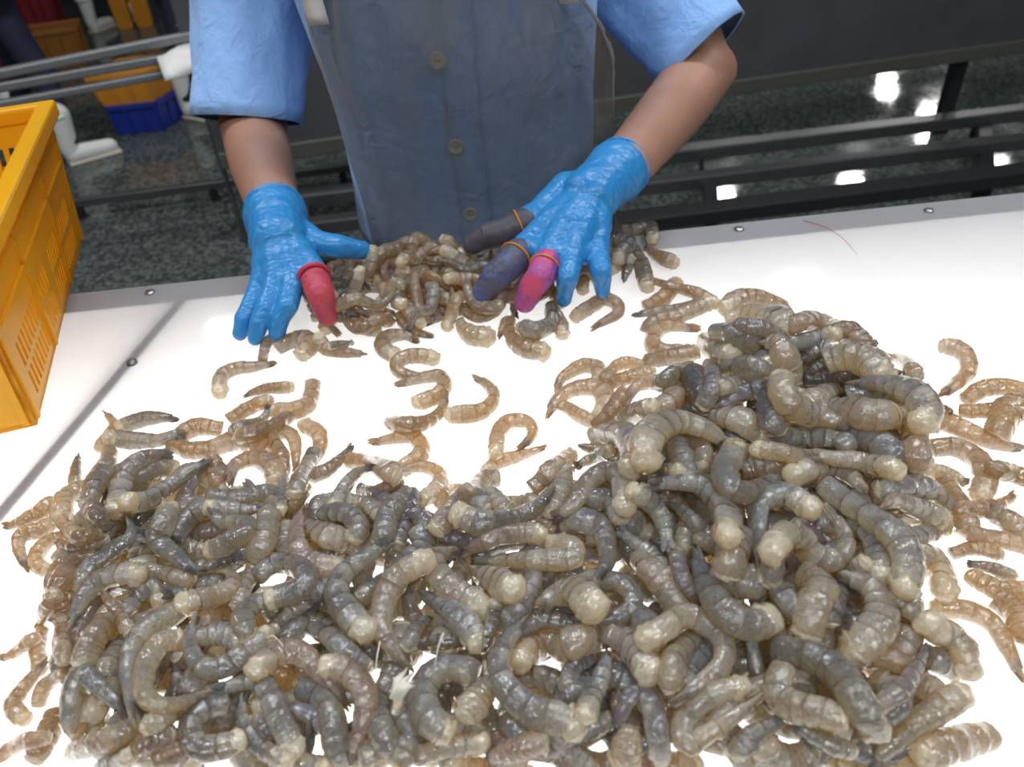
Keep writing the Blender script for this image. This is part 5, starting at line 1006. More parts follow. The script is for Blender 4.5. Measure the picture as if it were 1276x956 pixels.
    (0, 4, 0, 74, -435, 817, 41, -446, 806, 58, -457, 794, 59, -466, 782, 42, -475, 769, 28, -482, 755, 21, -489, 741, 22, -494, 726, 30, -498, 711, 29),
    (0, 0, 0, 77, 538, 867, 30, 548, 874, 32, 560, 878, 33, 573, 877, 38, 585, 872, 34, 594, 864, 31, 600, 853, 28, 602, 840, 18, 601, 828, 10),
    (0, 0, 2, 78, -438, 523, 55, -447, 509, 48, -460, 499, 41, -476, 492, 41, -493, 491, 46, -509, 494, 39, -524, 502, 38, -536, 514, 39, -544, 528, 21),
    (0, 0, 0, 74, -230, 660, 47, -213, 660, 49, -198, 665, 57, -185, 675, 56, -175, 688, 51, -170, 704, 50, -171, 720, 53, -177, 736, 49, -187, 749, 32),
    (0, 1, 0, 74, 197, 556, 88, 206, 567, 80, 217, 576, 75, 231, 581, 77, 245, 583, 81, 259, 581, 83, 273, 576, 77, 284, 567, 78, 293, 555, 84),
    (0, 2, 2, 83, -49, 695, 57, -36, 701, 49, -22, 704, 39, -8, 702, 36, 5, 697, 40, 17, 688, 50, 25, 677, 44, 31, 664, 45, 33, 650, 30),
    (0, 3, 0, 66, 236, 1390, 3, 235, 1404, 5, 227, 1416, 7, 216, 1423, 8, 202, 1426, 10, 189, 1423, 10, 177, 1414, 11, 171, 1402, 11, 170, 1388, 8),
    (0, 3, 2, 59, -125, 1327, 2, -130, 1313, 5, -138, 1301, 6, -149, 1292, 7, -162, 1286, 9, -176, 1283, 9, -190, 1284, 10, -204, 1289, 10, -216, 1297, 7),
    (0, 6, 0, 66, 200, 1434, 23, 209, 1425, 26, 215, 1414, 22, 218, 1402, 13, 218, 1389, 10, 215, 1377, 11, 208, 1366, 11, 200, 1357, 11, 189, 1351, 8),
    (0, 0, 2, 61, 56, 1340, 3, 62, 1327, 5, 66, 1312, 6, 67, 1298, 8, 66, 1283, 9, 62, 1269, 10, 56, 1255, 10, 47, 1243, 10, 37, 1233, 8),
    (0, 2, 0, 61, 130, 1311, 3, 118, 1318, 5, 109, 1328, 6, 103, 1341, 8, 102, 1355, 9, 104, 1369, 10, 111, 1381, 10, 121, 1391, 10, 133, 1397, 8),
    (0, 3, 0, 59, -11, 1243, 3, -16, 1253, 5, -16, 1264, 6, -11, 1275, 8, -3, 1282, 9, 7, 1286, 9, 19, 1285, 10, 29, 1280, 10, 35, 1271, 8),
    (0, 2, 0, 60, 115, 1342, 14, 103, 1338, 21, 91, 1334, 14, 79, 1331, 13, 66, 1328, 19, 53, 1327, 14, 40, 1326, 10, 28, 1326, 10, 15, 1327, 8),
    (0, 1, 0, 56, 23, 1203, 2, 18, 1213, 5, 15, 1224, 6, 15, 1235, 7, 18, 1246, 8, 23, 1256, 13, 30, 1265, 25, 39, 1272, 29, 49, 1276, 19),
    (0, 3, 0, 66, -150, 1356, 3, -144, 1342, 5, -136, 1330, 8, -126, 1320, 17, -114, 1312, 12, -100, 1306, 10, -86, 1303, 11, -71, 1302, 11, -57, 1305, 8),
    (0, 1, 0, 65, -17, 1242, 3, -30, 1246, 5, -42, 1254, 7, -50, 1265, 8, -54, 1279, 12, -52, 1293, 22, -46, 1306, 27, -35, 1315, 14, -22, 1321, 8),
    (0, 3, 0, 56, -61, 1406, 2, -50, 1400, 5, -38, 1398, 6, -26, 1401, 7, -16, 1408, 8, -9, 1418, 9, -7, 1431, 9, -10, 1443, 9, -17, 1453, 7),
    (0, 3, 0, 60, 156, 1297, 3, 146, 1307, 5, 136, 1316, 9, 125, 1324, 16, 114, 1332, 26, 102, 1338, 34, 90, 1343, 30, 77, 1347, 16, 63, 1350, 8),
    (0, 3, 2, 69, 65, 1368, 3, 75, 1378, 7, 88, 1385, 15, 102, 1387, 29, 116, 1385, 32, 129, 1378, 26, 140, 1368, 15, 146, 1356, 12, 149, 1342, 9),
    (0, 1, 0, 62, -354, 1380, 3, -346, 1390, 5, -337, 1399, 7, -327, 1407, 8, -316, 1413, 9, -304, 1418, 10, -291, 1421, 10, -279, 1423, 10, -266, 1423, 8),
    (0, 3, 0, 58, -96, 1422, 2, -107, 1418, 5, -117, 1411, 6, -125, 1402, 7, -131, 1391, 8, -134, 1380, 9, -134, 1368, 10, -131, 1356, 10, -126, 1345, 7),
    (0, 3, 0, 66, 80, 1296, 15, 93, 1290, 8, 108, 1288, 7, 123, 1291, 8, 135, 1299, 14, 144, 1311, 23, 149, 1325, 25, 149, 1340, 33, 144, 1354, 32),
    (0, 3, 0, 55, -209, 1241, 2, -218, 1251, 5, -229, 1257, 6, -242, 1259, 7, -255, 1256, 8, -266, 1249, 9, -274, 1238, 9, -278, 1226, 9, -278, 1213, 7),
    (0, 3, 0, 65, -300, 1448, 3, -288, 1451, 5, -276, 1451, 7, -264, 1448, 8, -253, 1443, 9, -244, 1435, 10, -237, 1426, 11, -232, 1415, 11, -229, 1403, 8),
    (0, 3, 0, 56, -277, 1431, 24, -283, 1421, 27, -284, 1409, 21, -281, 1398, 11, -274, 1389, 8, -264, 1383, 9, -253, 1381, 9, -242, 1383, 9, -232, 1389, 7),
    (0, 6, 0, 59, 106, 1367, 23, 93, 1370, 19, 79, 1369, 13, 67, 1364, 14, 56, 1356, 21, 48, 1346, 25, 43, 1333, 32, 42, 1320, 31, 45, 1307, 16),
    (0, 1, 0, 58, -270, 1372, 2, -279, 1383, 15, -290, 1391, 16, -303, 1397, 14, -316, 1400, 20, -330, 1400, 25, -344, 1397, 22, -357, 1392, 18, -368, 1384, 7),
    (0, 2, 0, 58, -359, 1359, 2, -347, 1360, 5, -335, 1364, 6, -326, 1371, 10, -318, 1381, 20, -313, 1392, 37, -311, 1404, 40, -312, 1416, 33, -317, 1427, 21),
    (0, 3, 2, 62, -176, 1235, 3, -168, 1248, 5, -160, 1260, 7, -151, 1271, 8, -142, 1282, 13, -132, 1292, 20, -121, 1302, 27, -110, 1311, 33, -98, 1319, 26),
    (0, 3, 0, 63, -175, 1422, 3, -167, 1433, 5, -156, 1441, 7, -142, 1445, 8, -128, 1445, 9, -115, 1440, 10, -105, 1431, 14, -97, 1419, 19, -94, 1406, 8),
    (0, 3, 0, 69, -178, 1394, 3, -179, 1409, 6, -183, 1422, 7, -191, 1434, 9, -202, 1444, 10, -214, 1450, 11, -228, 1454, 14, -243, 1453, 24, -256, 1449, 28),
    (0, 3, 2, 67, -2, 1429, 23, 8, 1419, 17, 15, 1407, 10, 18, 1393, 9, 16, 1379, 10, 11, 1366, 11, 1, 1355, 11, -10, 1347, 11, -24, 1344, 9),
    (0, 6, 2, 67, -289, 1255, 3, -292, 1244, 6, -292, 1232, 10, -289, 1221, 20, -284, 1211, 25, -276, 1202, 17, -266, 1196, 11, -255, 1192, 11, -244, 1192, 9),
    (0, 3, 0, 62, -149, 1350, 13, -138, 1342, 18, -127, 1333, 27, -118, 1323, 43, -110, 1312, 55, -103, 1300, 53, -98, 1288, 31, -94, 1275, 16, -91, 1261, 8),
    (0, 6, 0, 56, 104, 1390, 43, 97, 1381, 38, 89, 1372, 30, 81, 1365, 28, 72, 1358, 32, 62, 1352, 40, 51, 1346, 49, 41, 1342, 51, 30, 1339, 40),
    (0, 2, 0, 70, 46, 1354, 64, 49, 1365, 48, 50, 1377, 28, 50, 1388, 15, 47, 1400, 10, 42, 1411, 11, 36, 1420, 12, 28, 1429, 12, 19, 1436, 9),
    (0, 0, 0, 57, -173, 1240, 10, -163, 1233, 7, -152, 1230, 6, -140, 1232, 7, -130, 1238, 8, -123, 1247, 9, -120, 1258, 11, -121, 1270, 18, -126, 1280, 31),
    (0, 3, 2, 56, 25, 1305, 11, 38, 1304, 29, 51, 1304, 31, 64, 1307, 24, 76, 1312, 25, 88, 1318, 32, 98, 1326, 46, 107, 1336, 54, 114, 1347, 48),
    (0, 3, 0, 66, -136, 1164, 3, -149, 1167, 5, -162, 1173, 7, -173, 1180, 8, -182, 1190, 10, -190, 1201, 11, -195, 1213, 11, -198, 1226, 11, -198, 1240, 8),
    (0, 3, 0, 55, -226, 1307, 2, -229, 1321, 5, -236, 1333, 6, -248, 1342, 7, -262, 1346, 8, -276, 1345, 9, -289, 1339, 9, -299, 1328, 9, -304, 1314, 7),
    (0, 1, 0, 59, -173, 1373, 2, -184, 1378, 5, -196, 1380, 6, -208, 1381, 9, -220, 1380, 18, -231, 1377, 26, -242, 1371, 25, -252, 1364, 21, -260, 1356, 23),
    (0, 3, 0, 65, -233, 1341, 15, -238, 1351, 24, -240, 1362, 40, -238, 1374, 45, -233, 1384, 46, -225, 1392, 41, -215, 1397, 24, -203, 1399, 13, -192, 1397, 8),
    (0, 3, 2, 63, 272, 1426, 3, 271, 1413, 5, 268, 1401, 7, 263, 1389, 8, 257, 1378, 9, 249, 1367, 10, 240, 1358, 11, 230, 1350, 11, 218, 1344, 8),
    (0, 1, 0, 68, -166, 1313, 3, -177, 1323, 6, -187, 1334, 7, -194, 1347, 9, -200, 1360, 14, -203, 1375, 25, -204, 1389, 41, -202, 1404, 45, -199, 1418, 27),
    (0, 3, 0, 56, -282, 1301, 2, -292, 1292, 5, -302, 1284, 6, -313, 1277, 7, -324, 1271, 8, -336, 1266, 9, -349, 1262, 9, -362, 1259, 9, -374, 1257, 7),
    (0, 3, 0, 66, -82, 1403, 8, -86, 1392, 5, -93, 1383, 7, -103, 1376, 11, -115, 1374, 21, -127, 1375, 31, -137, 1381, 31, -145, 1389, 22, -150, 1400, 8),
    (0, 0, 0, 66, -20, 1453, 19, -28, 1441, 15, -37, 1430, 8, -47, 1421, 8, -59, 1413, 10, -72, 1407, 17, -86, 1403, 29, -100, 1402, 26, -114, 1402, 18),
    (0, 1, 2, 57, 90, 1339, 47, 88, 1326, 57, 87, 1312, 47, 87, 1299, 31, 89, 1285, 21, 92, 1272, 12, 97, 1259, 10, 102, 1247, 10, 109, 1235, 7),
    (0, 3, 0, 70, -280, 1284, 3, -293, 1280, 12, -305, 1273, 21, -315, 1265, 24, -325, 1255, 16, -332, 1243, 11, -338, 1231, 12, -341, 1218, 12, -342, 1204, 9),
    (0, 3, 0, 69, -7, 1372, 3, -5, 1384, 6, -2, 1396, 10, 2, 1408, 21, 8, 1419, 35, 15, 1429, 36, 23, 1438, 36, 32, 1447, 33, 41, 1454, 15),
    (0, 2, 0, 68, 204, 1358, 27, 196, 1368, 28, 192, 1380, 19, 191, 1393, 18, 193, 1405, 23, 200, 1416, 34, 209, 1425, 42, 221, 1430, 34, 233, 1432, 19),
    (1, 3, 0, 76, -193, 1441, 32, -198, 1425, 50, -205, 1411, 65, -216, 1398, 65, -228, 1387, 68, -243, 1380, 67, -259, 1376, 43, -275, 1375, 25, -291, 1377, 10),
    (1, 3, 2, 66, -190, 1316, 6, -174, 1322, 17, -159, 1329, 20, -144, 1337, 29, -130, 1346, 36, -117, 1356, 34, -105, 1368, 37, -94, 1381, 43, -84, 1394, 49),
    (1, 3, 0, 73, 87, 1299, 46, 90, 1281, 35, 85, 1263, 27, 74, 1248, 25, 58, 1238, 30, 40, 1235, 33, 22, 1239, 29, 7, 1250, 25, -3, 1266, 22),
    (1, 3, 0, 72, -137, 1385, 47, -146, 1401, 42, -159, 1415, 41, -173, 1427, 48, -190, 1434, 63, -208, 1439, 52, -227, 1439, 44, -245, 1436, 43, -263, 1429, 30),
    (1, 1, 0, 73, -267, 1331, 10, -281, 1337, 25, -295, 1343, 26, -310, 1347, 19, -324, 1352, 17, -339, 1355, 21, -354, 1358, 21, -369, 1360, 13, -384, 1361, 9),
    (1, 2, 0, 65, -149, 1290, 24, -163, 1280, 24, -174, 1267, 20, -181, 1252, 22, -184, 1236, 30, -183, 1219, 33, -178, 1204, 33, -169, 1190, 30, -156, 1179, 23),
    (1, 3, 0, 63, -350, 1351, 37, -339, 1339, 32, -324, 1332, 28, -309, 1329, 30, -293, 1331, 40, -278, 1339, 45, -266, 1350, 53, -259, 1364, 68, -256, 1380, 82),
    (1, 0, 0, 66, -271, 1206, 35, -287, 1207, 41, -301, 1211, 32, -316, 1216, 29, -329, 1223, 34, -342, 1231, 36, -353, 1242, 31, -363, 1253, 31, -371, 1266, 27),
    (1, 3, 0, 68, -26, 1311, 34, -46, 1315, 44, -65, 1321, 37, -83, 1328, 37, -100, 1338, 43, -116, 1349, 56, -131, 1362, 54, -145, 1376, 52, -157, 1392, 42),
    (1, 3, 2, 67, -305, 1213, 42, -299, 1198, 35, -288, 1186, 24, -274, 1180, 21, -258, 1180, 26, -244, 1185, 32, -232, 1196, 27, -226, 1211, 15, -226, 1226, 9),
    (1, 1, 0, 72, 124, 1327, 35, 142, 1327, 43, 158, 1334, 51, 170, 1346, 43, 176, 1363, 34, 175, 1380, 32, 167, 1395, 35, 154, 1407, 24, 137, 1411, 9),
    (1, 3, 0, 72, -160, 1362, 3, -173, 1372, 14, -182, 1386, 32, -183, 1403, 56, -178, 1419, 69, -167, 1431, 70, -152, 1438, 52, -135, 1439, 38, -120, 1432, 30),
    (1, 3, 0, 62, 182, 1302, 3, 186, 1320, 13, 187, 1338, 31, 185, 1356, 55, 180, 1374, 55, 172, 1390, 58, 161, 1405, 58, 148, 1418, 44, 133, 1428, 27),
    (1, 3, 0, 68, -155, 1201, 3, -141, 1212, 6, -125, 1222, 7, -109, 1230, 9, -92, 1237, 10, -74, 1241, 11, -56, 1244, 14, -38, 1245, 24, -19, 1244, 18),
    (1, 1, 2, 68, -127, 1326, 56, -114, 1318, 70, -100, 1312, 72, -84, 1308, 59, -69, 1307, 53, -53, 1308, 55, -38, 1311, 59, -23, 1316, 47, -10, 1323, 29),
    (1, 3, 0, 64, -250, 1190, 45, -263, 1198, 45, -275, 1209, 51, -284, 1222, 45, -291, 1236, 35, -295, 1252, 32, -296, 1268, 36, -294, 1283, 34, -288, 1299, 17),
    (1, 3, 0, 77, -216, 1300, 21, -203, 1290, 27, -189, 1281, 30, -175, 1272, 38, -160, 1265, 34, -145, 1258, 30, -130, 1252, 32, -114, 1247, 32, -98, 1242, 30),
    (1, 0, 2, 62, -199, 1170, 3, -182, 1173, 20, -167, 1180, 45, -154, 1190, 46, -143, 1203, 39, -137, 1218, 40, -134, 1235, 49, -135, 1252, 56, -140, 1268, 50),
    (1, 2, 2, 69, 8, 1370, 26, -3, 1359, 30, -17, 1350, 31, -32, 1343, 30, -48, 1339, 34, -65, 1338, 46, -81, 1340, 59, -97, 1344, 71, -112, 1352, 78),
    (1, 3, 0, 66, -103, 1257, 46, -99, 1239, 48, -88, 1223, 29, -73, 1213, 16, -54, 1208, 10, -36, 1212, 12, -19, 1221, 20, -8, 1236, 35, -3, 1254, 46),
    (1, 3, 2, 55, 2, 1240, 57, -12, 1238, 58, -25, 1239, 48, -38, 1243, 44, -50, 1250, 39, -60, 1259, 31, -68, 1270, 28, -73, 1282, 33, -76, 1295, 44),
    (1, 3, 0, 56, 39, 1274, 42, 30, 1280, 37, 19, 1285, 29, 8, 1289, 27, -3, 1291, 26, -15, 1291, 22, -27, 1290, 24, -38, 1288, 34, -49, 1284, 37),
    (1, 3, 0, 55, -41, 1389, 5, -52, 1401, 20, -65, 1410, 35, -80, 1416, 44, -95, 1420, 42, -111, 1421, 43, -127, 1419, 48, -142, 1413, 56, -156, 1405, 54),
    (1, 6, 2, 61, -37, 1250, 54, -49, 1246, 55, -61, 1241, 46, -72, 1234, 42, -82, 1227, 46, -92, 1218, 44, -100, 1208, 25, -107, 1197, 13, -113, 1186, 8),
    (1, 3, 0, 63, 96, 1381, 46, 112, 1378, 48, 127, 1380, 50, 142, 1384, 57, 155, 1392, 70, 166, 1403, 80, 175, 1416, 63, 180, 1431, 37, 182, 1446, 19),
    (1, 6, 0, 60, -84, 1266, 23, -98, 1261, 40, -114, 1260, 56, -129, 1264, 71, -142, 1272, 71, -153, 1283, 51, -160, 1297, 39, -163, 1312, 34, -162, 1327, 35),
    (1, 3, 0, 64, 208, 1343, 23, 196, 1339, 40, 185, 1333, 38, 176, 1325, 26, 167, 1316, 20, 161, 1306, 20, 156, 1294, 17, 154, 1282, 11, 153, 1270, 8),
    (1, 3, 2, 56, -313, 1191, 2, -325, 1199, 15, -335, 1208, 29, -345, 1218, 40, -354, 1229, 50, -362, 1240, 52, -369, 1253, 52, -375, 1265, 51, -379, 1279, 36),
    (1, 0, 0, 63, 140, 1361, 51, 143, 1375, 68, 144, 1390, 82, 142, 1405, 68, 137, 1419, 61, 129, 1432, 50, 119, 1443, 30, 107, 1452, 16, 94, 1458, 8),
    (1, 0, 0, 70, -170, 1313, 47, -182, 1303, 42, -191, 1292, 44, -198, 1278, 43, -202, 1264, 34, -204, 1249, 32, -202, 1234, 37, -198, 1219, 49, -191, 1206, 51),
    (1, 2, 2, 59, -337, 1336, 40, -337, 1325, 23, -332, 1314, 12, -323, 1307, 9, -312, 1303, 14, -301, 1304, 25, -291, 1310, 38, -284, 1319, 52, -281, 1331, 62),
    (1, 6, 0, 67, -16, 1232, 59, -19, 1247, 60, -27, 1260, 52, -38, 1270, 52, -52, 1277, 52, -67, 1279, 53, -82, 1276, 55, -95, 1268, 62, -106, 1257, 70),
    (1, 2, 2, 66, -198, 1234, 61, -212, 1226, 57, -227, 1220, 50, -242, 1215, 51, -258, 1212, 60, -274, 1211, 70, -290, 1212, 64, -305, 1215, 56, -321, 1219, 51),
    (1, 3, 2, 67, 120, 1307, 25, 118, 1318, 44, 113, 1328, 70, 104, 1336, 74, 93, 1341, 70, 82, 1342, 61, 70, 1339, 52, 61, 1333, 50, 53, 1324, 51),
    (1, 3, 0, 56, -174, 1266, 50, -161, 1274, 63, -152, 1286, 74, -149, 1300, 61, -151, 1315, 54, -160, 1328, 53, -172, 1336, 44, -187, 1339, 30, -202, 1336, 18),
    (1, 6, 2, 71, -353, 1376, 24, -354, 1389, 34, -353, 1403, 37, -347, 1415, 30, -339, 1426, 27, -328, 1434, 32, -316, 1440, 37, -303, 1442, 21, -289, 1441, 12),
    (1, 1, 0, 68, -306, 1321, 38, -321, 1315, 28, -333, 1305, 23, -342, 1292, 24, -346, 1277, 33, -345, 1261, 49, -340, 1246, 58, -330, 1233, 64, -317, 1224, 73),
    (1, 3, 0, 70, 98, 1334, 86, 85, 1330, 72, 74, 1323, 56, 65, 1313, 48, 58, 1302, 46, 53, 1289, 44, 52, 1276, 49, 54, 1263, 47, 59, 1251, 49),
    (1, 6, 0, 66, -148, 1364, 63, -136, 1361, 72, -123, 1363, 77, -112, 1369, 72, -104, 1379, 66, -101, 1392, 65, -102, 1405, 62, -108, 1416, 65, -119, 1424, 65),
    (1, 3, 0, 66, -57, 1268, 63, -66, 1257, 57, -70, 1243, 58, -68, 1229, 59, -62, 1216, 44, -51, 1207, 35, -37, 1203, 33, -23, 1204, 32, -10, 1210, 34),
    (1, 3, 2, 56, -145, 1315, 67, -154, 1305, 71, -161, 1294, 70, -166, 1282, 70, -168, 1269, 68, -168, 1255, 54, -166, 1242, 34, -161, 1230, 21, -154, 1219, 9),
    (1, 2, 2, 57, -199, 1237, 67, -195, 1248, 58, -195, 1261, 54, -198, 1272, 57, -205, 1282, 58, -214, 1291, 44, -224, 1296, 25, -236, 1299, 13, -248, 1298, 7),
    (1, 2, 2, 62, 123, 1248, 3, 122, 1260, 5, 124, 1271, 9, 129, 1282, 20, 138, 1290, 31, 148, 1296, 40, 160, 1298, 44, 171, 1296, 38, 182, 1292, 21),
    (1, 0, 0, 60, 156, 1372, 37, 169, 1363, 54, 184, 1359, 70, 200, 1359, 59, 215, 1363, 41, 228, 1372, 29, 238, 1384, 20, 244, 1398, 18, 246, 1414, 11),
    (1, 6, 0, 69, -232, 1275, 3, -237, 1286, 19, -238, 1298, 34, -236, 1310, 32, -231, 1320, 25, -223, 1329, 25, -213, 1336, 32, -201, 1339, 46, -189, 1339, 51),
    (1, 0, 0, 63, 36, 1362, 29, 44, 1372, 47, 50, 1384, 43, 53, 1396, 34, 53, 1409, 32, 51, 1422, 35, 46, 1434, 45, 38, 1445, 58, 29, 1454, 54),
    (1, 0, 2, 55, -60, 1444, 2, -48, 1454, 6, -34, 1459, 14, -19, 1459, 28, -4, 1453, 37, 7, 1443, 52, 14, 1429, 58, 15, 1413, 54, 11, 1399, 41),
    (1, 3, 0, 69, -121, 1379, 57, -134, 1378, 70, -146, 1376, 73, -157, 1372, 66, -168, 1366, 60, -178, 1358, 62, -186, 1349, 71, -193, 1339, 73, -198, 1328, 67),
    (2, 6, 0, 56, -694, 1018, 3, -681, 1004, 5, -669, 991, 6, -659, 975, 8, -657, 961, 9, -657, 948, 9, -657, 936, 10, -659, 925, 10, -661, 917, 8),
    (2, 6, 1, 77, -473, 944, 3, -482, 944, 7, -493, 946, 9, -503, 947, 10, -513, 947, 12, -521, 942, 13, -528, 934, 14, -534, 927, 13, -543, 924, 10),
    (2, 6, 1, 74, -548, 914, 9, -538, 910, 9, -528, 905, 9, -517, 898, 10, -506, 893, 11, -496, 891, 12, -487, 890, 13, -478, 890, 13, -471, 893, 10),
    (2, 1, 0, 47, -696, 916, 2, -692, 905, 4, -689, 895, 5, -685, 885, 6, -682, 875, 7, -678, 866, 8, -675, 857, 8, -672, 848, 8, -670, 842, 6),
    (2, 3, 0, 62, -746, 767, 3, -735, 768, 5, -726, 770, 7, -717, 773, 8, -709, 777, 10, -701, 782, 10, -696, 788, 11, -691, 797, 11, -689, 807, 8),
    (2, 6, 0, 61, -670, 680, 3, -680, 694, 5, -692, 710, 7, -702, 726, 8, -708, 743, 9, -697, 747, 10, -685, 749, 11, -676, 757, 10, -669, 767, 8),
    (2, 2, 1, 77, -651, 837, 3, -654, 829, 7, -659, 824, 9, -663, 818, 10, -667, 811, 12, -666, 800, 13, -662, 787, 15, -657, 774, 17, -655, 765, 16),
    (2, 6, 1, 54, -642, 742, 2, -650, 738, 5, -658, 735, 6, -665, 729, 7, -667, 718, 8, -667, 706, 9, -662, 693, 9, -651, 683, 9, -640, 677, 7),
    (2, 6, 0, 54, -619, 690, 48, -600, 677, 58, -588, 671, 61, -578, 668, 61, -570, 667, 61, -561, 667, 62, -553, 668, 62, -547, 672, 62, -542, 677, 60),
    (2, 6, 1, 47, -547, 659, 56, -556, 656, 57, -567, 656, 55, -578, 656, 52, -590, 656, 48, -599, 653, 44, -599, 642, 46, -595, 626, 50, -600, 622, 41),
    (2, 6, 1, 60, -647, 756, 21, -625, 732, 36, -606, 711, 49, -586, 688, 65, -568, 671, 77, -558, 668, 80, -552, 670, 80, -547, 673, 80, -542, 677, 79),
    (2, 3, 1, 78, -581, 636, 51, -577, 624, 55, -577, 615, 55, -579, 609, 52, -581, 604, 48, -585, 601, 40, -587, 600, 30, -587, 600, 20, -586, 599, 11),
    (2, 6, 0, 55, -618, 589, 2, -615, 593, 6, -609, 594, 14, -599, 590, 28, -589, 587, 41, -582, 586, 50, -577, 588, 56, -574, 592, 60, -571, 596, 62),
    (2, 6, 1, 47, -605, 584, 12, -608, 580, 6, -607, 573, 5, -605, 564, 6, -602, 555, 7, -597, 547, 8, -592, 538, 8, -588, 531, 8, -585, 524, 6),
    (2, 6, 0, 46, -646, 549, 2, -640, 551, 4, -635, 552, 5, -630, 554, 6, -625, 557, 7, -619, 558, 11, -610, 557, 18, -604, 559, 21, -603, 565, 18),
    (2, 3, 1, 48, -565, 581, 38, -569, 579, 29, -570, 573, 25, -564, 561, 29, -553, 544, 41, -538, 526, 55, -529, 513, 62, -525, 505, 61, -523, 500, 58),
    (2, 6, 1, 46, -522, 491, 54, -530, 491, 48, -543, 497, 35, -558, 503, 19, -567, 505, 10, -570, 501, 8, -570, 494, 8, -569, 488, 8, -570, 483, 6),
    (2, 3, 1, 66, -547, 472, 3, -544, 464, 6, -542, 456, 7, -540, 448, 9, -539, 441, 10, -539, 435, 11, -540, 429, 12, -541, 424, 11, -544, 419, 9),
    (2, 3, 1, 46, -591, 426, 2, -584, 429, 4, -579, 431, 6, -570, 432, 10, -558, 430, 20, -545, 427, 29, -537, 427, 31, -531, 429, 29, -526, 431, 26),
    (2, 3, 1, 65, -417, 392, 47, -408, 391, 56, -401, 391, 64, -396, 392, 68, -390, 394, 70, -385, 395, 71, -379, 396, 71, -374, 397, 71, -370, 400, 69),
    (2, 2, 1, 64, -304, 682, 57, -304, 673, 57, -304, 667, 55, -305, 661, 53, -304, 653, 52, -301, 645, 53, -295, 635, 56, -290, 627, 57, -286, 623, 54),
    (2, 0, 1, 73, -373, 516, 65, -366, 515, 66, -360, 516, 66, -355, 518, 64, -349, 517, 63, -341, 513, 65, -333, 510, 67, -326, 506, 68, -319, 502, 70),
    (2, 4, 0, 46, -270, 391, 46, -271, 393, 50, -272, 395, 55, -274, 397, 59, -275, 399, 62, -278, 402, 64, -280, 405, 65, -284, 409, 65, -287, 414, 63),
    (2, 3, 1, 65, -380, 383, 59, -375, 383, 61, -371, 383, 61, -368, 384, 60, -364, 385, 60, -361, 387, 59, -359, 389, 56, -356, 392, 52, -355, 395, 48),
    (2, 6, 0, 74, -232, 885, 3, -213, 885, 6, -194, 886, 8, -176, 886, 10, -157, 882, 11, -145, 858, 12, -151, 834, 13, -164, 819, 13, -179, 812, 10),
    (2, 6, 0, 64, -184, 802, 11, -170, 804, 18, -156, 809, 18, -142, 815, 13, -127, 811, 10, -115, 795, 12, -116, 768, 19, -122, 739, 34, -130, 708, 55),
    (2, 6, 1, 50, -201, 742, 43, -194, 732, 55, -188, 727, 62, -182, 722, 68, -177, 719, 72, -173, 719, 74, -168, 720, 75, -165, 723, 73, -161, 728, 70),
    (2, 6, 0, 49, -79, 779, 2, -85, 776, 4, -91, 773, 6, -97, 768, 9, -102, 758, 16, -105, 744, 25, -108, 735, 28, -111, 727, 28, -114, 722, 26),
    (2, 3, 1, 77, -258, 851, 3, -246, 843, 7, -235, 836, 10, -223, 823, 17, -209, 801, 34, -193, 769, 60, -178, 736, 86, -167, 721, 94, -160, 717, 92),
    (2, 2, 1, 66, -39, 702, 65, -37, 697, 65, -34, 694, 63, -32, 689, 64, -29, 683, 65, -27, 679, 65, -25, 676, 63, -22, 674, 60, -20, 673, 56),
    (2, 6, 0, 58, 46, 846, 3, 33, 840, 5, 20, 834, 6, 7, 828, 8, -5, 823, 9, -18, 819, 10, -30, 813, 10, -40, 804, 10, -50, 795, 8),
    (2, 6, 0, 68, -3, 824, 21, 12, 842, 17, 24, 868, 11, 23, 895, 9, 7, 904, 10, -11, 899, 12, -24, 877, 15, -30, 844, 22, -32, 812, 29),
    (2, 4, 1, 58, -102, 638, 62, -95, 633, 64, -87, 630, 64, -80, 629, 61, -73, 626, 61, -65, 621, 65, -57, 617, 68, -49, 616, 68, -42, 617, 65),
    (2, 1, 1, 46, -138, 487, 62, -130, 490, 56, -121, 493, 52, -112, 492, 53, -102, 489, 58, -93, 488, 60, -84, 490, 57, -76, 494, 52, -67, 497, 48),
    (2, 0, 1, 66, -174, 601, 29, -176, 593, 35, -178, 584, 44, -181, 577, 48, -184, 572, 51, -188, 568, 53, -191, 564, 55, -194, 559, 57, -198, 557, 56),
    (2, 1, 1, 66, -193, 511, 57, -190, 505, 59, -187, 499, 60, -185, 494, 61, -183, 489, 61, -181, 486, 59, -180, 483, 57, -179, 482, 52, -178, 481, 46),
    (2, 0, 1, 75, -172, 434, 47, -170, 427, 47, -167, 417, 51, -163, 406, 58, -159, 396, 63, -156, 389, 64, -153, 383, 62, -151, 379, 56, -150, 378, 45),
    (2, 0, 1, 69, -147, 415, 51, -141, 407, 54, -135, 400, 56, -130, 394, 55, -128, 388, 51, -131, 382, 50, -134, 374, 53, -137, 368, 53, -141, 364, 48),
    (2, 4, 0, 54, 65, 445, 70, 59, 442, 73, 53, 439, 75, 47, 437, 77, 41, 433, 80, 37, 428, 80, 35, 423, 80, 33, 418, 78, 31, 416, 72),
    (2, 0, 1, 62, 62, 419, 69, 56, 418, 67, 49, 416, 68, 43, 412, 71, 36, 408, 74, 31, 407, 70, 27, 405, 64, 23, 403, 58, 20, 403, 47),
    (2, 3, 1, 69, 14, 702, 63, 21, 707, 65, 28, 712, 68, 34, 713, 76, 41, 719, 78, 49, 741, 63, 59, 772, 38, 69, 798, 20, 79, 817, 9),
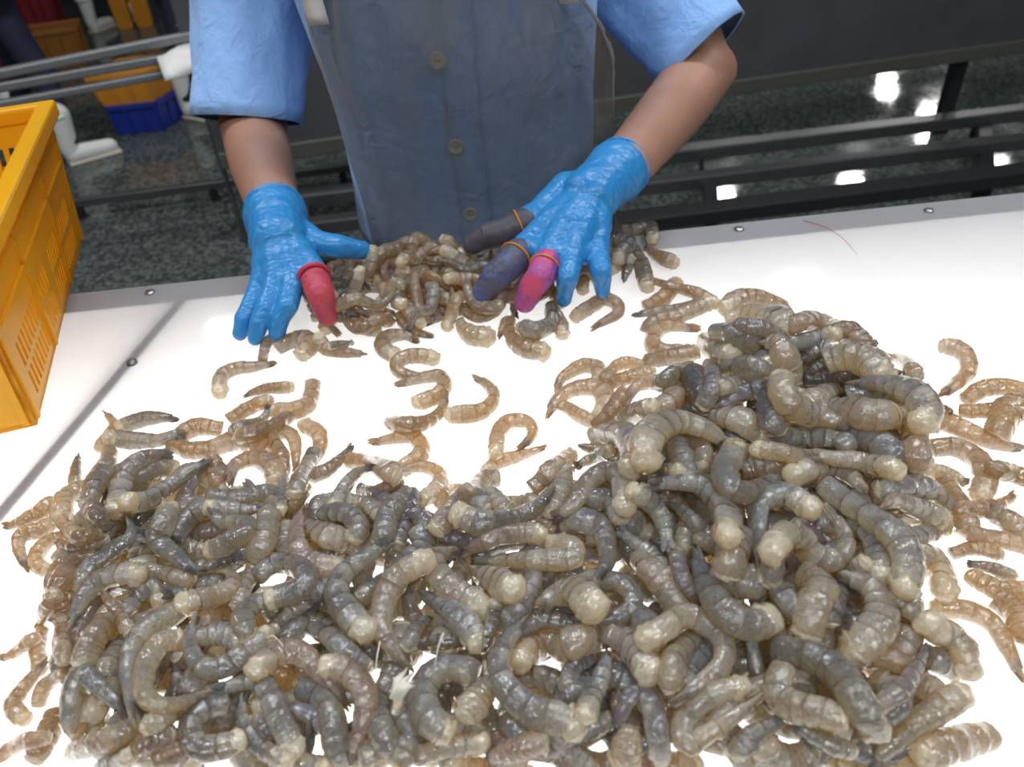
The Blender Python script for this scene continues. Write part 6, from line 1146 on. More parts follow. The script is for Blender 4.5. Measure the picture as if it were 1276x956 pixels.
    (2, 1, 0, 58, 92, 843, 3, 99, 838, 5, 106, 834, 6, 112, 830, 8, 119, 826, 9, 125, 817, 14, 130, 803, 25, 134, 789, 35, 140, 783, 37),
    (2, 1, 0, 57, 80, 781, 19, 88, 794, 10, 96, 802, 7, 103, 805, 8, 110, 806, 11, 116, 801, 21, 121, 790, 36, 126, 782, 46, 133, 780, 51),
    (2, 0, 1, 78, 84, 664, 83, 90, 660, 84, 97, 659, 83, 104, 660, 80, 111, 659, 77, 115, 650, 79, 116, 635, 86, 117, 622, 92, 120, 614, 92),
    (2, 0, 1, 87, 108, 502, 75, 111, 495, 76, 115, 488, 79, 117, 478, 86, 119, 468, 93, 121, 459, 98, 123, 453, 98, 125, 449, 96, 128, 446, 91),
    (2, 6, 0, 74, 69, 964, 3, 75, 984, 6, 84, 1004, 8, 99, 1017, 10, 114, 1027, 11, 130, 1030, 12, 145, 1019, 13, 145, 994, 13, 142, 972, 10),
    (2, 6, 1, 59, 147, 971, 23, 156, 982, 23, 166, 1001, 16, 177, 1020, 10, 188, 1030, 9, 199, 1031, 10, 209, 1027, 10, 219, 1022, 10, 230, 1022, 8),
    (2, 6, 1, 65, 140, 965, 17, 152, 969, 17, 164, 978, 12, 176, 985, 9, 188, 988, 10, 199, 990, 11, 211, 993, 11, 223, 997, 11, 235, 1003, 9),
    (2, 3, 0, 85, 49, 908, 4, 60, 930, 7, 74, 951, 10, 93, 964, 11, 113, 968, 13, 133, 963, 15, 146, 942, 15, 144, 913, 15, 133, 891, 12),
    (2, 6, 1, 61, 76, 939, 5, 82, 932, 5, 88, 924, 7, 94, 916, 8, 100, 908, 9, 106, 901, 10, 111, 894, 11, 117, 888, 11, 123, 884, 8),
    (2, 6, 1, 68, 120, 876, 9, 127, 877, 15, 134, 878, 20, 141, 881, 24, 148, 887, 27, 155, 895, 29, 161, 905, 30, 169, 922, 25, 179, 952, 9),
    (2, 3, 1, 80, 285, 686, 85, 292, 685, 87, 299, 685, 89, 305, 684, 92, 311, 682, 95, 318, 681, 96, 325, 681, 96, 332, 682, 93, 340, 682, 92),
    (2, 1, 1, 95, 501, 768, 82, 498, 758, 83, 497, 750, 81, 495, 742, 80, 490, 730, 84, 483, 714, 92, 476, 700, 97, 474, 692, 97, 474, 687, 94),
    (2, 6, 0, 82, 725, 761, 4, 708, 765, 7, 691, 771, 9, 677, 779, 11, 664, 790, 13, 652, 801, 14, 639, 812, 16, 622, 818, 22, 603, 822, 28),
    (2, 3, 1, 80, 594, 777, 4, 610, 775, 7, 624, 773, 9, 635, 763, 11, 641, 749, 12, 640, 729, 13, 633, 707, 14, 621, 687, 14, 609, 671, 11),
    (2, 2, 2, 60, 604, 694, 17, 606, 705, 9, 604, 713, 7, 599, 717, 8, 594, 720, 9, 588, 723, 10, 582, 725, 11, 577, 728, 10, 572, 734, 8),
    (2, 3, 1, 71, 633, 709, 31, 637, 703, 33, 643, 701, 32, 654, 704, 25, 667, 708, 16, 675, 707, 13, 680, 703, 13, 686, 700, 12, 693, 699, 10),
    (2, 3, 0, 63, 665, 679, 3, 652, 672, 5, 639, 666, 7, 627, 660, 8, 615, 657, 10, 604, 654, 11, 593, 652, 11, 584, 651, 11, 575, 651, 8),
    (2, 3, 1, 80, 581, 714, 8, 581, 702, 7, 579, 687, 11, 573, 669, 18, 568, 654, 23, 569, 644, 20, 569, 636, 16, 568, 625, 14, 567, 616, 11),
    (2, 3, 1, 78, 606, 644, 21, 612, 643, 16, 618, 642, 11, 621, 638, 11, 622, 632, 12, 624, 626, 13, 625, 620, 14, 628, 616, 13, 632, 613, 11),
    (2, 3, 1, 60, 556, 611, 21, 564, 608, 20, 575, 607, 16, 588, 607, 10, 596, 604, 9, 604, 599, 10, 611, 595, 11, 620, 591, 10, 629, 589, 8),
    (2, 3, 0, 64, 526, 416, 3, 525, 432, 5, 526, 448, 7, 526, 466, 9, 526, 483, 10, 518, 496, 11, 505, 506, 11, 488, 510, 11, 472, 514, 9),
    (2, 4, 0, 46, 545, 577, 2, 550, 574, 4, 556, 571, 5, 561, 568, 6, 566, 565, 7, 571, 561, 8, 576, 557, 8, 581, 553, 8, 587, 551, 6),
    (2, 6, 1, 67, 539, 559, 3, 542, 551, 6, 546, 544, 7, 550, 537, 9, 555, 531, 10, 562, 527, 11, 570, 526, 12, 579, 526, 11, 590, 527, 9),
    (2, 6, 1, 85, 550, 522, 8, 553, 516, 8, 556, 509, 9, 558, 503, 11, 559, 495, 13, 557, 487, 14, 555, 478, 15, 553, 470, 15, 554, 464, 11),
    (2, 6, 1, 49, 532, 592, 2, 540, 593, 4, 548, 594, 5, 556, 594, 7, 563, 594, 7, 570, 592, 8, 576, 588, 9, 582, 585, 8, 589, 583, 7),
    (2, 0, 1, 71, 412, 433, 47, 414, 430, 49, 417, 427, 49, 423, 427, 45, 434, 433, 31, 444, 437, 19, 451, 438, 14, 455, 436, 12, 459, 435, 10),
    (2, 2, 1, 87, 461, 365, 4, 449, 363, 7, 438, 361, 10, 426, 358, 13, 413, 353, 21, 399, 348, 29, 387, 344, 32, 375, 340, 37, 365, 337, 39),
    (2, 0, 1, 68, 270, 543, 71, 271, 533, 74, 271, 521, 79, 271, 508, 88, 270, 495, 96, 270, 484, 101, 272, 476, 102, 275, 471, 99, 282, 472, 87),
    (2, 0, 1, 72, 347, 513, 67, 343, 506, 69, 336, 496, 76, 327, 483, 86, 321, 474, 92, 317, 469, 92, 314, 465, 90, 311, 461, 89, 309, 458, 86),
    (2, 6, 1, 82, 258, 1202, 4, 267, 1205, 7, 277, 1208, 9, 287, 1213, 11, 297, 1218, 13, 306, 1227, 14, 316, 1239, 14, 325, 1254, 14, 336, 1273, 11),
    (2, 3, 0, 67, 277, 1318, 3, 290, 1288, 12, 300, 1252, 25, 313, 1227, 31, 332, 1228, 24, 352, 1231, 15, 368, 1220, 12, 381, 1203, 11, 394, 1189, 9),
    (2, 1, 0, 64, 231, 1181, 3, 248, 1181, 5, 266, 1181, 7, 285, 1182, 9, 302, 1180, 10, 320, 1179, 11, 339, 1182, 11, 358, 1187, 11, 376, 1192, 13),
    (2, 3, 1, 79, 250, 1125, 4, 260, 1145, 7, 276, 1153, 9, 293, 1153, 11, 309, 1155, 12, 326, 1160, 14, 342, 1166, 15, 359, 1172, 18, 375, 1180, 20),
    (2, 3, 0, 85, 347, 1116, 4, 325, 1123, 7, 303, 1128, 9, 280, 1126, 11, 257, 1100, 13, 252, 1064, 14, 267, 1045, 15, 288, 1040, 15, 311, 1039, 11),
    (2, 6, 1, 74, 224, 1015, 21, 236, 1019, 19, 249, 1026, 15, 260, 1029, 15, 270, 1026, 18, 280, 1024, 22, 291, 1022, 24, 301, 1023, 25, 313, 1027, 24),
    (2, 3, 0, 97, 517, 1146, 4, 512, 1165, 8, 500, 1176, 11, 485, 1183, 13, 470, 1187, 15, 453, 1189, 16, 435, 1185, 17, 416, 1172, 17, 400, 1163, 13),
    (2, 2, 1, 118, 393, 1133, 5, 407, 1132, 10, 421, 1131, 14, 432, 1119, 24, 436, 1090, 42, 433, 1045, 70, 428, 998, 98, 428, 969, 107, 433, 956, 103),
    (2, 3, 1, 85, 428, 946, 121, 436, 945, 123, 447, 950, 122, 469, 977, 104, 495, 1011, 80, 511, 1021, 69, 515, 1007, 74, 511, 980, 88, 513, 965, 95),
    (2, 2, 1, 104, 342, 1081, 5, 341, 1058, 17, 337, 1025, 37, 330, 983, 64, 326, 954, 82, 328, 942, 86, 329, 929, 92, 329, 913, 100, 332, 905, 102),
    (2, 1, 1, 118, 272, 890, 83, 269, 870, 92, 269, 858, 94, 270, 847, 96, 270, 836, 98, 271, 827, 99, 272, 820, 98, 274, 814, 95, 277, 812, 90),
    (2, 1, 1, 77, 435, 879, 69, 445, 878, 70, 454, 875, 72, 463, 871, 75, 470, 866, 79, 477, 861, 84, 484, 855, 90, 493, 854, 93, 504, 857, 92),
    (2, 3, 1, 83, 498, 968, 85, 502, 959, 91, 509, 954, 96, 517, 953, 97, 528, 956, 95, 537, 956, 91, 538, 944, 92, 535, 926, 97, 542, 923, 90),
    (2, 3, 0, 59, 563, 925, 90, 547, 911, 99, 538, 908, 100, 531, 910, 98, 525, 912, 97, 517, 913, 97, 511, 915, 97, 506, 922, 94, 501, 929, 90),
    (2, 1, 1, 76, 558, 896, 51, 567, 890, 51, 573, 882, 54, 581, 874, 56, 589, 868, 56, 595, 860, 55, 599, 850, 53, 604, 841, 50, 608, 831, 49),
    (2, 6, 0, 64, 635, 1003, 3, 638, 993, 6, 639, 981, 11, 632, 959, 25, 617, 924, 47, 599, 887, 69, 593, 869, 77, 592, 859, 77, 595, 854, 73),
    (2, 6, 0, 76, 611, 824, 61, 642, 851, 47, 677, 885, 28, 708, 913, 17, 731, 935, 13, 743, 961, 13, 745, 984, 13, 737, 998, 13, 724, 1006, 10),
    (2, 3, 0, 46, 644, 823, 32, 635, 819, 37, 628, 817, 41, 621, 816, 44, 615, 816, 45, 610, 815, 45, 604, 814, 44, 600, 814, 41, 596, 815, 38),
    (2, 6, 1, 74, 694, 872, 3, 707, 878, 6, 720, 885, 8, 734, 890, 10, 747, 891, 11, 758, 889, 12, 768, 885, 13, 778, 880, 13, 790, 877, 10),
    (2, 6, 1, 65, 675, 852, 3, 682, 848, 6, 690, 845, 7, 698, 843, 9, 707, 841, 10, 716, 841, 11, 726, 841, 11, 737, 843, 11, 750, 847, 9),
    (2, 6, 1, 110, 680, 771, 23, 687, 777, 28, 701, 792, 24, 717, 810, 18, 728, 821, 19, 736, 825, 23, 748, 828, 23, 762, 833, 19, 777, 841, 15),
    (2, 3, 2, 69, -418, 1119, 3, -433, 1114, 6, -448, 1110, 8, -464, 1106, 9, -481, 1105, 11, -495, 1099, 12, -506, 1085, 12, -505, 1061, 12, -499, 1037, 9),
    (2, 3, 1, 52, -440, 1114, 16, -446, 1138, 9, -449, 1156, 6, -450, 1169, 7, -449, 1180, 8, -445, 1190, 9, -440, 1199, 9, -436, 1208, 9, -433, 1221, 7),
    (2, 3, 1, 88, -428, 1161, 4, -418, 1167, 8, -408, 1175, 10, -395, 1177, 12, -381, 1174, 14, -367, 1166, 15, -361, 1149, 16, -368, 1135, 15, -376, 1126, 12),
    (2, 3, 0, 70, -255, 1126, 3, -267, 1126, 6, -280, 1127, 8, -293, 1130, 9, -306, 1133, 11, -319, 1137, 12, -331, 1141, 15, -339, 1146, 24, -343, 1152, 35),
    (2, 3, 2, 80, -162, 1148, 4, -175, 1157, 7, -187, 1166, 9, -201, 1167, 11, -214, 1163, 12, -225, 1150, 13, -226, 1127, 14, -216, 1110, 14, -204, 1104, 11),
    (2, 3, 2, 76, -141, 1043, 3, -158, 1044, 6, -175, 1047, 8, -192, 1056, 10, -198, 1077, 12, -186, 1092, 13, -169, 1096, 13, -151, 1092, 13, -133, 1088, 10),
    (2, 3, 0, 74, -201, 1026, 3, -181, 1029, 6, -162, 1032, 8, -142, 1034, 10, -121, 1032, 11, -114, 1004, 12, -124, 980, 13, -142, 970, 13, -160, 964, 10),
    (2, 3, 0, 69, -106, 981, 19, -111, 967, 12, -116, 948, 9, -126, 930, 11, -137, 910, 18, -149, 892, 29, -163, 889, 32, -179, 899, 25, -199, 922, 9),
    (2, 3, 0, 77, -68, 1033, 3, -51, 1015, 7, -38, 994, 9, -31, 967, 10, -40, 944, 12, -54, 931, 13, -70, 925, 14, -87, 926, 13, -104, 930, 10),
    (2, 3, 0, 55, -460, 1031, 2, -450, 1033, 5, -440, 1036, 6, -430, 1039, 7, -419, 1039, 8, -408, 1039, 9, -397, 1037, 10, -386, 1037, 10, -376, 1039, 7),
    (2, 3, 1, 79, -345, 1053, 4, -341, 1029, 7, -338, 1007, 9, -339, 989, 11, -347, 977, 12, -356, 971, 13, -367, 968, 14, -379, 970, 13, -392, 975, 11),
    (2, 6, 1, 65, -470, 969, 3, -463, 973, 6, -455, 978, 7, -448, 984, 9, -440, 989, 10, -432, 993, 11, -422, 993, 14, -410, 989, 20, -403, 995, 19),
    (2, 6, 0, 61, -338, 829, 3, -337, 845, 5, -339, 862, 7, -342, 880, 8, -348, 899, 9, -359, 916, 10, -373, 919, 11, -386, 915, 10, -400, 914, 8),
    (2, 6, 0, 67, -326, 824, 3, -320, 835, 6, -314, 847, 7, -308, 859, 9, -304, 873, 10, -305, 891, 11, -312, 909, 12, -325, 923, 11, -340, 937, 9),
    (2, 6, 1, 88, -472, 878, 24, -460, 892, 19, -447, 905, 13, -428, 904, 12, -407, 893, 13, -387, 877, 15, -369, 857, 15, -358, 832, 15, -364, 814, 12),
    (2, 6, 1, 53, -382, 902, 20, -368, 875, 32, -358, 858, 35, -350, 844, 36, -346, 831, 35, -346, 820, 32, -349, 812, 28, -353, 806, 22, -358, 803, 13),
    (2, 3, 1, 59, -452, 843, 39, -439, 819, 54, -434, 811, 57, -433, 809, 54, -431, 806, 51, -428, 801, 50, -425, 794, 51, -422, 790, 50, -424, 794, 41),
    (2, 6, 1, 46, -436, 793, 56, -431, 786, 59, -428, 781, 58, -426, 777, 57, -423, 773, 56, -421, 771, 54, -420, 770, 50, -417, 767, 49, -414, 763, 48),
    (2, 6, 1, 50, -312, 713, 48, -309, 714, 51, -305, 716, 54, -303, 719, 56, -300, 724, 56, -298, 729, 55, -300, 743, 47, -305, 768, 26, -311, 792, 7),
    (2, 3, 1, 72, 87, 1241, 3, 89, 1223, 6, 92, 1206, 8, 94, 1191, 10, 96, 1176, 11, 98, 1162, 12, 98, 1147, 13, 98, 1135, 12, 99, 1126, 10),
    (2, 3, 2, 80, 304, 1437, 4, 308, 1420, 7, 312, 1405, 9, 316, 1391, 11, 321, 1379, 12, 327, 1368, 13, 333, 1360, 14, 340, 1353, 14, 348, 1351, 11),
    (2, 1, 0, 71, -554, 981, 3, -566, 981, 6, -579, 983, 8, -591, 982, 10, -603, 981, 11, -615, 978, 12, -625, 973, 13, -634, 966, 13, -643, 958, 14),
    (2, 1, 0, 76, -520, 916, 17, -533, 919, 24, -548, 916, 22, -567, 919, 15, -586, 923, 12, -602, 925, 13, -619, 928, 14, -634, 929, 17, -645, 924, 26),
    (2, 0, 0, 79, -509, 848, 49, -515, 830, 64, -526, 819, 72, -538, 809, 73, -548, 798, 69, -554, 784, 65, -550, 761, 66, -541, 733, 71, -538, 712, 73),
    (2, 0, 1, 79, -644, 912, 8, -628, 878, 22, -609, 840, 42, -597, 810, 56, -592, 790, 63, -588, 772, 68, -587, 759, 69, -586, 746, 69, -587, 737, 65),
    (2, 1, 0, 68, -529, 678, 77, -529, 676, 84, -531, 676, 90, -533, 677, 94, -536, 679, 97, -540, 683, 98, -551, 696, 91, -566, 714, 79, -577, 727, 72),
    (2, 0, 0, 65, -523, 713, 65, -513, 693, 63, -510, 675, 62, -520, 666, 59, -531, 659, 56, -541, 650, 53, -551, 641, 50, -558, 630, 47, -564, 621, 38),
    (2, 2, 1, 57, -475, 630, 52, -467, 625, 54, -461, 625, 51, -454, 624, 48, -445, 619, 51, -432, 608, 60, -421, 601, 66, -415, 599, 64, -411, 602, 57),
    (2, 0, 1, 50, -463, 599, 54, -467, 597, 52, -472, 595, 48, -478, 596, 42, -482, 594, 38, -482, 587, 42, -481, 579, 47, -482, 573, 48, -484, 569, 48),
    (2, 2, 1, 76, -471, 522, 47, -471, 513, 50, -470, 502, 56, -469, 492, 60, -469, 485, 59, -470, 479, 55, -467, 472, 53, -463, 464, 53, -460, 458, 49),
    (2, 2, 1, 79, -496, 552, 57, -495, 542, 62, -493, 532, 67, -493, 523, 70, -493, 515, 72, -494, 509, 71, -494, 502, 70, -494, 495, 69, -495, 489, 67),
    (2, 3, 0, 50, -577, 538, 14, -579, 527, 16, -584, 519, 14, -590, 512, 9, -594, 504, 8, -596, 494, 8, -595, 483, 9, -585, 472, 9, -574, 464, 7),
    (2, 0, 0, 61, -424, 425, 63, -439, 439, 64, -454, 451, 68, -469, 462, 71, -490, 477, 69, -497, 467, 62, -498, 453, 55, -499, 443, 40, -500, 437, 20),
    (2, 2, 1, 66, -506, 425, 3, -485, 416, 26, -463, 406, 49, -448, 401, 63, -438, 401, 67, -430, 402, 68, -425, 406, 65, -420, 411, 62, -415, 416, 60),
    (2, 2, 0, 58, -354, 430, 66, -362, 431, 63, -368, 430, 62, -371, 424, 69, -370, 415, 81, -371, 408, 89, -375, 404, 91, -380, 401, 92, -386, 399, 90),
    (2, 0, 1, 55, -463, 396, 16, -452, 391, 28, -444, 389, 36, -438, 388, 40, -432, 388, 44, -427, 388, 47, -420, 387, 53, -411, 384, 62, -404, 382, 68),
    (2, 0, 2, 79, -449, 666, 53, -446, 672, 58, -445, 680, 61, -444, 689, 61, -443, 699, 60, -440, 708, 59, -434, 713, 60, -429, 720, 59, -426, 730, 53),
    (2, 4, 0, 46, -403, 612, 62, -396, 617, 59, -390, 623, 57, -385, 631, 51, -378, 635, 50, -369, 636, 54, -358, 635, 60, -350, 637, 64, -342, 641, 65),
    (2, 2, 1, 95, -338, 728, 46, -335, 709, 53, -332, 691, 61, -331, 678, 62, -331, 667, 63, -330, 654, 66, -330, 644, 66, -332, 637, 62, -337, 635, 51),
    (2, 2, 1, 82, -289, 684, 45, -281, 680, 44, -271, 672, 49, -260, 659, 57, -251, 651, 62, -243, 647, 62, -236, 647, 59, -230, 648, 53, -224, 649, 48),
    (2, 2, 1, 56, -332, 616, 56, -337, 613, 51, -339, 606, 52, -340, 596, 56, -340, 586, 60, -338, 574, 66, -338, 565, 67, -339, 559, 64, -341, 554, 60),
    (2, 0, 1, 66, -266, 564, 59, -260, 562, 64, -255, 560, 67, -251, 560, 69, -247, 560, 70, -243, 562, 70, -239, 563, 69, -236, 566, 68, -234, 571, 62),
    (2, 0, 1, 65, -297, 564, 59, -304, 558, 62, -311, 556, 63, -319, 553, 63, -323, 543, 68, -321, 527, 81, -318, 512, 90, -313, 503, 89, -310, 499, 83),
    (2, 3, 1, 59, -256, 553, 66, -264, 553, 60, -271, 551, 56, -277, 547, 55, -283, 543, 53, -289, 540, 49, -294, 536, 46, -297, 528, 47, -298, 519, 51),
    (2, 0, 1, 79, -281, 511, 45, -276, 519, 48, -271, 531, 45, -264, 541, 38, -254, 544, 34, -242, 538, 34, -230, 524, 40, -217, 505, 52, -206, 487, 63),
    (2, 0, 1, 71, -256, 454, 45, -242, 447, 48, -228, 437, 52, -218, 423, 57, -212, 411, 55, -210, 402, 49, -209, 394, 39, -208, 388, 27, -208, 384, 10),
    (2, 0, 1, 54, -280, 387, 30, -272, 386, 29, -263, 382, 33, -254, 379, 37, -246, 377, 37, -239, 378, 33, -234, 380, 25, -227, 380, 23, -218, 376, 27),
    (2, 4, 0, 57, -190, 739, 96, -206, 761, 71, -222, 779, 49, -234, 784, 37, -240, 773, 37, -241, 751, 47, -242, 728, 58, -244, 710, 64, -247, 698, 65),
    (2, 1, 0, 59, -253, 883, 3, -259, 871, 5, -265, 859, 7, -270, 849, 8, -276, 838, 9, -282, 829, 10, -290, 822, 10, -298, 818, 10, -308, 817, 8),
    (2, 4, 1, 56, -229, 769, 22, -221, 762, 26, -211, 748, 36, -200, 730, 51, -191, 716, 61, -183, 705, 68, -177, 696, 71, -172, 689, 71, -168, 687, 66),
    (2, 2, 1, 61, -231, 708, 67, -226, 709, 62, -219, 707, 61, -212, 705, 61, -204, 700, 62, -196, 688, 68, -188, 677, 74, -183, 670, 74, -177, 667, 71),
    (2, 0, 1, 72, -266, 706, 45, -252, 694, 58, -240, 686, 66, -230, 680, 71, -220, 673, 72, -213, 665, 71, -208, 655, 71, -209, 644, 71, -214, 637, 68),
    (2, 4, 1, 77, -144, 712, 59, -145, 692, 69, -147, 680, 71, -150, 673, 66, -154, 668, 62, -156, 658, 61, -157, 646, 63, -159, 635, 64, -162, 628, 61),
    (2, 0, 1, 78, -151, 708, 69, -154, 690, 78, -159, 679, 82, -164, 669, 84, -168, 659, 85, -169, 647, 86, -170, 635, 87, -171, 627, 84, -175, 625, 75),
    (2, 0, 1, 71, -139, 674, 77, -137, 671, 74, -135, 670, 70, -132, 667, 68, -129, 661, 69, -126, 656, 69, -123, 652, 68, -121, 650, 65, -119, 649, 60),
    (2, 0, 1, 85, -136, 649, 69, -131, 641, 65, -126, 630, 62, -126, 615, 65, -131, 602, 69, -138, 593, 71, -145, 587, 69, -154, 584, 63, -164, 584, 54),
    (2, 0, 1, 74, -30, 786, 3, -38, 784, 6, -47, 783, 9, -54, 771, 15, -58, 748, 29, -58, 716, 50, -55, 691, 66, -52, 678, 68, -49, 672, 64),
    (2, 2, 2, 93, -82, 615, 52, -96, 612, 59, -108, 600, 69, -107, 578, 73, -99, 560, 76, -89, 548, 74, -78, 540, 70, -66, 531, 69, -54, 522, 68),
    (2, 0, 1, 69, 13, 583, 61, 9, 564, 70, 6, 547, 76, 2, 537, 75, -3, 528, 73, -9, 517, 75, -16, 509, 74, -23, 506, 67, -31, 507, 54),
    (2, 0, 0, 79, -131, 561, 57, -120, 553, 56, -108, 541, 61, -96, 528, 67, -86, 517, 70, -76, 505, 72, -68, 495, 72, -62, 484, 71, -55, 472, 71),
    (2, 0, 0, 52, -117, 534, 42, -120, 526, 48, -123, 520, 51, -127, 515, 53, -129, 506, 60, -130, 496, 67, -132, 489, 69, -134, 485, 68, -137, 482, 64),
    (2, 0, 1, 61, -250, 529, 43, -236, 511, 59, -223, 496, 72, -214, 486, 77, -206, 479, 77, -200, 476, 72, -194, 474, 64, -188, 471, 59, -181, 469, 53),
    (2, 2, 0, 60, -50, 372, 51, -53, 378, 52, -56, 384, 52, -60, 390, 54, -65, 395, 53, -73, 397, 51, -80, 394, 55, -86, 390, 62, -92, 387, 65),
    (2, 2, 2, 86, -36, 444, 56, -41, 433, 66, -45, 427, 70, -50, 421, 73, -54, 417, 73, -58, 412, 73, -62, 406, 75, -65, 401, 76, -69, 398, 73),
    (2, 2, 1, 59, -122, 364, 57, -115, 370, 48, -107, 374, 46, -98, 374, 50, -89, 374, 53, -81, 376, 51, -73, 377, 49, -64, 375, 52, -55, 374, 57),
    (2, 5, 2, 72, -55, 364, 41, -48, 362, 48, -40, 361, 54, -34, 361, 58, -27, 361, 61, -20, 361, 63, -13, 362, 66, -6, 363, 66, 0, 366, 64),
    (2, 4, 0, 53, 11, 361, 72, 16, 363, 61, 21, 364, 52, 27, 365, 44, 32, 365, 37, 36, 362, 34, 40, 358, 34, 45, 354, 33, 49, 352, 29),
    (2, 0, 1, 59, 12, 361, 76, 19, 365, 71, 27, 370, 63, 35, 377, 52, 43, 381, 47, 50, 384, 46, 57, 387, 46, 65, 389, 47, 72, 391, 47),
    (2, 4, 0, 61, 73, 372, 41, 78, 377, 61, 84, 385, 75, 95, 397, 80, 108, 395, 81, 113, 381, 76, 113, 368, 70, 114, 357, 59, 116, 350, 40),
    (2, 2, 2, 90, 14, 491, 54, 18, 485, 54, 23, 480, 53, 28, 474, 56, 34, 465, 67, 39, 455, 84, 45, 453, 92, 52, 462, 82, 60, 474, 66),
    (2, 0, 0, 58, 41, 476, 97, 60, 472, 102, 79, 474, 99, 98, 477, 99, 112, 492, 100, 107, 515, 95, 91, 528, 92, 72, 535, 85, 53, 534, 76),
    (2, 2, 2, 86, 70, 755, 54, 65, 732, 65, 60, 709, 77, 56, 695, 81, 53, 685, 81, 49, 675, 81, 45, 667, 79, 41, 661, 75, 37, 657, 70),
    (2, 0, 0, 67, 111, 604, 89, 119, 600, 84, 126, 594, 81, 133, 587, 79, 140, 580, 76, 146, 573, 73, 150, 561, 74, 152, 547, 80, 155, 534, 83),
    (2, 2, 1, 91, 133, 569, 70, 137, 552, 80, 140, 537, 89, 145, 528, 90, 150, 523, 86, 155, 517, 82, 158, 509, 81, 162, 500, 79, 166, 495, 74),
    (2, 5, 1, 90, 74, 467, 91, 83, 467, 84, 92, 465, 79, 98, 459, 79, 103, 448, 84, 107, 437, 89, 110, 426, 93, 112, 415, 97, 115, 405, 99),
    (2, 2, 1, 73, 171, 458, 71, 162, 446, 83, 155, 439, 88, 149, 432, 91, 143, 424, 96, 137, 412, 106, 133, 403, 111, 132, 399, 107, 131, 398, 97),
    (2, 5, 2, 85, 169, 889, 34, 181, 912, 36, 196, 934, 35, 214, 935, 41, 227, 913, 56, 235, 876, 75, 231, 840, 84, 214, 826, 85, 198, 827, 77),
    (2, 0, 1, 81, 136, 868, 10, 145, 871, 13, 155, 875, 16, 164, 879, 19, 173, 874, 29, 179, 857, 48, 184, 834, 71, 190, 817, 88, 197, 811, 96),
    (2, 0, 1, 88, 210, 735, 97, 211, 726, 97, 210, 714, 99, 209, 702, 102, 209, 691, 103, 209, 683, 103, 210, 676, 101, 211, 671, 97, 213, 668, 91),
    (2, 4, 1, 68, 134, 699, 85, 142, 694, 88, 151, 691, 88, 160, 690, 87, 169, 691, 85, 178, 691, 85, 186, 686, 91, 192, 676, 103, 198, 665, 114),
    (2, 2, 1, 99, 270, 795, 96, 280, 789, 94, 288, 781, 96, 295, 768, 102, 304, 759, 103, 314, 756, 98, 324, 754, 91, 332, 746, 90, 339, 737, 90),
    (2, 0, 1, 77, 338, 735, 109, 347, 730, 105, 360, 733, 93, 377, 741, 82, 390, 745, 78, 399, 740, 82, 407, 731, 89, 415, 725, 93, 425, 722, 96),
    (2, 2, 2, 62, 438, 703, 77, 422, 705, 79, 406, 706, 81, 386, 699, 88, 364, 686, 100, 344, 678, 113, 329, 680, 119, 316, 685, 118, 304, 694, 112),
    (2, 0, 0, 52, 180, 639, 88, 186, 633, 88, 191, 624, 92, 195, 613, 96, 199, 603, 99, 202, 595, 99, 206, 588, 97, 211, 584, 92, 215, 578, 90),
    (2, 2, 2, 78, 196, 581, 91, 201, 575, 94, 206, 569, 96, 212, 565, 95, 219, 565, 91, 226, 565, 87, 233, 564, 85, 240, 563, 84, 247, 562, 82),
    (2, 4, 0, 46, 376, 661, 66, 365, 641, 77, 359, 627, 82, 354, 618, 83, 348, 608, 85, 339, 598, 88, 331, 592, 90, 325, 589, 88, 320, 589, 83),
    (2, 0, 1, 95, 415, 703, 90, 427, 709, 96, 440, 713, 101, 450, 705, 107, 455, 689, 114, 461, 677, 113, 471, 671, 104, 483, 669, 89, 495, 669, 71),
    (2, 5, 1, 83, 566, 823, 49, 564, 807, 50, 556, 784, 57, 541, 753, 73, 520, 714, 97, 499, 678, 119, 492, 661, 123, 492, 654, 116, 495, 653, 104),
    (2, 0, 1, 77, 553, 649, 23, 543, 653, 33, 529, 651, 49, 509, 642, 68, 493, 638, 79, 477, 634, 88, 461, 628, 96, 449, 625, 95, 441, 629, 88),
    (2, 0, 1, 61, 448, 611, 59, 446, 595, 67, 446, 580, 72, 452, 574, 70, 466, 578, 63, 487, 592, 47, 511, 610, 28, 531, 625, 15, 549, 636, 8),
    (2, 0, 1, 83, 384, 593, 75, 394, 590, 73, 401, 583, 76, 403, 570, 85, 402, 554, 91, 399, 541, 92, 395, 527, 93, 389, 514, 96, 384, 501, 96),
    (2, 2, 1, 72, 382, 487, 85, 385, 485, 84, 388, 482, 84, 391, 479, 84, 395, 477, 83, 398, 474, 83, 401, 471, 83, 403, 468, 83, 408, 467, 80),
    (2, 2, 1, 85, 458, 566, 54, 469, 567, 45, 483, 572, 32, 496, 575, 21, 501, 570, 15, 499, 559, 15, 493, 544, 21, 484, 528, 29, 481, 516, 31),
    (2, 2, 1, 87, 467, 425, 18, 461, 428, 29, 458, 433, 35, 457, 441, 39, 457, 450, 37, 453, 456, 40, 441, 455, 51, 424, 449, 71, 411, 446, 85),
    (2, 2, 1, 78, 251, 410, 85, 241, 397, 89, 236, 387, 86, 239, 376, 87, 245, 367, 91, 253, 361, 97, 260, 355, 102, 268, 349, 104, 278, 346, 102),
    (2, 0, 0, 49, 240, 354, 80, 245, 349, 82, 250, 345, 83, 255, 341, 82, 260, 338, 82, 266, 334, 82, 272, 332, 79, 281, 333, 72, 290, 335, 62),
    (2, 4, 0, 53, 190, 497, 64, 183, 494, 83, 178, 495, 95, 174, 500, 100, 170, 507, 103, 169, 518, 103, 170, 531, 99, 172, 548, 91, 176, 572, 76),
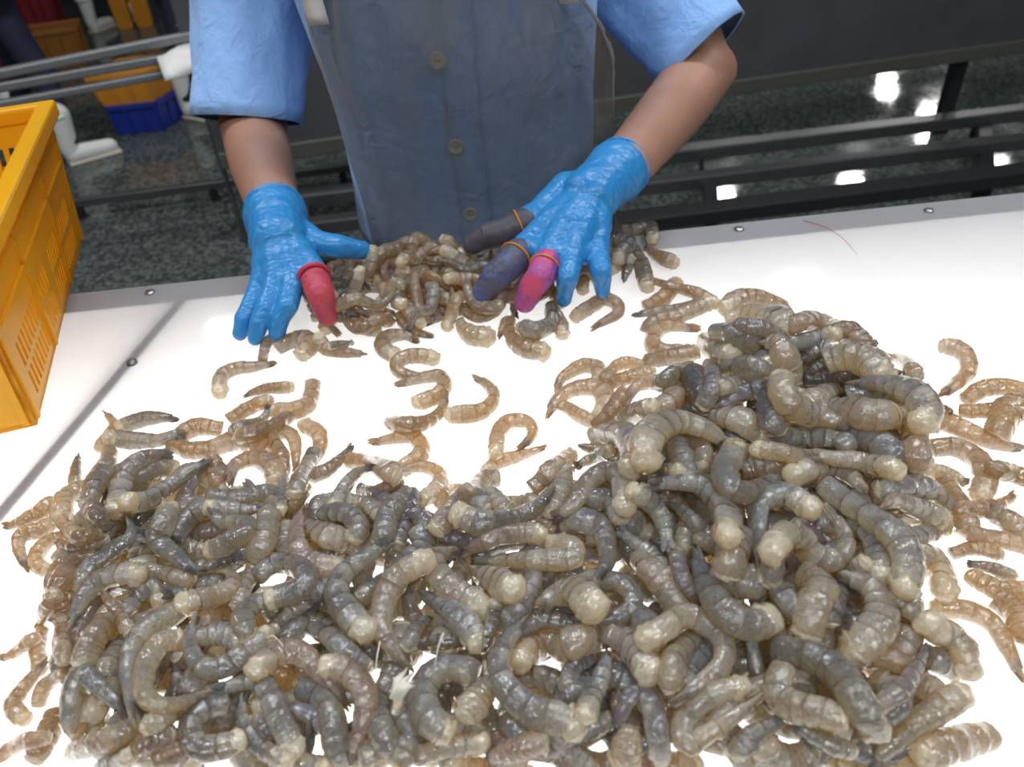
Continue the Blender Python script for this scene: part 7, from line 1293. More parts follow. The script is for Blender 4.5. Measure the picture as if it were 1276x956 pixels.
    (2, 2, 1, 96, 209, 517, 96, 215, 510, 102, 220, 505, 106, 226, 501, 108, 234, 500, 107, 243, 504, 103, 250, 506, 104, 256, 504, 111, 261, 502, 117),
    (2, 2, 1, 93, 303, 518, 91, 308, 509, 94, 311, 498, 99, 308, 482, 108, 300, 469, 112, 293, 462, 110, 289, 455, 105, 285, 448, 100, 281, 443, 93),
    (2, 2, 1, 94, 251, 566, 101, 246, 559, 104, 242, 552, 106, 236, 542, 111, 229, 529, 121, 222, 516, 131, 217, 509, 133, 214, 505, 131, 212, 504, 126),
    (2, 4, 0, 54, 291, 544, 96, 279, 524, 118, 270, 508, 133, 265, 502, 137, 262, 498, 137, 260, 494, 137, 258, 491, 136, 256, 489, 134, 255, 489, 129),
    (2, 4, 0, 53, 341, 541, 76, 350, 543, 69, 355, 541, 68, 357, 533, 73, 359, 525, 81, 362, 521, 85, 366, 519, 91, 369, 517, 99, 372, 516, 105),
    (2, 0, 1, 105, 326, 972, 100, 331, 945, 117, 339, 929, 126, 349, 919, 127, 362, 918, 118, 373, 919, 106, 380, 908, 100, 378, 887, 101, 376, 867, 100),
    (2, 4, 1, 69, 342, 930, 143, 347, 920, 147, 354, 915, 148, 362, 913, 147, 371, 914, 144, 381, 916, 138, 391, 920, 130, 404, 929, 118, 419, 942, 103),
    (2, 0, 1, 75, 392, 892, 121, 410, 907, 111, 429, 925, 101, 445, 935, 96, 459, 942, 93, 473, 946, 92, 484, 946, 94, 491, 939, 102, 499, 932, 109),
    (2, 0, 0, 73, 441, 920, 67, 447, 922, 71, 454, 926, 75, 461, 928, 79, 469, 929, 82, 476, 930, 84, 483, 926, 87, 488, 920, 91, 495, 916, 93),
    (2, 0, 1, 65, 290, 965, 41, 279, 953, 48, 266, 933, 62, 251, 904, 82, 239, 881, 98, 230, 871, 102, 224, 866, 101, 220, 872, 92, 217, 886, 77),
    (2, 0, 1, 70, 305, 927, 72, 294, 884, 96, 285, 843, 119, 280, 820, 127, 277, 809, 127, 273, 802, 123, 269, 798, 119, 265, 796, 112, 262, 794, 105),
    (2, 2, 1, 77, 282, 795, 135, 291, 806, 126, 304, 825, 110, 315, 839, 98, 323, 845, 94, 328, 845, 94, 334, 845, 94, 340, 845, 94, 346, 846, 94),
    (2, 2, 2, 82, 476, 844, 79, 470, 843, 77, 461, 835, 81, 448, 821, 90, 438, 811, 96, 431, 805, 97, 423, 799, 99, 417, 796, 99, 412, 795, 96),
    (2, 1, 0, 50, 433, 878, 72, 438, 878, 76, 442, 878, 80, 448, 879, 83, 453, 880, 87, 458, 880, 90, 464, 881, 93, 472, 887, 91, 487, 906, 79),
    (2, 0, 1, 102, 470, 807, 88, 480, 805, 94, 493, 807, 96, 508, 811, 94, 523, 812, 87, 532, 804, 86, 531, 783, 92, 520, 751, 107, 503, 711, 129),
    (2, 2, 1, 112, 412, 780, 94, 424, 778, 93, 434, 772, 95, 442, 762, 102, 446, 748, 112, 447, 729, 127, 452, 716, 137, 461, 711, 139, 477, 717, 131),
    (2, 1, 0, 46, -286, 1168, 2, -287, 1150, 14, -289, 1137, 22, -293, 1132, 25, -297, 1129, 27, -302, 1128, 27, -307, 1127, 28, -313, 1127, 27, -318, 1128, 26),
    (2, 1, 0, 56, -394, 973, 26, -401, 971, 17, -406, 967, 10, -412, 958, 8, -418, 949, 10, -423, 937, 16, -426, 922, 27, -432, 913, 32, -442, 913, 29),
    (2, 3, 1, 69, -363, 953, 15, -368, 938, 21, -373, 923, 28, -380, 913, 30, -387, 904, 33, -394, 894, 37, -403, 890, 38, -414, 890, 36, -427, 894, 31),
    (2, 3, 2, 79, -405, 766, 51, -408, 785, 51, -412, 811, 43, -409, 834, 32, -399, 843, 29, -382, 834, 35, -364, 816, 43, -352, 802, 42, -351, 793, 32),
    (2, 0, 1, 63, -422, 728, 75, -413, 731, 70, -402, 732, 66, -389, 729, 66, -376, 725, 69, -367, 730, 64, -359, 740, 57, -350, 749, 51, -344, 763, 40),
    (2, 4, 0, 68, -335, 695, 75, -348, 704, 67, -359, 707, 63, -368, 706, 65, -377, 705, 68, -387, 706, 68, -398, 710, 66, -407, 711, 67, -415, 710, 72),
    (2, 0, 1, 50, -337, 788, 34, -334, 774, 41, -331, 762, 45, -330, 754, 45, -328, 745, 46, -326, 734, 50, -324, 725, 52, -321, 712, 57, -318, 701, 62),
    (2, 1, 1, 65, -304, 861, 21, -307, 850, 20, -310, 838, 21, -311, 822, 25, -310, 802, 34, -306, 774, 50, -300, 745, 67, -299, 729, 73, -301, 720, 71),
    (2, 2, 2, 103, -90, 1195, 20, -87, 1191, 13, -83, 1179, 12, -78, 1163, 14, -71, 1149, 16, -63, 1140, 17, -54, 1134, 18, -46, 1131, 18, -38, 1132, 14),
    (2, 3, 0, 48, -18, 1129, 12, -16, 1145, 7, -14, 1154, 5, -12, 1160, 6, -10, 1166, 7, -7, 1173, 8, -5, 1180, 8, -2, 1188, 8, 1, 1198, 6),
    (2, 3, 2, 93, 14, 1215, 8, 9, 1182, 14, 5, 1160, 12, 7, 1136, 13, 13, 1112, 14, 23, 1095, 16, 35, 1085, 16, 48, 1079, 16, 60, 1076, 13),
    (2, 0, 1, 87, 85, 1207, 18, 84, 1178, 24, 84, 1159, 24, 78, 1147, 22, 69, 1138, 22, 58, 1121, 30, 47, 1102, 42, 38, 1107, 42, 30, 1135, 28),
    (2, 3, 0, 74, 149, 1142, 3, 168, 1158, 6, 189, 1169, 8, 208, 1188, 10, 207, 1221, 11, 188, 1233, 12, 166, 1216, 13, 145, 1197, 13, 126, 1180, 10),
    (2, 1, 1, 88, 273, 1424, 12, 273, 1393, 18, 277, 1379, 14, 280, 1362, 12, 280, 1339, 14, 279, 1314, 17, 278, 1293, 16, 277, 1275, 15, 277, 1260, 12),
    (2, 1, 1, 76, 250, 1532, 3, 263, 1522, 6, 276, 1514, 8, 290, 1507, 10, 304, 1507, 12, 319, 1512, 13, 330, 1504, 13, 327, 1474, 13, 323, 1450, 10),
    (2, 0, 1, 92, 223, 1417, 40, 234, 1418, 36, 243, 1413, 37, 253, 1406, 38, 260, 1395, 38, 252, 1376, 38, 244, 1363, 37, 236, 1352, 35, 229, 1342, 32),
    (2, 1, 0, 61, 237, 1302, 3, 240, 1310, 5, 243, 1318, 7, 246, 1326, 9, 249, 1332, 12, 251, 1337, 16, 253, 1340, 21, 255, 1342, 27, 259, 1352, 28),
    (2, 0, 2, 71, -442, 813, 65, -450, 796, 68, -463, 787, 65, -479, 784, 57, -492, 777, 52, -500, 762, 55, -505, 744, 62, -514, 731, 70, -520, 717, 83),
    (2, 0, 2, 73, -542, 557, 43, -543, 569, 49, -542, 583, 52, -540, 597, 52, -534, 608, 53, -523, 614, 57, -507, 614, 62, -490, 612, 66, -476, 612, 64),
    (2, 0, 0, 77, -400, 602, 67, -408, 607, 76, -424, 622, 72, -444, 642, 63, -460, 656, 62, -468, 667, 67, -464, 678, 73, -463, 695, 74, -464, 714, 72),
    (2, 3, 0, 46, -521, 598, 56, -512, 590, 57, -502, 579, 61, -494, 571, 61, -488, 565, 58, -481, 557, 58, -472, 547, 61, -465, 538, 62, -460, 532, 59),
    (2, 0, 0, 73, -396, 400, 97, -417, 432, 78, -435, 462, 66, -446, 487, 62, -449, 509, 64, -441, 527, 65, -433, 547, 56, -422, 566, 46, -408, 580, 41),
    (2, 2, 2, 64, -340, 440, 67, -352, 430, 80, -361, 416, 97, -378, 415, 102, -404, 439, 87, -418, 470, 74, -421, 494, 68, -415, 515, 62, -401, 525, 47),
    (2, 0, 2, 72, -412, 701, 79, -401, 692, 71, -386, 683, 69, -367, 676, 75, -346, 658, 85, -348, 644, 86, -364, 644, 77, -379, 643, 68, -397, 646, 56),
    (2, 5, 2, 75, -292, 713, 53, -293, 693, 55, -291, 669, 62, -284, 642, 71, -277, 624, 72, -269, 613, 67, -256, 603, 67, -242, 597, 69, -230, 599, 65),
    (2, 0, 1, 73, -328, 594, 59, -320, 611, 56, -307, 618, 58, -286, 607, 66, -266, 586, 77, -257, 563, 83, -269, 556, 78, -286, 555, 74, -300, 551, 76),
    (2, 2, 2, 72, -376, 610, 57, -359, 599, 67, -348, 580, 76, -350, 568, 78, -365, 571, 67, -379, 575, 57, -391, 574, 55, -399, 569, 59, -408, 565, 62),
    (2, 0, 2, 66, -389, 557, 53, -388, 531, 61, -380, 504, 68, -367, 482, 70, -349, 470, 70, -332, 473, 68, -318, 481, 71, -304, 491, 75, -296, 508, 69),
    (2, 0, 2, 68, -339, 438, 79, -328, 447, 68, -315, 455, 63, -298, 455, 62, -281, 441, 65, -271, 423, 67, -262, 407, 65, -255, 395, 58, -247, 382, 52),
    (2, 5, 0, 71, -200, 435, 31, -208, 440, 48, -218, 449, 59, -232, 461, 62, -244, 476, 65, -260, 485, 66, -277, 482, 68, -288, 469, 76, -297, 456, 80),
    (2, 0, 0, 51, -309, 446, 60, -310, 437, 54, -308, 424, 54, -299, 409, 58, -291, 398, 58, -283, 390, 53, -272, 383, 53, -259, 375, 57, -247, 370, 56),
    (2, 0, 1, 66, -322, 436, 57, -334, 431, 63, -345, 424, 68, -352, 413, 70, -349, 398, 70, -340, 387, 66, -326, 385, 63, -312, 387, 64, -299, 392, 63),
    (2, 5, 0, 72, -195, 379, 23, -189, 385, 41, -182, 392, 56, -176, 401, 68, -174, 416, 71, -182, 435, 67, -194, 450, 67, -207, 457, 74, -222, 458, 80),
    (2, 0, 2, 83, -158, 617, 87, -176, 612, 79, -193, 606, 71, -210, 595, 69, -220, 575, 74, -221, 551, 76, -211, 531, 75, -195, 511, 79, -181, 493, 81),
    (2, 5, 1, 78, -61, 697, 81, -68, 692, 78, -76, 694, 68, -83, 693, 60, -88, 682, 62, -92, 664, 71, -97, 650, 78, -103, 641, 78, -109, 635, 76),
    (2, 0, 2, 83, 44, 671, 99, 32, 660, 93, 18, 656, 81, 3, 653, 73, -14, 647, 72, -30, 637, 79, -47, 629, 87, -63, 635, 89, -78, 644, 92),
    (2, 5, 0, 69, -80, 611, 53, -67, 610, 63, -55, 607, 75, -42, 609, 79, -30, 616, 76, -17, 625, 69, -3, 628, 65, 10, 626, 66, 23, 619, 68),
    (2, 2, 0, 72, -66, 601, 51, -46, 596, 56, -25, 591, 61, -5, 581, 72, 15, 572, 81, 34, 569, 82, 54, 569, 83, 52, 590, 81, 33, 607, 68),
    (2, 2, 2, 87, -67, 595, 44, -60, 584, 53, -52, 572, 64, -45, 559, 75, -38, 551, 80, -32, 545, 82, -26, 536, 88, -20, 525, 96, -15, 519, 99),
    (2, 1, 0, 46, -52, 461, 74, -50, 464, 80, -48, 470, 84, -46, 476, 86, -44, 484, 84, -42, 497, 77, -41, 508, 73, -39, 515, 75, -37, 520, 79),
    (2, 2, 2, 80, -137, 463, 41, -146, 471, 59, -155, 482, 71, -164, 499, 77, -166, 524, 75, -162, 547, 74, -152, 563, 81, -135, 571, 88, -115, 573, 94),
    (2, 0, 1, 82, -63, 429, 85, -78, 443, 76, -93, 449, 71, -107, 445, 67, -115, 432, 68, -117, 414, 72, -110, 398, 75, -101, 384, 78, -90, 377, 73),
    (2, 0, 2, 82, 1, 505, 71, -16, 486, 74, -30, 464, 78, -36, 438, 84, -31, 415, 84, -18, 400, 81, -1, 388, 80, 18, 379, 82, 36, 372, 79),
    (2, 0, 0, 62, 79, 457, 67, 75, 442, 75, 72, 430, 79, 68, 421, 78, 64, 413, 76, 59, 404, 76, 53, 392, 84, 48, 378, 94, 43, 370, 96),
    (2, 2, 2, 81, 88, 372, 73, 87, 368, 72, 86, 365, 71, 85, 361, 71, 84, 357, 70, 83, 354, 68, 82, 351, 65, 81, 349, 61, 80, 349, 54),
    (2, 2, 2, 96, 12, 507, 74, 18, 514, 76, 24, 522, 75, 33, 526, 75, 42, 525, 80, 51, 519, 87, 57, 504, 100, 61, 486, 114, 67, 476, 117),
    (2, 0, 0, 80, 81, 524, 97, 85, 533, 104, 92, 552, 98, 96, 577, 86, 97, 597, 81, 92, 611, 83, 81, 618, 85, 69, 627, 79, 57, 644, 63),
    (2, 2, 2, 80, 32, 645, 65, 49, 638, 85, 65, 643, 95, 78, 667, 92, 94, 691, 87, 113, 700, 89, 127, 679, 100, 125, 640, 113, 123, 612, 115),
    (2, 0, 0, 70, 163, 555, 99, 166, 574, 92, 168, 589, 91, 167, 600, 95, 164, 611, 99, 159, 619, 105, 150, 620, 117, 139, 617, 130, 130, 621, 136),
    (2, 2, 2, 70, 127, 382, 82, 146, 389, 91, 168, 402, 92, 188, 418, 91, 196, 442, 94, 182, 459, 98, 160, 465, 106, 135, 446, 116, 112, 434, 116),
    (2, 0, 1, 98, 114, 856, 4, 126, 850, 15, 137, 833, 33, 144, 800, 60, 149, 761, 89, 150, 730, 105, 148, 700, 117, 142, 671, 131, 135, 654, 134),
    (2, 2, 2, 103, 284, 739, 70, 272, 745, 87, 255, 747, 103, 237, 751, 110, 217, 752, 116, 194, 735, 129, 171, 701, 148, 155, 667, 160, 151, 647, 156),
    (2, 4, 2, 78, 144, 613, 147, 165, 630, 131, 187, 645, 116, 208, 652, 106, 224, 646, 103, 232, 625, 108, 232, 593, 121, 225, 554, 142, 214, 519, 160),
    (2, 0, 2, 84, 343, 665, 89, 325, 663, 89, 305, 651, 94, 282, 630, 109, 257, 609, 130, 244, 613, 137, 252, 650, 120, 271, 691, 101, 291, 727, 87),
    (2, 2, 2, 86, 422, 627, 89, 418, 640, 90, 420, 661, 82, 417, 679, 76, 409, 689, 76, 392, 686, 82, 372, 672, 92, 355, 663, 99, 340, 658, 100),
    (2, 0, 2, 79, 246, 501, 129, 252, 525, 124, 264, 556, 111, 275, 585, 103, 284, 610, 101, 302, 625, 100, 320, 625, 99, 331, 610, 104, 340, 594, 106),
    (2, 2, 2, 81, 350, 592, 117, 362, 580, 103, 368, 561, 95, 358, 538, 94, 335, 528, 95, 318, 535, 103, 306, 544, 120, 277, 529, 141, 255, 498, 154),
    (2, 0, 1, 84, 377, 652, 85, 385, 627, 91, 393, 604, 96, 399, 579, 106, 403, 554, 116, 408, 532, 119, 410, 512, 117, 404, 492, 111, 394, 473, 106),
    (2, 2, 0, 74, 365, 678, 115, 376, 672, 115, 392, 673, 108, 409, 676, 101, 424, 676, 98, 437, 671, 98, 445, 660, 104, 449, 644, 114, 456, 631, 119),
    (2, 2, 2, 75, 405, 568, 129, 423, 586, 115, 444, 604, 98, 460, 611, 86, 473, 614, 76, 487, 618, 65, 498, 618, 58, 507, 614, 55, 518, 614, 47),
    (2, 2, 2, 97, 343, 514, 82, 356, 510, 84, 367, 502, 87, 373, 489, 87, 372, 473, 86, 365, 456, 87, 353, 440, 89, 339, 430, 88, 329, 426, 78),
    (2, 4, 0, 51, 412, 433, 68, 400, 422, 71, 387, 409, 77, 374, 397, 84, 361, 383, 92, 349, 373, 96, 339, 366, 97, 330, 363, 94, 322, 361, 89),
    (2, 2, 2, 71, 316, 331, 29, 322, 334, 46, 333, 340, 52, 347, 348, 53, 361, 355, 56, 376, 362, 55, 392, 369, 55, 406, 374, 59, 423, 383, 56),
    (2, 0, 1, 85, 248, 434, 79, 260, 424, 92, 273, 415, 97, 285, 406, 97, 293, 392, 100, 294, 373, 109, 293, 353, 118, 300, 345, 107, 314, 342, 86),
    (2, 2, 2, 58, 225, 388, 82, 203, 376, 81, 181, 364, 79, 160, 357, 71, 139, 349, 67, 139, 369, 70, 156, 382, 79, 178, 389, 86, 203, 396, 84),
    (2, 0, 0, 58, 234, 360, 82, 230, 363, 71, 225, 364, 65, 218, 361, 64, 210, 358, 64, 204, 356, 61, 199, 353, 57, 193, 351, 52, 189, 351, 43),
    (2, 0, 2, 88, 195, 565, 89, 194, 540, 95, 193, 516, 100, 193, 493, 108, 195, 471, 116, 201, 455, 118, 213, 449, 112, 229, 450, 104, 247, 458, 99),
    (2, 2, 2, 110, 369, 903, 126, 377, 898, 128, 386, 892, 131, 391, 882, 132, 392, 869, 130, 393, 860, 124, 397, 858, 113, 397, 855, 102, 396, 853, 91),
    (2, 0, 1, 100, 322, 888, 88, 326, 872, 103, 332, 859, 115, 341, 851, 120, 348, 843, 121, 356, 838, 115, 365, 837, 105, 371, 833, 96, 375, 828, 86),
    (2, 4, 0, 76, 271, 783, 107, 282, 786, 111, 294, 793, 113, 311, 809, 105, 327, 822, 99, 339, 824, 100, 349, 819, 108, 359, 815, 114, 371, 816, 117),
    (2, 4, 1, 81, 360, 809, 129, 357, 802, 123, 355, 798, 116, 350, 788, 112, 343, 771, 116, 338, 753, 120, 336, 739, 121, 337, 729, 119, 340, 726, 112),
    (2, 2, 0, 100, 430, 716, 115, 420, 726, 116, 411, 737, 115, 400, 746, 115, 384, 745, 121, 366, 740, 135, 354, 744, 146, 357, 768, 144, 367, 801, 136),
    (2, 2, 1, 115, 460, 873, 100, 470, 871, 106, 478, 866, 113, 486, 860, 119, 494, 853, 122, 502, 844, 122, 506, 831, 123, 506, 815, 125, 508, 803, 122),
    (2, 0, 2, 95, 475, 821, 99, 484, 805, 114, 494, 792, 124, 503, 778, 131, 508, 757, 141, 510, 733, 151, 513, 713, 155, 513, 696, 150, 498, 681, 147),
]

# ------------------------------------------------------------------ shrimp
TONE = dict(g=(.165, .203, .255), d=(.085, .098, .12), p=(.325, .335, .33), b=(.24, .20, .165), u=(.135, .15, .215), k=(.31, .275, .275), a=(.305, .245, .175))  # tone a puts the amber glow of the lit panel into the shell colour
BND = [.13, .30, .44, .57, .70, .83, .945]
RINGS = []
for i in range(6):
    t0, t1 = BND[i], BND[i + 1]
    RINGS += [(t0, .0), (t0 + (t1 - t0) * .08, .03), (t0 + (t1 - t0) * .35, .35), (t0 + (t1 - t0) * .7, .7), (t1 - .0015, 1.0)]
def cr(P, t):
    n = len(P) - 1; x = np.clip(np.asarray(t) * n, 0, n - 1e-6); k = x.astype(int); u = (x - k)[:, None]
    Q = np.vstack([2 * P[0] - P[1], P, 2 * P[-1] - P[-2]]); a, b_, c, d = Q[k], Q[k + 1], Q[k + 2], Q[k + 3]
    return .5 * (2 * b_ + (c - a) * u + (2 * a - 5 * b_ + 4 * c - d) * u * u + (3 * b_ - a - 3 * c + d) * u ** 3)
def prof(t): return np.interp(t, [0, .06, .14, .3, .5, .7, .85, .95, 1], [.25, .42, .50, .68, .86, .98, 1, .95, .75])
NV = 16; PHI = np.arange(NV) * 2 * np.pi / NV
def frame_at(P, ts, B):
    p = cr(P, ts); d = cr(P, np.minimum(ts + .01, 1)) - cr(P, np.maximum(ts - .01, 0)); d /= np.linalg.norm(d, axis=1)[:, None] + 1e-12
    D = np.cross(d, B); D /= np.linalg.norm(D, axis=1)[:, None] + 1e-9; Bn = np.cross(D, d); return p, d, D, Bn
def shrimp_arrays(P, r, fl, seed):
    rg = np.random.default_rng(seed)
    dd = np.diff(P, axis=0); B = np.cross(dd[:-1], dd[1:]).sum(0); L = np.linalg.norm(dd, axis=1).sum()
    if np.linalg.norm(B) < .06 * (L / 8) ** 2 * 7: B = np.array([.3 * rg.normal(), .3 * rg.normal(), rg.choice([-1., 1.])])
    B = B / np.linalg.norm(B)
    notail = fl == 'n'
    ts = np.array([q[0] for q in RINGS]); ph = np.array([q[1] for q in RINGS])
    if notail: ts = (ts - .13) / (.945 - .13) * .93 + .03
    ts = np.r_[ts[0] - .02, ts]; ph = np.r_[.5, ph]
    rf = prof(np.linspace(.45, .97, len(ts))) if notail else prof(ts)
    saw = 1.02 - .038 * ph; saw[0] = .55
    if notail: saw[0] = .45
    p, d, D, Bn = frame_at(P, ts, B)
    R = r * rf * saw * (1 + .035 * np.sin(9 * ts + rg.uniform(0, 6)))
    c = np.cos(PHI)[None, :]; s = np.sin(PHI)[None, :]
    ventral = np.where(c < -.2, 1 - .16 * (-c - .2), 1.0)
    lump = 1 + .065 * np.sin(3 * PHI[None, :] + rg.uniform(0, 6) + 5 * ts[:, None]) + .055 * np.sin(2 * PHI[None, :] + 23 * ts[:, None] + rg.uniform(0, 6)) * np.sin(41 * ts[:, None] + 3 * PHI[None, :]) + .012 * rg.normal(size=(len(ts), NV))
    V = p[:, None, :] + (D[:, None, :] * (c * 1.05 * ventral)[:, :, None] + Bn[:, None, :] * (s * .95)[:, :, None]) * (R[:, None] * lump)[:, :, None]
    mk = np.zeros((len(ts), NV, 4)); mk[..., 0] = (ts if not notail else .3 + .6 * ts)[:, None]; mk[..., 1] = (c + 1) / 2; mk[..., 2] = rg.random(); mk[..., 3] = ph[:, None]
    F = []
    nR = len(ts)
    for i in range(nR - 1):
        for k in range(NV): F.append((i * NV + k, i * NV + (k + 1) % NV, (i + 1) * NV + (k + 1) % NV, (i + 1) * NV + k))
    F.append(tuple(range(NV - 1, -1, -1)))
    body = (V.reshape(-1, 3), [q[::-1] for q in F], mk.reshape(-1, 4))
    # flesh at the cut end
    big = fl == 'f'
    tf = np.array([.925, .945, .962, .978, .99, 1.0, 1.0, 1.0])
    rr = np.array([.93, .95, .95, .92, .84, .68, .42, .14]) * (1.06 if big else .95); rr[0] = .93
    p, d, D, Bn = frame_at(P, tf, B)
    ext = np.array([0, 0, .04, .10, .2, .34, .44, .48]) * (1.5 if big else .9) * r; p = p + d * ext[:, None]
    f1, f2 = rg.uniform(0, 6, 2); q = np.arange(8)[:, None]
    lump = 1 + .09 * np.sin(3 * PHI[None, :] + f1 + .7 * q) + .07 * np.sin(5 * PHI[None, :] + f2 - 1.1 * q) + .03 * rg.normal(size=(8, NV))
    p = p + (D * (rg.normal(size=(8, 1)) * .06) + Bn * (rg.normal(size=(8, 1)) * .06)) * r
    V = p[:, None, :] + (D[:, None, :] * c[:, :, None] * np.ones((8, 1, 1)) + Bn[:, None, :] * (s * .93)[:, :, None]) * (r * rr[:, None] * lump)[:, :, None]
    F = [(i * NV + k, i * NV + (k + 1) % NV, (i + 1) * NV + (k + 1) % NV, (i + 1) * NV + k) for i in range(7) for k in range(NV)] + [tuple(7 * NV + k for k in range(NV))]
    mk = np.zeros((8, NV, 4)); mk[..., 0] = .95; mk[..., 1] = .5; mk[..., 2] = rg.random(); mk[..., 3] = .5
    flesh = (V.reshape(-1, 3), [q[::-1] for q in F], mk.reshape(-1, 4))
    fan = None
    if not notail:
        # tail fan folded to a point: five narrow blades
        VV = []; F = []; MK = []
        for j, (spread, lift, ln, w) in enumerate(((0, .12, 1.0, .40), (.30, -.05, .93, .36), (-.30, -.05, .95, .36))):
            tb = np.linspace(.165, .165 - .165 * ln, 6); p, d, D, Bn = frame_at(P, tb, B); q = np.linspace(0, 1, 6)
            off = Bn * (spread * r * (.35 + q * (1 + .25 * rg.normal())))[:, None] + D * (lift * r * (1 - .4 * q))[:, None]
            ww = w * r * np.array([.80, 1.05, 1.08, .95, .66, .12]); hh = r * np.array([.34, .28, .2, .14, .09, .03]); n0 = len(VV)
            for i in range(6):
                for k in range(6):
                    a = k * math.pi / 3; VV.append(p[i] + off[i] + Bn[i] * ww[i] * math.cos(a) + D[i] * hh[i] * math.sin(a)); MK.append((.3, .45 + .2 * math.sin(a), .3 + .1 * j, .4))
            for i in range(5):
                for k in range(6): F.append((n0 + i * 6 + k, n0 + i * 6 + (k + 1) % 6, n0 + (i + 1) * 6 + (k + 1) % 6, n0 + (i + 1) * 6 + k))
            F.append(tuple(n0 + k for k in range(6))[::-1]); F.append(tuple(n0 + 30 + k for k in range(6)))
        fan = (np.array(VV), F, np.array(MK))
    return body, flesh, fan
def build(name, arr, tone, mats, mat_idx=None):
    V, F, MK = arr; me = bpy.data.meshes.new(name); me.from_pydata(V.tolist(), [], F)
    a = me.attributes.new('mark', 'FLOAT_COLOR', 'POINT'); a.data.foreach_set('color', np.ascontiguousarray(MK, dtype=np.float32).ravel())
    t = me.attributes.new('tone', 'FLOAT_COLOR', 'POINT')
    tn = np.ones((len(V), 4), np.float32); tn[:, :3] = tone; t.data.foreach_set('color', tn.ravel())
    for m_ in mats: me.materials.append(m_)
    if mat_idx is not None: me.polygons.foreach_set('material_index', mat_idx)
    me.shade_smooth(); return me
def rec(q):
    P = np.array(q[4:], float).reshape(9, 3) / 2000
    return 'bht'[q[0]], 'gdpbuka'[q[1]], '-nf'[q[2]], q[3] * 1e-4, P + [0, 0, TZ]
BUR = ([], [], [], [], []); LIST = []
for i, ln in enumerate(SPINES):
    w, tn, fl, r, P = rec(ln)
    tone = np.array(TONE[tn]) * math.exp(.19 * RNG.normal()) * (1 + .012 * RNG.normal(size=3)); tone = np.clip(tone * min(1, .33 / tone.max()), .06, .62)
    if w == 'b':      # deep in the heap: joined
        for k, arr in enumerate(shrimp_arrays(P, r, fl, i)):
            if arr is None: continue
            n0 = len(BUR[0]); BUR[0].extend(arr[0].tolist()); BUR[1].extend(tuple(a + n0 for a in f) for f in arr[1]); BUR[2].extend(arr[2].tolist()); BUR[3].extend([tuple(tone)] * len(arr[0])); BUR[4].extend([1 if k == 1 else 0] * len(arr[1]))
        continue
    LIST.append((w, tn, fl, r, P, tone, i))
me = build('buried_shrimp', (np.array(BUR[0]), BUR[1], np.array(BUR[2])), np.array(BUR[3]), [M_SHELL, M_FLESH], BUR[4])
bo = bpy.data.objects.new('buried_shrimp', me); COL.objects.link(bo)
tag(bo, 'shrimp buried deep inside the main grey heap under the visible ones', 'shrimp', None, 'stuff')

# labels: look, curl, where the tail points, where it lies; repeats are counted from the crate side
LOOK = dict(g='grey', d='dark grey', p='pale', b='brownish', u='purple-grey', k='pinkish banded', a='amber-lit')
def zone(w, P):
    c = P.mean(0); y = c[1]; x = c[0]; z = P[:, 2].min() - TZ
    px, py, _ = ((lambda q: (CXP + FPX * q[0] / q[2], CYP + FPX * q[1] / q[2], q[2]))(ROT.T @ (c - EYE)))
    if w == 'h' or py < 425 and 330 < px < 845 : return 'in hands\' small pile', 'shrimp under the gloved hands'
    if z < .006 and py < 565 and px < 800: return 'loose on lit panel', 'loose shrimp on the lit panel'
    if px > 1150: return 'far fringe of heap', 'shrimp at the heap fringe farthest from the crate'
    if px < 100: return 'crate fringe of heap', 'shrimp at the heap\'s fringe by the crate'
    col = 'crate-side' if px < 420 else ('middle' if px < 800 else 'tall'); row = 'far edge' if py < 610 else ('crown' if py < 760 else 'near slope')
    return f'on heap\'s {col} {row}', 'shrimp on the main heap'
ITEMS = []
for w, tn, fl, r, P, tone, i in LIST:
    dd = np.diff(P, axis=0); t0 = dd[0] / np.linalg.norm(dd[0]); t1 = dd[-1] / np.linalg.norm(dd[-1]); turn = sum(math.acos(max(-1, min(1, float(a @ b_ / np.linalg.norm(a) / np.linalg.norm(b_))))) for a, b_ in zip(dd[:-1], dd[1:]))
    shp = 'straight' if turn < .6 else ('bent' if turn < 1.5 else ('hooked' if turn < 2.6 else 'curled'))
    td = P[0] - P[4]; ax = abs(td[0]) > abs(td[1]); dr = ('right' if td[0] > 0 else 'to crate') if ax else ('to worker' if td[1] > 0 else 'to camera')
    if dr == 'right': dr = 'from crate'
    zn, grp = zone(w, P)
    base = f'{shp} {LOOK[tn]} ' + ('pale-ended ' if fl == 'f' and tn != 'p' else '') + 'shrimp' + (f', tail {dr}' if fl != 'n' else ', tail hidden') + f', {zn}'
    ITEMS.append([base, grp, w, tn, fl, r, P, tone, i])
from collections import defaultdict
by = defaultdict(list)
for it in ITEMS: by[it[0]].append(it)
ORD = 'first second third fourth fifth sixth seventh eighth ninth tenth eleventh twelfth'.split()
for base, l in by.items():
    l.sort(key=lambda q: q[6].mean(0)[0])
    for k, it in enumerate(l): it.append(base if len(l) == 1 else f'{ORD[min(k, 11)]} {base}, counted from crate')
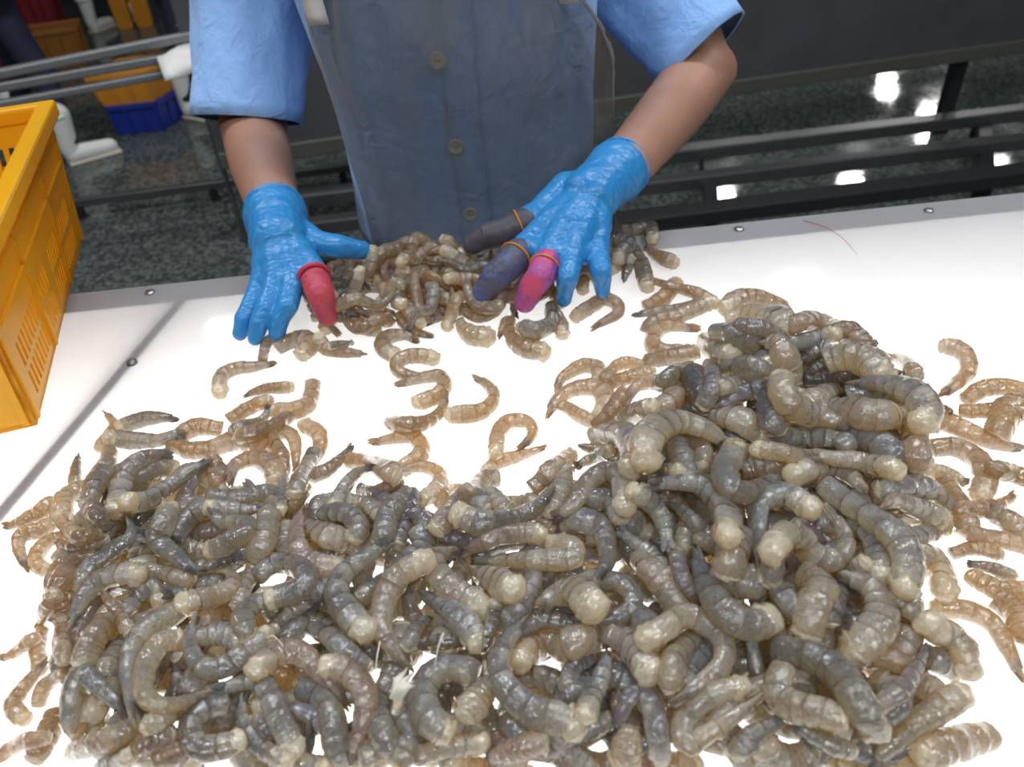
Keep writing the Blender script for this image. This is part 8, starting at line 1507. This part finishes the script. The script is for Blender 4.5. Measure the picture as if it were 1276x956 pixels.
for base, grp, w, tn, fl, r, P, tone, i, lab in ITEMS:
    c = P.mean(0); c[2] = P[:, 2].min() - r; c[2] = max(c[2], TZ)
    root = empty('shrimp', Vector(c), lab, 'shrimp', grp)
    for nm, arr, m_ in zip(('body', 'flesh', 'tail_fan'), shrimp_arrays(P - c, r, fl, i), (M_SHELL, M_FLESH, M_FAN)):
        if arr is None: continue
        o = bpy.data.objects.new(nm, build(nm, arr, tone, [m_])); COL.objects.link(o); o.parent = root

# ------------------------------------------------------------------ small leftovers
M_ANT = plain('red_antenna', (.35, .06, .04), .4); M_ANTP = plain('pale_antenna', (.62, .58, .50), .3)
def antenna(pts, lab, mat, r=.0004):
    P_ = [Vector(p) for p in pts]; b = MB(); n = 14; arr = cr(np.array([tuple(p) for p in P_]), np.linspace(0, 1, n)); b.tube(arr.tolist(), [r * (1 - .6 * k / (n - 1)) for k in range(n)], 6)
    o = b.obj('antenna', mat, None, True); tag(o, lab, 'antenna')
antenna([onz(1001, 275, TZ + .001), onz(1028, 283, TZ + .002), onz(1050, 297, TZ + .001), onz(1068, 317, TZ + .001)], 'thin red shrimp antenna lying alone near the table\'s far edge', M_ANT)
def surf(px, py): return onz(px, py, TZ + .052)
antenna([surf(476, 808) + Vector((0, 0, .006)), surf(472, 830) + Vector((0, 0, .006)), surf(467, 853)], 'pale antenna sticking out beside a pale curved shrimp', M_ANTP, .0005)
antenna([surf(555, 800) + Vector((0, 0, .008)), surf(548, 815) + Vector((0, 0, .006)), surf(541, 832)], 'pale antenna standing up above the near slope', M_ANTP, .0006)
antenna([surf(332, 795), surf(343, 797) + Vector((0, 0, .003)), surf(354, 806)], 'short pale antenna on a broken meat end', M_ANTP, .0005)
lg = empty('leg_cluster', surf(503, 872), 'small pale cluster of torn shrimp legs on the near slope', 'shrimp legs')
for k, (a, c) in enumerate((((494, 888), (513, 852)), ((498, 886), (520, 858)), ((502, 884), (521, 868)), ((496, 880), (506, 858)), ((505, 882), (522, 874)))):
    b = MB(); p, q = surf(*a) + Vector((0, 0, .012)), surf(*c) + Vector((0, 0, .014)); b.tube([p, p.lerp(q, .5) + Vector((0, 0, .003)), q], [.0019, .0016, .0005], 8); b.obj('leg', M_ANTP, lg, True)
b = MB(); p = surf(494, 886); b.tube([p, p + Vector((.004, .004, .014))], [.003, .002], 8); b.obj('stump', M_FLESH, lg, True)
